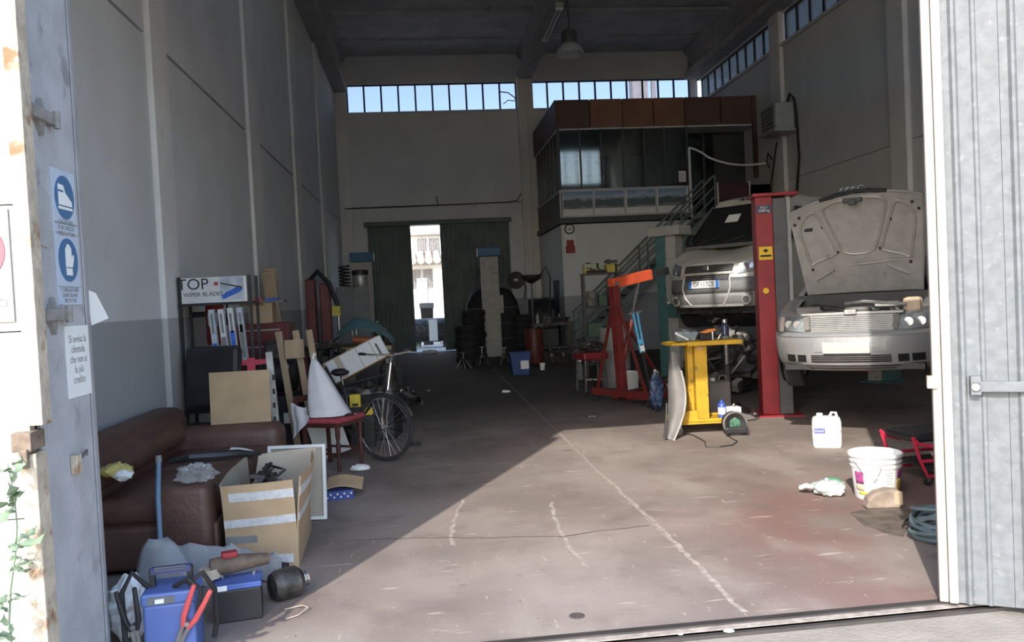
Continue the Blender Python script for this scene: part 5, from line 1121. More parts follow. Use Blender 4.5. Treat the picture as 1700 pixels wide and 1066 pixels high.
# ================================================================ CLUTTER BEHIND THE CHAIR, LEFT MIDDLE
sp_ = T('slatted_frame', 'pale wooden slatted frame leaning behind the white sack', 'wooden frame', loc=(-1.30, 8.98, 0), rz=radians(14))
for x in (-.20, -.02, .12): MB().box((x, .0, .69), (.07 if x else .05, .025, 1.38), rx=radians(-4), ry=radians(-6)).build('slat', 'pine', sp_)
MB().box((-.12, -.03, 1.18), (.20, .02, .20), rx=radians(-4)).build('board', 'pine', sp_); MB().box((-.02, -.02, .5), (.40, .02, .08), rx=radians(-4)).build('cross_rail', 'pine', sp_)
cr = T('parts_crate', 'dark crate full of oily parts behind the bicycle', 'crate', loc=(-.82, 10.05, 0), rz=radians(-8))
MB().bx(-.42, .42, -.28, .28, 0, .05).build('bottom', 'black', cr)
for s in (-1, 1): MB().bx(-.42, .42, s * .28 - .015, s * .28 + .015, 0, .50).build('side', 'black', cr); MB().bx(s * .42 - .015, s * .42 + .015, -.28, .28, 0, .50).build('side', 'black', cr)
MB().blob((0, 0, .42), (.38, .24, .22), .5, 5, 3, 26, 14).build('oily_scrap', 'oily', cr)
yb = T('yellow_box', 'small yellow oil filter box on the crate edge beside the wheel', 'box', loc=(-.80, 9.05, .50)); yb.location = (aY(590, 665, 9.42).x, 9.42, 0)
MB().bx(-.06, .06, -.05, .05, .46, .60).build('carton', M('box yellow', (.70, .52, .05), .6), yb); MB().bx(-.035, .035, -.052, -.05, .47, .50).build('print', 'ink', yb); MB().bx(-.07, .07, -.06, .10, 0, .46).build('stand_block', 'black', yb)
y2 = T('yellow_box', 'second yellow box lying low next to the bicycle wheel', 'box', loc=(aY(612, 687, 9.42).x, 9.42, 0)); MB().bx(-.05, .05, -.04, .04, .36, .44).build('carton', MATS['box yellow'], y2); MB().bx(-.06, .06, -.06, .10, 0, .36).build('stand_block', 'black', y2)
# long white carton, tilted
lc = T('white_carton', 'long open white carton tilted up on the parts pile', 'box', loc=aY(594, 601, 9.85)); lc.rotation_euler = (radians(-12), radians(-24), radians(14))
wc = M('carton white', (.56, .57, .57), .7, var=.05)
lc.scale = (1.06, 1.06, 1.06)
MB().bx(-.34, .34, -.15, -.14, -.10, .14).build('front_side', wc, lc); MB().bx(-.34, .34, .14, .15, -.10, .18).build('back_side', 'card', lc); MB().bx(.33, .34, -.15, .15, -.10, .14).build('end_side', wc, lc); MB().bx(-.34, -.33, -.15, .15, -.10, .12).build('end_side', wc, lc); MB().bx(-.34, .34, -.15, .15, -.11, -.10).build('bottom', 'card', lc); MB().bx(-.33, .32, -.13, .13, -.09, .10).build('brown_packing', 'card', lc)
MB().bx(-.24, -.17, -.154, -.15, -.10, .14).build('brown_tape', 'cardgrey', lc)
for x in (.02, .19): MB().bx(x, x + .006, -.154, -.15, -.1, .14).build('fold_line', 'greyplastic', lc)
MB().bx(.24, .262, -.155, -.15, -.06, .08).build('dark_slot', 'black', lc)
en2 = T('engine_block', 'oily engine block with black manifold behind the white carton', 'engine', loc=(-1.25, 11.0, 0), rz=.3)
MB().bx(-.35, .35, -.3, .3, .0, .12).build('stand', 'black', en2); MB().bx(-.28, .28, -.22, .22, .12, .85).build('block', 'oily', en2, bevel=.03); MB().bx(-.30, .26, -.18, .18, .85, .98).build('rocker_cover', 'black', en2, bevel=.03)
for k in range(4): MB().tube([(-.24 + k * .15, -.2, .8), (-.24 + k * .15, -.34, .88), (-.22 + k * .15, -.36, 1.06)], .035, 8).build('manifold_pipe', 'black', en2, smooth=True)
MB().lathe([(0, -.03), (.12, -.03), (.12, .0), (.08, .01), (0, .01)], 18, (.08, -.25, .4), 'y', cap=False).build('pulley', 'steel', en2); MB().blob((-.1, 0, 1.05), (.22, .16, .10), .5, 5, 8).build('oily_rags', 'oily', en2)
gx = T('gearbox', 'dark gearbox standing next to the engine block', 'gearbox', loc=(-.55, 11.3, 0), rz=-.4)
MB().lathe([(0, 0), (.30, 0), (.30, .06), (.20, .22), (.15, .45), (.10, .75), (.06, .80), (0, .80)], 16, cap=False).build('bell_housing', 'oily', gx, smooth=True)
for k in range(6): MB().box((.2 * cos(k), .2 * sin(k), .2), (.03, .10, .3), rz=k).build('rib', 'oily', gx)
MB().cyl((0, 0, .78), (0, 0, .95), .03, n=10).build('shaft', 'steel', gx)
for i, (px, py, Y, r, lab) in enumerate(((640, 615, 10.6, .16, 'dark axle hub on the floor behind the crate'), (660, 600, 12.4, .14, 'dusty brake drum among the left clutter'), (675, 590, 14.0, .13, 'small dark brake drum near the rear door'))):
    p = aY(px, py, Y); t = T('brake_drum', lab, 'car part', loc=(p.x, Y, 0)); MB().lathe([(0, 0), (r, 0), (r, .08), (r * .8, .10), (r * .5, .10), (r * .45, .16), (0, .16)], 22, cap=False).build('drum', 'oily', t, smooth=True)
    for k in range(5): MB().cyl((r * .32 * cos(k * 1.257), r * .32 * sin(k * 1.257), .155), (r * .32 * cos(k * 1.257), r * .32 * sin(k * 1.257), .19), .01, n=6).build('stud', 'steel', t)
# red tool cabinet with carton on top, device, planks
rc = T('tool_cabinet', 'red tool cabinet against the wall behind the rack', 'cabinet', loc=(-2.10, 11.0, 0))
MB().bx(-.36, .34, -.25, .25, .06, 1.44).build('body', 'reddark', rc, bevel=.01)
for k in range(6): d_ = MB().bx(-.33, .31, -.27, -.25, .12 + k * .215, .315 + k * .215).build('drawer', 'reddark', rc, bevel=.006); MB().bx(-.25, .23, -.285, -.27, .27 + k * .215, .29 + k * .215).build('handle', 'steel', d_)
for sx in (-.3, .28):
    for sy in (-.2, .2): MB().cyl((sx, sy, 0), (sx, sy, .06), .03, n=8).build('caster', 'rubber', rc)
t = T('brown_carton', 'brown carton on top of the red tool cabinet', 'box', loc=(-2.12, 11.0, 1.441)); MB().bx(-.15, .15, -.14, .14, 0, .26).build('carton', 'card', t); MB().bx(-.15, .15, -.142, -.14, .11, .14).build('tape', 'cardgrey', t); MB().box((-.1, -.19, .26), (.3, .1, .006), rx=-.5).build('flap', 'card', t)
t = T('blue_tray', 'flat tray with coloured packs over the brown carton', 'tray', loc=(-2.10, 11.0, 1.705)); MB().bx(-.2, .28, -.14, .14, 0, .03).build('tray', 'greyplastic', t); MB().bx(-.1, .0, -.12, .0, .03, .07).build('pack', 'pink', t); MB().bx(.04, .2, -.12, .0, .03, .06).build('pack', MATS['print blue'], t)
for i, (x, ry, h, lab) in enumerate(((-2.28, .02, 2.2, 'upright pale plank leaning on the pilaster'), (-2.02, -.10, 2.15, 'slanted pale plank leaning next to the pilaster'))):
    t = T('wood_plank', lab, 'plank', loc=(x, 12.25 - .2 * i, 0), group='planks at the pilaster'); t.rotation_euler = (radians(-3), ry, 0); MB().bx(-.09, .09, -.02, .02, .01, h).build('plank', 'pine', t); MB().bx(-.092, .092, -.022, .022, h, h + .02).build('end_grain', 'card', t)
bd = T('black_compressor', 'black compressor with stickers beside the tool cabinet', 'compressor', loc=(-1.72, 9.75, 0))
MB().bx(-.22, .22, -.2, .2, .0, .62).build('cabinet', 'black', bd, bevel=.02); MB().lathe([(0, -.2), (.16, -.2), (.2, -.15), (.2, .15), (.16, .2), (0, .2)], 18, (0, 0, .85), 'x', cap=False).build('tank', 'black', bd, smooth=True); MB().bx(-.15, .15, -.1, .1, 1.02, 1.25).build('motor', 'oily', bd, bevel=.03); MB().bx(-.12, -.05, -.205, -.20, .45, .52).build('sticker', 'paper', bd); MB().cyl((.1, -.19, .95), (.1, -.24, .95), .04, n=12).build('gauge', 'paper', bd); MB().bx(.05, .12, -.207, -.2, .3, .42).build('sticker', 'white', bd)
# red tyre changer
tc = T('tyre_changer', 'red tyre changer with black swing arm by the wall', 'machine', loc=(-1.82, 14.1, 0))
MB().bx(-.30, .32, -.35, .35, 0, .85).build('base_cabinet', 'reddark', tc, bevel=.03); MB().bx(-.18, -.02, .05, .30, .85, 2.10).build('tower', 'reddark', tc, bevel=.02); MB().bx(.06, .24, .0, .2, .9, 2.02).build('side_tower', 'reddark', tc, bevel=.02)
MB().tube([(-.1, .1, 2.08), (.05, -.05, 2.22), (.25, -.15, 2.0), (.38, -.2, 1.6)], .04, 8).build('swing_arm', 'black', tc, smooth=True); MB().cyl((.0, -.1, .85), (.0, -.1, .98), .25, n=24).build('turntable', 'steel', tc); MB().cyl((.38, -.2, 1.15), (.38, -.2, 1.65), .025, n=10).build('tool_head', 'steel', tc); MB().bx(.28, .42, -.28, -.14, 1.45, 1.62).build('yellow_guard', M('guard yellow', (.5, .42, .08), .6), tc, bevel=.01)
for k in range(3): MB().bx(-.2 + k * .16, -.1 + k * .16, -.42, -.35, .08, .13).build('pedal', 'black', tc)
# grey locker with coil springs and tin
lo = T('metal_locker', 'dark grey metal locker near the blue capped post', 'locker', loc=(-1.46, 17.3, 0)); MB().bx(-.34, .34, -.25, .25, 0, 2.0).build('body', M('locker grey', (.14, .155, .155), .55, var=.1), lo, bevel=.01)
for s in (-1, 1): dd = MB().bx(s * .17 - .155, s * .17 + .155, -.268, -.25, .1, 1.94).build('door', MATS['locker grey'], lo); MB().bx(s * .04 - .012, s * .04 + .012, -.285, -.268, 1.0, 1.12).build('handle', 'steel', dd)
t = T('coil_spring', 'black coil spring standing on the locker', 'spring', loc=(-1.62, 17.2, 2.001)); MB().tube([(.11 * cos(k * .7), .11 * sin(k * .7), .018 + k * .0078) for k in range(56)], .017, 6).build('coil', 'black', t, smooth=True)
t = T('paint_tin', 'round dark tin with lid on the locker top', 'tin', loc=(-1.30, 17.25, 2.001)); MB().lathe([(0, 0), (.15, 0), (.16, .02), (.16, .22), (.15, .24), (0, .24)], 20, cap=False).build('tin', 'alu', t, smooth=True); MB().lathe([(0, .24), (.17, .24), (.17, .34), (0, .36)], 20, cap=False).build('lid', 'black', t, smooth=True)
# workbench with tarp and tools
wbn = T('workbench', 'long workbench under a teal tarpaulin along the left side', 'workbench', loc=(-1.15, 13.0, 0))
MB().bx(-.30, .62, -.5, .9, .92, .98).build('bench_top', 'pine', wbn)
for sx in (-.25, .57):
    for sy in (-.45, .85): MB().bx(sx - .04, sx + .04, sy - .04, sy + .04, 0, .92).build('leg', 'oily', wbn)
MB().bx(-.28, .6, -.45, .85, .25, .29).build('shelf', 'oily', wbn); MB().bx(-.2, .5, -.4, .0, .29, .8).build('dark_boxes', 'black', wbn, bevel=.03)
tp_ = T('tarpaulin', 'crumpled teal tarpaulin heaped on the workbench', 'tarpaulin', loc=(-1.0, 13.0, .98)); 
def tarp(u, v):
    x = -.48 + .98 * u; y = -.53 + 1.1 * v; h = .42 * max(0, 1 - (x / .5) ** 2) * (.5 + .5 * cos((v - .5) * 2.6)) + .05 * mnoise.noise(Vector((x * 4, y * 4, 1))); return Vector((x, y, max(.012, h + .02)))
MB().grid(tarp, 22, 22, thick=(0, 0, -.006)).build('sheet', 'teal', tp_, smooth=True)
od = T('orange_drill', 'orange hand drill with pale plug lying in front of the tarpaulin', 'power tool', loc=(-.86, 12.40, 0)); od.location = (-.90, 12.55, .992)
MB().tube([(-.2, -.02, .10), (.0, -.03, .08), (.14, -.04, .06)], [.05, .055, .045], 10).build('motor_body', M('drill orange', (.36, .10, .04), .5), od, smooth=True); MB().bar((.02, -.03, .05), (.06, -.05, -.0), .05, .04).build('grip', 'black', od); MB().bx(.08, .2, -.10, -.04, .0, .05).build('pale_plug', 'paper', od)
for i, (px, Y, h, r, lab) in enumerate(((628, 19.5, 1.25, .10, 'tall dark gas bottle next to the rear door leaf'), (640, 20.2, 1.05, .09, 'shorter dark gas bottle by the rear door leaf'), (632, 18.2, .7, .12, 'low dark canister before the gas bottles'))):
    p = aY(px, 560, Y); t = T('gas_bottle', lab, 'gas bottle', loc=(p.x, Y, 0), group='gas bottles by the rear door'); MB().lathe([(0, 0), (r, 0), (r, h * .8), (r * .6, h * .9), (r * .3, h * .93), (r * .3, h), (0, h)], 18, cap=False).build('cylinder', 'oily' if i else 'darkgreen', t, smooth=True); MB().cyl((0, -.06, h * .96), (0, .06, h * .96), .02, n=8).build('valve', 'steel', t)

# ================================================================ MIDDLE, REAR
def tyre_mesh(r, w):
    return MB().lathe([(r * .6, 0), (r * .9, 0), (r, w * .2), (r, w * .8), (r * .9, w), (r * .6, w), (r * .66, w * .8), (r * .66, w * .2)], 28, cap=False)
tproto = None
for s, (x, y, n, lab) in enumerate(((1.05, 20.9, 5, 'stack nearest the door gap'), (1.28, 21.7, 7, 'tall stack behind the lift column'), (2.62, 21.8, 6, 'stack between lift column and rear wall'))):
    for k in range(n):
        pos = ['bottom', 'second', 'third', 'fourth', 'fifth', 'sixth', 'top'][k if k < n - 1 else 6]
        if tproto is None:
            tproto = T('tyre_casing', '', 'tyre', group='stacked tyres at the rear'); MB().lathe([(.19, 0), (.285, 0), (.31, .04), (.31, .15), (.285, .19), (.19, .19), (.205, .15), (.205, .04), (.19, 0)], 28, cap=False).build('carcass', 'rubber', tproto, smooth=True); t = tproto
            for q in range(3): MB().lathe([(.309, .055 + q * .03), (.316, .06 + q * .03), (.316, .072 + q * .03), (.309, .077 + q * .03)], 28, cap=False).build('tread_rib', 'rubber', tproto)
        else: t = copy_tree(tproto)
        t.location = (x + .02 * sin(k * 2.3 + s), y + .02 * cos(k * 1.7), k * .191 + .001); t.rotation_euler = (0, 0, k * .8); t['label'] = 'black car tyre, %s of the %s' % (pos, lab)
bm2 = T('wheel_balancer', 'dark wheel balancing machine before the rear wall', 'machine', loc=(3.3, 22.8, 0)); MB().bx(-.4, .4, -.35, .35, 0, 1.0).build('cabinet', 'black', bm2, bevel=.03); MB().bx(-.35, .3, .1, .3, 1.0, 1.55).build('display_head', 'black', bm2, bevel=.03); MB().grid(lambda u, v: Vector((-.35 + .7 * u, -.35 + .45 * v, 1.05 + .45 * sin(pi * v * .5 + .4))), 6, 8, thick=(0, .02, .02)).build('wheel_guard', 'black', bm2, smooth=True); MB().cyl((-.1, -.5, .8), (-.1, -.3, .8), .05, n=12).build('spindle', 'steel', bm2)
hr = T('hose_reel', 'round black hose reel with pale label on the rear wall', 'hose reel', loc=(3.0, YB - .002, 2.17)); MB().lathe([(0, -.18), (.10, -.18), (.28, -.20), (.28, -.16), (.20, -.14), (.20, -.06), (.28, -.04), (.28, 0), (0, 0)], 26, axis='y', cap=False).build('drum', 'black', hr, smooth=True); MB().bx(-.08, .06, -.21, -.20, -.03, .05).build('label', 'paper', hr); MB().tube([(.26, -.1, .0), (.3, -.1, -.3), (.25, -.1, -.6)], .02, 8).build('hose', 'rubber', hr)
ws_ = T('oil_drainer', 'oil drain stand with chrome pole, dish and red tank', 'oil drainer', loc=(2.52, 18.9, 0)); MB().lathe([(0, .04), (.20, .04), (.21, .08), (.21, .80), (.19, .86), (0, .88)], 22, cap=False).build('tank', M('tank orange red', (.11, .022, .014), .5, var=.2), ws_, smooth=True); MB().cyl((0, 0, .86), (0, 0, 1.95), .025, n=10).build('pole', 'chrome', ws_); MB().lathe([(.03, 1.92), (.22, 2.02), (.26, 2.12), (.25, 2.12), (.2, 2.03), (.02, 1.94)], 22, cap=False).build('dish', 'oily', ws_, smooth=True); MB().tube([(.2, 0, 2.1), (.35, 0, 2.3), (.45, 0, 2.05), (.4, 0, 1.3), (.2, 0, .8)], .018, 8).build('hose', 'rubber', ws_, smooth=True)
for k in range(4): MB().sph((.18 * cos(k * pi / 2), .18 * sin(k * pi / 2), .035), .035, 8, 6).build('caster', 'rubber', ws_)
bbin = T('blue_bin', 'dark blue plastic bin with a white paper label', 'bin', loc=(1.92, 16.85, 0)); MB().loft([[(-.17, -.15, 0), (.17, -.15, 0), (.17, .15, 0), (-.17, .15, 0)], [(-.22, -.19, .46), (.22, -.19, .46), (.22, .19, .46), (-.22, .19, .46)]]).build('bin_body', M('bin blue', (.02, .06, .20), .5), bbin, bevel=.015); MB().bx(-.23, .23, -.2, .2, .45, .48).build('rim', MATS['bin blue'], bbin, bevel=.008); MB().box((.08, -.178, .24), (.17, .008, .22), rx=radians(-5)).build('label', 'paper', bbin)
t = T('white_cup', 'small white plastic cup on the floor beside the blue bin', 'cup', loc=(2.50, 17.6, 0)); MB().lathe([(0, 0), (.05, 0), (.065, .15), (.06, .15), (.048, .01), (0, .01)], 16, cap=False).build('cup', 'white', t, smooth=True); MB().lathe([(.063, .14), (.07, .145), (.063, .155)], 16, cap=False).build('rim', 'white', t)
pb_ = T('parts_bench', 'dark steel bench with parts in front of the office side wall', 'workbench', loc=(3.10, 20.2, 0)); MB().bx(-.45, .55, -.3, .3, .88, .94).build('bench_top', 'oily', pb_)
for sx in (-.4, .5):
    for sy in (-.25, .25): MB().bx(sx - .03, sx + .03, sy - .03, sy + .03, 0, .88).build('leg', 'oily', pb_)
MB().bx(-.4, .5, -.25, .25, .3, .34).build('shelf', 'oily', pb_); MB().bx(-.3, .2, -.2, .2, .34, .8).build('dark_box', 'black', pb_, bevel=.02)
vs = T('bench_vice', 'dark bench vice with long handle on the parts bench', 'vice', loc=(3.0, 20.1, .941)); MB().bx(-.1, .1, -.12, .12, 0, .08).build('base', 'oily', vs); MB().bx(-.07, .07, -.05, .08, .08, .2).build('jaw', 'oily', vs); MB().bx(-.07, .07, -.14, -.09, .1, .2).build('front_jaw', 'oily', vs); MB().cyl((-.15, -.17, .13), (.15, -.17, .13), .01, n=8).build('handle', 'steel', vs)
t = T('metal_basin', 'shiny shallow basin on the parts bench', 'basin', loc=(3.38, 20.1, .941)); MB().lathe([(0, 0), (.14, 0), (.24, .12), (.25, .13), (.24, .13), (.13, .01), (0, .01)], 22, cap=False).build('bowl', 'steel', t, smooth=True); MB().tube([(.2, 0, .12), (.24, .05, .2), (.18, .1, .26)], .01, 6).build('handle', 'steel', t)
# rolling shelf unit with yellow items
sh = T('shelf_trolley', 'dark tall shelf trolley stacked with cables and tools', 'shelf', loc=(3.45, 15.7, 0), rz=radians(-6))
for sx in (-.34, .34):
    for sy in (-.22, .22): MB().bx(sx - .018, sx + .018, sy - .018, sy + .018, 0.0, 2.0).build('post', 'black', sh)
for z in (.25, .75, 1.35, 2.0): MB().bx(-.38, .42, -.25, .25, z - .015, z + .015).build('shelf_board', 'black', sh)
for z, bx_ in ((.265, ((-.28, -.05, .3), (.0, .28, .38))), (.765, ((-.3, 0, .28), (.04, .3, .2))), (1.365, ((-.28, -.12, .3), (-.06, .1, .22), (.14, .3, .34)))):
    for j, (x0, x1, h) in enumerate(bx_): MB().bx(x0, x1, -.2, .15, z, z + h).build('stored_case', 'darkgreen' if (j + int(z * 4)) % 3 == 0 else 'oily', sh, bevel=.012)
for i, (x, y, z, rz, sz, c, lab) in enumerate(((-.10, -.19, 0, .06, (.40, .06, .05), 'dark', 'dark level bar at the front edge of the shelf top'), (-.14, -.08, 0, -.10, (.38, .06, .08), 'yel', 'yellow spirit level lying along the shelf top'), (.23, .0, 0, .1, (.24, .2, .16), 'yel', 'yellow tool case at the shelf top end'), (-.14, .09, 0, .12, (.34, .16, .19), 'pale', 'pale greenish tool bag on the shelf top'), (.23, .0, .186, -.3, (.26, .06, .05), 'dark', 'black handle lying over the yellow case'))):
    mt_ = {'dark': PAL['black'], 'yel': M('dull tool yellow', (.50, .42, .08), .6, var=.15), 'pale': M('pale green tool', (.42, .45, .30), .7)}[c]
    t = T('hand_tool', lab, 'tool', loc=(3.45 + x, 15.70 + y, 2.018 + z), rz=rz, group='tools on the shelf trolley'); MB().box((0, 0, sz[2] / 2), sz, rz=0).build('body', mt_, t, bevel=.015); MB().box((sz[0] * .3, 0, sz[2] / 2), (.05, sz[1] + .006, sz[2] + .006)).build('band', 'black', t); MB().box((-sz[0] * .2, 0, sz[2] + .012), (sz[0] * .3, .02, .02)).build('grip', 'black', t)
gd = T('grey_drum', 'grey round drum standing behind the red hoist', 'drum', loc=(3.22, 13.7, 0)); MB().lathe([(0, 0), (.24, 0), (.25, .02), (.25, .3), (.26, .31), (.25, .33), (.25, .62), (.26, .64), (.25, .66), (.25, 1.0), (.24, 1.02), (0, 1.0)], 26, cap=False).build('shell', M('drum grey', (.28, .28, .27), .5, var=.15), gd, smooth=True); MB().lathe([(0, 1.0), (.05, 1.0), (.05, 1.03), (0, 1.03)], 12, (.12, 0, 0), cap=False).build('bung', 'steel', gd)
rs_ = T('red_creeper', 'red plastic mechanic seat on castors beside the hoist', 'creeper', loc=(2.63, 12.9, 0), rz=.25); MB().bx(-.22, .22, -.2, .2, .56, .68).build('tray', M('creeper red', (.20, .014, .02), .5), rs_, bevel=.03)
for sx in (-.18, .18):
    for sy in (-.15, .15): MB().bar((sx, sy, .56), (sx * 1.1, sy * 1.1, .05), .025).build('leg', 'steel', rs_); MB().sph((sx * 1.1, sy * 1.1, .03), .03, 8, 6).build('caster', 'rubber', rs_)
t = T('dark_rags', 'heap of dark rags on the red mechanic seat', 'rags', loc=(2.63, 12.9, .684)); MB().blob((0, 0, .08), (.2, .17, .085), .5, 4, 2, 24, 12, flat=-.07).build('rags', 'oily', t)
t = T('white_bucket', 'white bucket under the red engine hoist', 'bucket', loc=(3.22, 12.75, 0)); MB().lathe([(0, 0), (.12, 0), (.15, .33), (.16, .34), (.145, .34), (.11, .02), (0, .02)], 22, cap=False).build('pail', 'white', t, smooth=True); MB().lathe([(.152, .30), (.165, .305), (.165, .32), (.15, .325)], 22, cap=False).build('rim', 'white', t)
t = T('oil_bottle', 'small pale bottle on the floor next to the shelf trolley', 'bottle', loc=(2.88, 15.2, 0)); MB().lathe([(0, 0), (.06, 0), (.06, .24), (.025, .30), (.025, .34), (0, .34)], 14, cap=False).build('bottle', 'galv', t, smooth=True); MB().cyl((0, 0, .34), (0, 0, .38), .03, n=10).build('cap', 'white', t)
for i, (px, py, w, lab) in enumerate(((988, 632, .34, 'white crumpled packaging on the floor left of the hoist'), (1000, 618, .18, 'grey plastic scrap near the red mechanic seat'), (1075, 660, .3, 'flat pale card under the blue stand'))):
    p = fl(px, py); t = tag(MB().grid(lambda u, v: Vector((-w / 2 + w * u, -.1 + .2 * v, .015 + .06 * abs(mnoise.noise(Vector((u * 5, v * 4, i)))) * (0 if i == 2 else 1))), 10, 6, thick=(0, 0, -.006)).build('floor_scrap', 'paper' if i != 1 else 'greyplastic', loc=p), lab, 'scrap', 'scraps round the hoist')

# ================================================================ ENGINE HOIST
PAL['hoistred'] = M('hoist red', (.14, .02, .018), .5, var=.2, scale=5, dirt=((.09, .025, .02), .4, 6))
ho = T('engine_hoist', 'red engine hoist with orange jib and spread legs', 'hoist', loc=(2.80, 11.5, 0), rz=radians(28))
zb = .16
for s in (-1, 1): MB().bar((-.05, s * .12, zb - .05), (1.25, s * .45, zb - .05), .09, .09).build('base_leg', 'hoistred', ho, bevel=.006); MB().cyl((1.2, s * .44 - .02, .035), (1.2, s * .44 + .02, .035), .035, n=12).build('caster', 'rubber', ho)
MB().bar((-.05, -.62, zb), (-.05, .62, zb), .10, .10).build('cross_beam', 'hoistred', ho, bevel=.006)
for s in (-1, 1): MB().cyl((-.05, s * .58 - .02, .05), (-.05, s * .58 + .02, .05), .05, n=12).build('caster', 'rubber', ho)
MB().bar((-.02, 0, zb), (-.10, 0, 1.72), .11, .13).build('mast', 'hoistred', ho, bevel=.008)
for s in (-1, 1): MB().bar((-.08, s * .08, 1.4), (-.05, s * .52, zb + .03), .045, .02).build('stay', 'hoistred', ho)
MB().bar((.08, 0, 1.2), (.85, .0, .14), .05, .03).build('front_stay', 'hoistred', ho)
MB().bar((-.16, 0, 1.74), (.62, 0, 1.86), .12, .15).build('jib', 'orange', ho, bevel=.01); MB().bar((.5, 0, 1.84), (.98, 0, 1.91), .09, .11).build('jib_extension', 'black', ho, bevel=.006)
MB().cyl((-.1, -.09, 1.74), (-.1, .09, 1.74), .03, n=12).build('pivot_pin', 'steel', ho); MB().tube([(.0, 0, .55), (.22, 0, 1.2)], .04, 10).build('ram_body', 'hoistred', ho, smooth=True); MB().tube([(.22, 0, 1.2), (.38, 0, 1.76)], .018, 8).build('ram_rod', 'chrome', ho, smooth=True)
MB().tube([(.95, 0, 1.88), (.96, 0, 1.5)], .012, 6).build('chain', 'steel', ho); MB().tube([(.96, 0, 1.5), (.99, 0, 1.45), (.96, 0, 1.40), (.93, 0, 1.44)], .014, 8).build('hook', 'steel', ho)
bs = T('blue_stand', 'light blue tool stand leaning in front of the hoist stay', 'stand', loc=(3.02, 10.75, 0)); bs.rotation_euler = (0, radians(-9), radians(10))
for s in (-1, 1): MB().bar((s * .025, 0, .80), (s * .03, 0, 1.34), .022, .03).build('rail', 'cyan', bs)
MB().bar((-.085, 0, 1.35), (.09, 0, 1.35), .03, .02).build('top_bar', 'galv', bs); MB().bx(-.04, .04, -.02, .02, .92, .98).build('clamp', 'cyan', bs, bevel=.004); MB().bar((0, 0, 0.0), (0, 0, .82), .03, .03).build('dark_leg', 'black', bs); MB().bx(-.03, .03, -.022, -.016, .82, .9).build('pale_label', 'paper', bs)
bgb = T('blue_sack', 'crumpled blue and white plastic bag by the hoist leg', 'plastic bag', loc=(3.00, 10.5, 0)); MB().blob((0, 0, .28), (.09, .08, .24), .5, 4, 12, 26, 18, flat=-.27).build('bag', M('bag blue', (.05, .08, .16), .4, var=.8, scale=16), bgb, smooth=True); MB().blob((.0, -.02, .50), (.04, .03, .07), .4, 4, 3).build('knot', 'clear', bgb)
dm = T('engine_heap', 'heap of dark engine parts under the van', 'car parts', loc=(4.55, 12.1, 0)); MB().blob((0, 0, .45), (.55, .5, .48), .55, 3.5, 21, 34, 20, flat=-.44).build('oily_heap', 'oily', dm)
for k in range(10):
    rnd = random.Random(k + 90); a = rnd.uniform(0, 6.28); p = Vector((.48 * cos(a), -.3 - .15 * rnd.random(), rnd.uniform(.15, .85))); MB().tube([p, p + Vector((rnd.uniform(-.2, .2), -.08, rnd.uniform(-.15, .2))), p + Vector((rnd.uniform(-.25, .25), .05, rnd.uniform(-.1, .25)))], rnd.uniform(.015, .035), 7).build('pipe', 'oily' if k % 3 else 'alu', dm, smooth=True)
for k in range(4): MB().lathe([(0, 0), (.07, 0), (.07, .03), (.03, .04), (0, .04)], 14, (-.3 + .2 * k, -.45, .3 + .12 * (k % 3)), 'y', cap=False).build('pulley', 'steel', dm)
tj = T('transmission_jack', 'dark transmission jack with a thin pole under the van', 'jack', loc=(3.87, 10.2, 0))
MB().cyl((0, 0, .05), (0, 0, .62), .05, n=14).build('outer_tube', 'oily', tj); MB().cyl((0, 0, .6), (0, 0, .98), .03, n=12).build('ram', 'steel', tj); MB().bx(-.12, .12, -.12, .12, .97, 1.0).build('saddle', 'oily', tj)
for k in range(4): MB().bar((0, 0, .08), (.28 * cos(k * pi / 2 + .7), .28 * sin(k * pi / 2 + .7), .05), .05, .04).build('leg', 'oily', tj); MB().sph((.28 * cos(k * pi / 2 + .7), .28 * sin(k * pi / 2 + .7), .03), .03, 8, 6).build('caster', 'rubber', tj)
MB().tube([(.05, -.02, .5), (.2, -.1, .72)], .008, 6).build('pump_handle', 'steel', tj)
ct = T('grey_canister', 'dark grey plastic canister behind the yellow table', 'canister', loc=(3.58, 9.78, 0)); MB().bx(-.14, .14, -.09, .09, 0, .46).build('body', 'greyplastic', ct, bevel=.03); MB().cyl((-.06, 0, .46), (-.06, 0, .50), .03, n=10).build('cap', 'white', ct); MB().tube([(.0, 0, .44), (.03, 0, .52), (.1, 0, .52), (.12, 0, .44)], .014, 6).build('handle', 'greyplastic', ct)

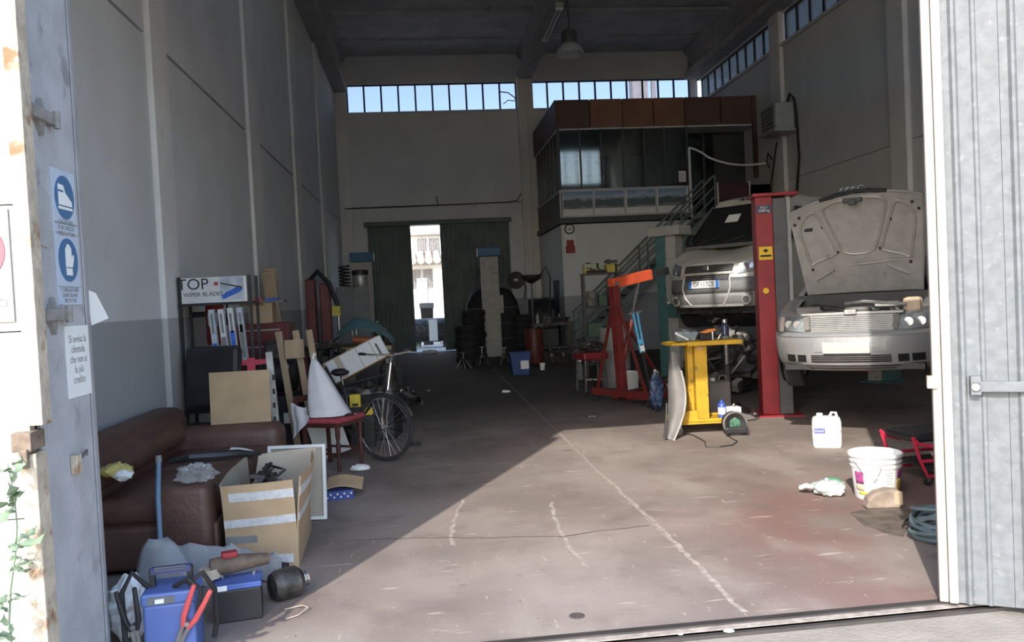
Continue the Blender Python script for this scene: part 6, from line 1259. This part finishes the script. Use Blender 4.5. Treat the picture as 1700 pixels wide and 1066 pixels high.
# ================================================================ YELLOW LIFT TABLE
yt = T('lift_table', 'yellow steel tool table on a single column with castors', 'table', loc=(3.05, 8.92, 0), rz=radians(-4))
MB().bx(-.18, .44, -.24, .24, .985, 1.035).build('table_top', 'yellow', yt, bevel=.006); MB().tube([(-.18, -.22, 1.01), (-.34, -.20, 1.01), (-.38, -.10, 1.01), (-.38, .10, 1.01), (-.34, .2, 1.01), (-.18, .22, 1.01)], .016, 8).build('push_handle', 'yellow', yt, smooth=True)
MB().bx(-.065, .075, -.10, .10, .15, .985).build('column', 'yellow', yt, bevel=.006); MB().bx(-.13, -.07, -.02, .10, .15, .985).build('column_fin', 'yellow', yt); MB().bx(-.035, .025, -.104, -.10, .93, .965).build('red_label', M('label pinkish', (.62, .40, .30), .6), yt)
MB().prism([(-.36, .13), (.40, .13), (.40, .17), (-.08, .17), (-.10, .27), (-.26, .26), (-.30, .18), (-.36, .17)], -.22, -.19, 'xz').build('base_side', 'yellow', yt, bevel=.004); MB().prism([(-.36, .13), (.40, .13), (.40, .17), (-.08, .17), (-.10, .27), (-.26, .26), (-.30, .18), (-.36, .17)], .19, .22, 'xz').build('base_side', 'yellow', yt, bevel=.004); MB().bx(-.36, .40, -.22, .22, .115, .15).build('base_tray', 'yellow', yt, bevel=.004)
for sx in (-.30, .34):
    for sy in (-.18, .18): cst = MB().cyl((sx - .0, sy - .018, .045), (sx, sy + .018, .045), .045, n=16).build('caster', 'greyplastic', yt); MB().bx(sx - .03, sx + .03, sy - .028, sy + .028, .07, .115).build('caster_fork', 'steel', cst)
TZ = 1.037
t = T('white_tube', 'white tube lying on the yellow table edge', 'tube', loc=(2.83, 8.80, TZ)); MB().tube([(-.08, -.02, .10), (.07, -.02, .014)], .012, 8).build('tube', 'white', t); MB().tube([(.07, -.02, .014), (.085, -.02, .012)], .008, 8).build('nozzle', 'black', t); MB().sph((.02, -.02, .02), .018, 8, 6).build('bead', 'greyplastic', t)
t = T('grey_tray', 'grey plastic parts tray on the yellow table', 'tray', loc=(2.91, 8.97, TZ)); MB().loft([[(-.1, -.08, 0), (.1, -.08, 0), (.1, .08, 0), (-.1, .08, 0)], [(-.14, -.1, .11), (.14, -.1, .09), (.14, .1, .12), (-.12, .1, .14)]]).build('tray', M('tray blue grey', (.20, .24, .27), .5, var=.3, scale=18), t); MB().blob((0, 0, .11), (.1, .08, .03), .4, 4, 2).build('parts', 'steel', t)
t = T('orange_pliers', 'orange handled tool on a dark block on the yellow table', 'tool', loc=(3.15, 8.84, TZ)); MB().prism([(-.11, .085), (.0, .12), (.08, .125), (.085, .10), (.02, .085), (-.02, .075)], -.02, .02, 'xz').build('orange_grip', M('grip orange', (.75, .25, .05), .5), t, bevel=.005); MB().bx(-.10, .03, -.05, .05, 0, .075).build('dark_block', 'black', t, bevel=.01); MB().cyl((.05, 0, 0), (.05, 0, .09), .016, n=8).build('steel_bit', 'steel', t); MB().tube([(.10, -.03, .005), (.13, -.03, .05), (.16, -.02, .07)], .009, 6).build('hook', 'steel', t)
t = T('dark_bottle', 'dark glass bottle with silver cap standing on the yellow table', 'bottle', loc=(3.36, 8.88, TZ)); MB().lathe([(0, 0), (.042, 0), (.044, .01), (.044, .135), (.03, .165), (.022, .18), (.022, .20), (0, .20)], 18, cap=False).build('bottle', M('bottle navy', (.03, .04, .08), .2), t, smooth=True); MB().lathe([(.024, .175), (.032, .18), (.034, .20), (.026, .22), (0, .225)], 14, cap=False).build('cap', 'chrome', t, smooth=True); MB().lathe([(.0445, .0), (.046, .002), (.046, .03), (.0445, .032)], 18, cap=False).build('base_band', 'galv', t)
t = T('white_rag_roll', 'small white rag roll behind the bottle on the yellow table', 'rag', loc=(3.45, 9.02, TZ)); MB().blob((0, 0, .05), (.07, .06, .05), .4, 4, 8, flat=-.045).build('rag', 'paper', t, smooth=True); MB().cyl((.02, -.03, 0), (.02, -.03, .07), .008, n=8).build('pin', 'steel', t)
# grey plastic wheel arch liner leaning on the table
li = T('plastic_liner', 'grey curved plastic car panel leaning against the yellow table', 'car panel', loc=(2.63, 8.50, 0))
def liner(u, v):
    cx = -.085 + .16 * v - .05 * sin(pi * v) * 0 + .045 * sin(v * 4.2); w = .045 + .06 * sin(pi * min(1, v * 1.05)) ; return Vector((cx + (u - .5) * 2 * w * .9, .06 * sin(u * pi) - .02 + .12 * v, .01 + .93 * v - .03 * (u - .5)))
MB().grid(liner, 8, 16, thick=(.003, .008, 0)).build('panel', 'greyplastic', li, smooth=True); MB().tube([liner(1, v / 10) + V(.004, -.004, 0) for v in range(9)], .010, 6).build('rim', M('worn rim', (.36, .34, .32), .6), li, smooth=True); MB().tube([liner(0, v / 10) + V(-.01, .02, 0) for v in range(5)], .012, 6).build('black_seal', 'black', li, smooth=True)
# things at the foot of the table
t = T('blue_can', 'blue and white spray can on the yellow table base', 'can', loc=(3.27, 8.83, .152)); MB().lathe([(0, 0), (.045, 0), (.045, .15), (.03, .17), (.02, .175), (.02, .2), (0, .2)], 18, cap=False).build('can', M('can blue', (.05, .09, .38), .4), t, smooth=True); MB().lathe([(.0455, .04), (.0465, .05), (.0465, .11), (.0455, .12)], 18, cap=False).build('white_band', M('can band', (.55, .62, .70), .5), t)
t = T('white_parts_box', 'small white carton beside the blue can on the table base', 'box', loc=(3.42, 8.93, .152)); MB().bx(-.08, .09, -.06, .06, 0, .10).build('carton', 'paper', t); MB().bx(-.05, .06, -.062, -.06, .03, .05).build('print', 'greyink', t); MB().sph((.02, -.02, .12), .03, 10, 7).build('clear_bulb', 'chrome', t, smooth=True)
lm = T('inspection_lamp', 'round black inspection lamp with cable lying before the yellow table', 'lamp', loc=fl(1216, 720) + V(0, -.05, 0), rz=radians(-6))
MB().lathe([(.06, -.05), (.115, -.06), (.125, -.03), (.125, .05), (.11, .07), (.0, .08)], 24, (0, 0, .128), 'y', cap=False).build('housing', 'black', lm, smooth=True); MB().tube([(.125 * cos(a * pi / 12), -.06, .128 + .125 * sin(a * pi / 12)) for a in range(24)], .012, 7, closed=True).build('front_ring', 'greyplastic', lm, smooth=True); MB().prism(circ(.09, 22, (0, .128)), -.05, -.04, 'xz').build('green_pcb', M('circuit green', (.06, .16, .10), .5, var=.6, scale=35), lm); MB().bx(-.12, .12, -.12, -.07, .02, .10).build('front_guard', 'black', lm, bevel=.02)
for s in (-1, 1): MB().tube([(s * .11, -.12, .0), (s * .12, -.12, .08), (s * .11, -.08, .14)], .009, 6).build('guard_bar', 'black', lm)
MB().tube([(-.08, -.03, .16), (.0, -.04, .19), (.06, -.03, .17)], .012, 6).build('pale_clip', 'white', lm)
cw = T('lamp_cable', 'thin black cable looping on the floor from the inspection lamp', 'cable'); MB().tube([fl(1118, 717, .006), fl(1150, 722, .006), fl(1170, 733, .006), fl(1172, 742, .006), fl(1195, 742, .006), fl(1216, 739, .006), fl(1224, 733, .006), fl(1214, 727, .006), fl(1208, 723, .006)], .006, 6).build('cable', 'black', cw, smooth=True)
cl = T('cable_coil', 'grey coil of hose and clamps right of the inspection lamp', 'cable', loc=fl(1240, 698)); 
for k in range(3): MB().tube([((.11 - .015 * k) * cos(a * pi / 10), .07 * sin(a * pi / 10), .02 + .02 * k + .015 * sin(a * .9 + k)) for a in range(20)], .011, 6, closed=True).build('turn', 'greyplastic', cl, smooth=True)
MB().tube([(-.1, .0, .02), (-.16, .05, .1), (-.2, .08, .2)], .009, 6).build('tail', 'greyplastic', cl); MB().lathe([(.02, 0), (.04, .01), (.04, .03), (.02, .03)], 14, (.08, -.05, .07), cap=False).build('clamp_ring', 'chrome', cl)

# ================================================================ RIGHT FOREGROUND
jg = T('plastic_jug', 'translucent white plastic jug with blue label in front of the saloon', 'jug', loc=(3.88, 7.62, 0), rz=radians(-24))
jm = M('milky plastic', (.72, .74, .72), .4, var=.03)
def jr(z, w, d, r): return [(x, y, z) for x, y in rrect(w, d, r, 4)]
MB().loft([jr(0, .25, .17, .03), jr(.015, .27, .19, .04), jr(.13, .275, .195, .045), jr(.25, .27, .19, .045), jr(.285, .25, .17, .045), jr(.30, .2, .12, .04)]).build('body', jm, jg, smooth=True)
MB().tube([(.03, 0, .29), (.05, 0, .335), (.09, 0, .335), (.10, 0, .28)], .014, 8).build('handle', jm, jg, smooth=True); MB().cyl((-.06, 0, .295), (-.06, 0, .33), .03, n=14).build('cap', 'white', jg); MB().bx(-.125, -.005, -.102, -.097, .10, .235).build('label', 'paper', jg); MB().bx(-.12, -.02, -.104, -.102, .145, .195).build('label_print', M('label navy', (.06, .08, .35), .6, var=.5, scale=50), jg)
for z in (.16, .175): MB().bx(-.115, -.03, -.1055, -.104, z, z + .005).build('print_line', 'paper', jg)
MB().loft([jr(.16, .279, .199, .045), jr(.163, .279, .199, .045)]).build('liquid_line', 'galv', jg)
bu = T('paint_bucket', 'big white paint bucket with purple and yellow print', 'bucket', loc=(3.285, 5.72, 0))
MB().lathe([(0, 0), (.145, 0), (.15, .008), (.172, .235), (.18, .24), (.18, .25), (.172, .252), (.175, .275), (.185, .278), (.185, .288), (.178, .29), (.18, .315), (.193, .318), (.193, .335), (.186, .34), (.180, .335), (.165, .23), (.140, .015), (0, .012)], 40, cap=False).build('pail', 'white', bu, smooth=True)
def wrap(a0, a1, z0, z1, name, mt):
    def g(u, v):
        a = a0 + (a1 - a0) * u; z = z0 + (z1 - z0) * v; r = .15 + .0975 * (z - .008) + .0025; return Vector((r * sin(a), -r * cos(a), z))
    MB().grid(g, 8, 3).build(name, mt, bu, smooth=True, solid=.001)
pu = M('label purple', (.36, .07, .22), .6, var=.25, scale=30); ylw = M('label yellow', (.70, .48, .10), .6, var=.3, scale=25)
wrap(.48, .95, .165, .225, 'purple_label', pu); wrap(.48, .95, .05, .16, 'yellow_label', ylw); wrap(-1.5, -1.05, .12, .21, 'purple_label', pu); wrap(-1.5, -1.05, .07, .115, 'tan_label', M('label tan', (.6, .5, .38), .6)); wrap(-1.35, -.75, .04, .065, 'yellow_strip', M('strip yellow', (.75, .68, .1), .6)); wrap(-.02, .22, .06, .09, 'bar_code', M('code grey', (.5, .5, .5), .6))
for k in range(5): wrap(-.12, .2 - .04 * (k % 2), .13 + k * .02, .135 + k * .02, 'print_line', MATS['code grey'])
MB().tube([(-.185, -.02, .29), (-.16, -.12, .20), (-.11, -.168, .17), (-.07, -.175, .22), (-.055, -.18, .27)], .003, 6).build('bail_wire', 'steel', bu); MB().tube([(-.115, -.172, .17), (-.09, -.176, .195)], .008, 6).build('bail_grip', 'white', bu)
pg = T('plastic_bag', 'clear plastic bag with green cloth beside the paint bucket', 'plastic bag', loc=(2.99, 5.86, 0)); MB().blob((0, 0, .055), (.12, .10, .06), .35, 3, 14, 26, 14, flat=-.05).build('bag', M('bag milky', (.55, .60, .58), .35, var=.1), pg, smooth=True); MB().blob((.05, .05, .09), (.07, .05, .03), .3, 3, 4).build('green_cloth', M('cloth green', (.10, .28, .18), .7), pg, smooth=True); MB().tube([(-.09, .04, .06), (-.16, .06, .07), (-.18, .1, .05), (-.12, .12, .06)], .018, 7).build('twisted_end', MATS['bag milky'], pg, smooth=True)
mp_ = tag(MB().prism([(p.x, p.y) for p in (fl(1412, 852), fl(1436, 874), fl(1452, 878), fl(1470, 886), fl(1498, 893), fl(1505, 880), fl(1560, 862), fl(1560, 838), fl(1500, 836))], .001, .006, 'xy').build('floor_mat', M('brown wet board', (.13, .105, .085), .8, var=.3, scale=9)), 'thin torn brown board lying under stone and hose', 'board')
ls = T('stone_block', 'half round brown stone resting on the torn board', 'stone', loc=fl(1466, 843), rz=radians(-10)); ls.location.z = .006
MB().prism([(-.13, 0), (.11, -.0), (.12, .06), (.105, .125), (.02, .135), (-.06, .115), (-.115, .07)], -.05, .05, 'xz').build('stone', 'stone', ls, bevel=.015); MB().bx(.06, .12, -.056, -.04, .02, .12).build('pale_edge', M('stone pale', (.42, .33, .22), .9, bump=.3), ls, bevel=.008)
hc = T('hose_coil', 'coil of blue grey hose by the galvanised door', 'hose', loc=(3.09, 4.66, .007))
hm = M('hose blue grey', (.11, .15, .165), .45, var=.15)
rnd = random.Random(11)
for k in range(11):
    r = rnd.uniform(.135, .17); z = .014 + k * .016; cx, cy = rnd.uniform(-.03, .03), rnd.uniform(-.03, .03); tl = rnd.uniform(.3, 1.6) if k > 2 else .1
    MB().tube([(cx + r * cos(a * pi / 16), cy + r * sin(a * pi / 16), max(.014, z + tl * r * .35 * sin(a * pi / 16 + k))) for a in range(32)], .0125, 8, closed=True).build('hose_turn', hm, hc, smooth=True)
ht_ = MB().tube([(-.1, .1, .1), (-.1, .25, .02), (.0, .38, .012), (.12, .48, .012)], .006, 6).build('loose_tail', 'black', hc, smooth=True)
rw = T('roller_seat', 'red framed black roller seat standing behind the paint bucket', 'roller seat', loc=(3.86, 6.12, 0), rz=radians(4))
redf = M('seat frame red', (.55, .03, .07), .4, var=.05)
MB().bx(-.14, .42, -.18, .2, .33, .40).build('seat_pad', 'black', rw, bevel=.025)
for sy in (-.2, .2): MB().tube([(-.17, sy, .38), (-.12, sy, .33), (.0, sy, .30), (.42, sy, .30)], .014, 8).build('top_rail', redf, rw, smooth=True); MB().tube([(-.16, sy, .36), (-.11, sy, .2), (-.05, sy, .07), (.42, sy, .07)], .014, 8).build('side_rail', redf, rw, smooth=True); MB().tube([(-.10, sy, .19), (.42, sy, .19)], .014, 8).build('mid_rail', redf, rw, smooth=True)
for sy in (-.2, .2):
    for sx in (-.05, .40): cs = MB().cyl((sx, sy - .012, .032), (sx, sy + .012, .032), .032, n=14).build('caster', 'rubber', rw); MB().bx(sx - .012, sx + .012, sy - .018, sy + .018, .03, .065).build('caster_fork', 'chrome', cs)
MB().bx(-.04, .42, -.19, .19, .12, .15).build('tool_tray', 'black', rw, bevel=.01); MB().sph((.02, -.20, .245), (.03, .03, .04), 10, 8).build('caster_spare', 'chrome', rw, smooth=True)
for k in range(3): MB().bx(.02, .40, -.184, -.18, .345 + k * .016, .35 + k * .016).build('pad_rib', 'greyplastic', rw)
# small scraps on the shop floor
for i, (px, py, s, c, lab) in enumerate(((688, 740, .16, 'oily', 'small dark metal scrap beside the bicycle wheel'), (985, 693, .12, 'steel', 'small metal lump on the dark floor'), (840, 652, .16, 'paper', 'white paper scrap on the dark middle floor'), (705, 575, .5, 'paper', 'long pale strip lying by the rear door'), (1210, 1047, .05, 'paper', 'small white crumb on the door sill'), (1130, 1052, .025, 'paper', 'tiny pale pebble on the door sill'))):
    p = fl(px, py) if i != 3 else Vector((.1, 25.2, 0)); t = tag(MB().blob((0, 0, s * .12), (s * .5, s * .3, s * .14), .5, 5, i + 40, 16, 9, flat=-s * .11).build('floor_scrap', c), lab, 'scrap'); t.location = p
    if py > 1030: t.location.z = -.006

# ================================================================ DARK CLUTTER AT THE REAR
cm = T('covered_machine', 'big dark machine under a black cover behind the tyre stacks', 'machine', loc=(2.0, 24.2, 0))
def cover_ring(z, w, d, r, k): return [(x + .03 * mnoise.noise(Vector((x * 3, y * 3, z * 2 + k))), y + .03 * mnoise.noise(Vector((y * 3, x * 3, z + k))), z) for x, y in rrect(w, d, r, 6)]
MB().loft([cover_ring(.02, 1.75, 1.0, .12, 0), cover_ring(.5, 1.7, .98, .15, 1), cover_ring(1.0, 1.65, .95, .2, 2), cover_ring(1.5, 1.5, .9, .25, 3), cover_ring(1.8, 1.2, .75, .28, 4), cover_ring(1.92, .8, .5, .2, 5)]).build('cover', M('black cover cloth', (.016, .018, .018), .7, var=.3), cm, smooth=60)
MB().bx(-.8, .8, -.45, .45, 0, .03).build('base_frame', 'oily', cm)
for k in range(3): MB().tube([(-.86, -.5, .45 + .45 * k), (0, -.55 + .03 * k, .42 + .45 * k), (.86, -.5, .45 + .45 * k)], .012, 6).build('tie_rope', 'greyplastic', cm)
def jack_stand(loc, label, h, rz):
    t = T('jack_stand', label, 'jack stand', loc=loc, rz=rz, group='axle stands at the rear')
    for sx in (-1, 1):
        for sy in (-1, 1): MB().bar((sx * .13, sy * .13, 0), (sx * .035, sy * .035, h * .6), .025, .012).build('leg', 'steel', t)
    MB().bx(-.05, .05, -.05, .05, h * .56, h * .66).build('collar', 'oily', t); MB().cyl((0, 0, h * .4), (0, 0, h), .02, n=10).build('post', 'steel', t); MB().bx(-.06, .06, -.03, .03, h, h + .025).build('saddle', 'steel', t)
for (px, py, h, rz, lab) in ((800, 604, .42, .3, 'steel axle stand before the tyre stacks'), (770, 612, .36, .9, 'short steel axle stand nearest the door gap'), (838, 606, .40, .1, 'steel axle stand beside the pale lift column foot')):
    p = fl(px, py); jack_stand((p.x, min(p.y, 20.0), 0), lab, h, rz)
tb = T('steel_toolbox', 'dark steel toolbox on the floor before the parts bench', 'toolbox', loc=(3.05, 19.2, 0), rz=.2)
MB().bx(-.28, .28, -.14, .14, 0, .22).build('box', 'oily', tb, bevel=.01); MB().prism([(-.14, .22), (.14, .22), (.09, .31), (-.09, .31)], -.28, .28, 'yz').build('lid', 'oily', tb); MB().tube([(-.12, 0, .31), (-.12, 0, .37), (.12, 0, .37), (.12, 0, .31)], .012, 6).build('handle', 'steel', tb)
for s in (-.15, .15): MB().bx(s - .03, s + .03, -.15, -.14, .17, .25).build('latch', 'steel', tb)
for i, (x, y, r, h, c, lab) in enumerate(((2.78, 20.05, .05, .24, 'alu', 'slim pale oil can at the end of the parts bench'),)):
    t = T('oil_can', lab, 'can', loc=(x, y, .941)); MB().lathe([(0, 0), (r, 0), (r, h * .8), (r * .4, h * .95), (r * .3, h), (0, h)], 16, cap=False).build('can', c, t, smooth=True); MB().tube([(0, 0, h), (.04, -.02, h + .08), (.09, -.04, h + .11)], .008, 6).build('spout', 'steel', t)
sc = T('scrap_crate', 'low dark crate with bright metal scraps near the gas bottles', 'crate', loc=(-.95, 16.2, 0), rz=.1)
MB().bx(-.4, .4, -.3, .3, 0, .03).build('bottom', 'black', sc)
for s in (-1, 1): MB().bx(-.4, .4, s * .3 - .015, s * .3 + .015, 0, .38).build('side', 'black', sc); MB().bx(s * .4 - .015, s * .4 + .015, -.3, .3, 0, .38).build('side', 'black', sc)
for k in range(9):
    rnd = random.Random(k + 200); p = Vector((rnd.uniform(-.28, .28), rnd.uniform(-.2, .2), rnd.uniform(.15, .4))); MB().tube([p, p + Vector((rnd.uniform(-.1, .1), rnd.uniform(-.1, .05), rnd.uniform(.03, .16)))], rnd.uniform(.012, .03), 8).build('metal_scrap', 'steel' if k % 2 else 'oily', sc)
MB().blob((0, 0, .18), (.36, .26, .16), .4, 5, 6).build('scrap_fill', 'oily', sc)
fl_ = T('floor_jack', 'low trolley jack with long handle on the dark middle floor', 'floor jack', loc=(-.35, 12.9, 0), rz=2.0)
for s in (-.11, .11): MB().bx(-.3, .3, s - .012, s + .012, .05, .15).build('side_plate', 'oily', fl_)
MB().bar((-.25, 0, .12), (.22, 0, .20), .12, .04).build('lift_arm', 'oily', fl_); MB().cyl((.22, 0, .2), (.22, 0, .24), .05, n=14).build('saddle', 'steel', fl_); MB().tube([(-.28, 0, .14), (-.5, 0, .22), (-.85, 0, .3)], .016, 8).build('handle', 'steel', fl_, smooth=True)
for sx in (-.25, .26):
    for s in (-.12, .12): MB().cyl((sx, s - .02, .05), (sx, s + .02, .05), .05, n=12).build('roller', 'steel', fl_)
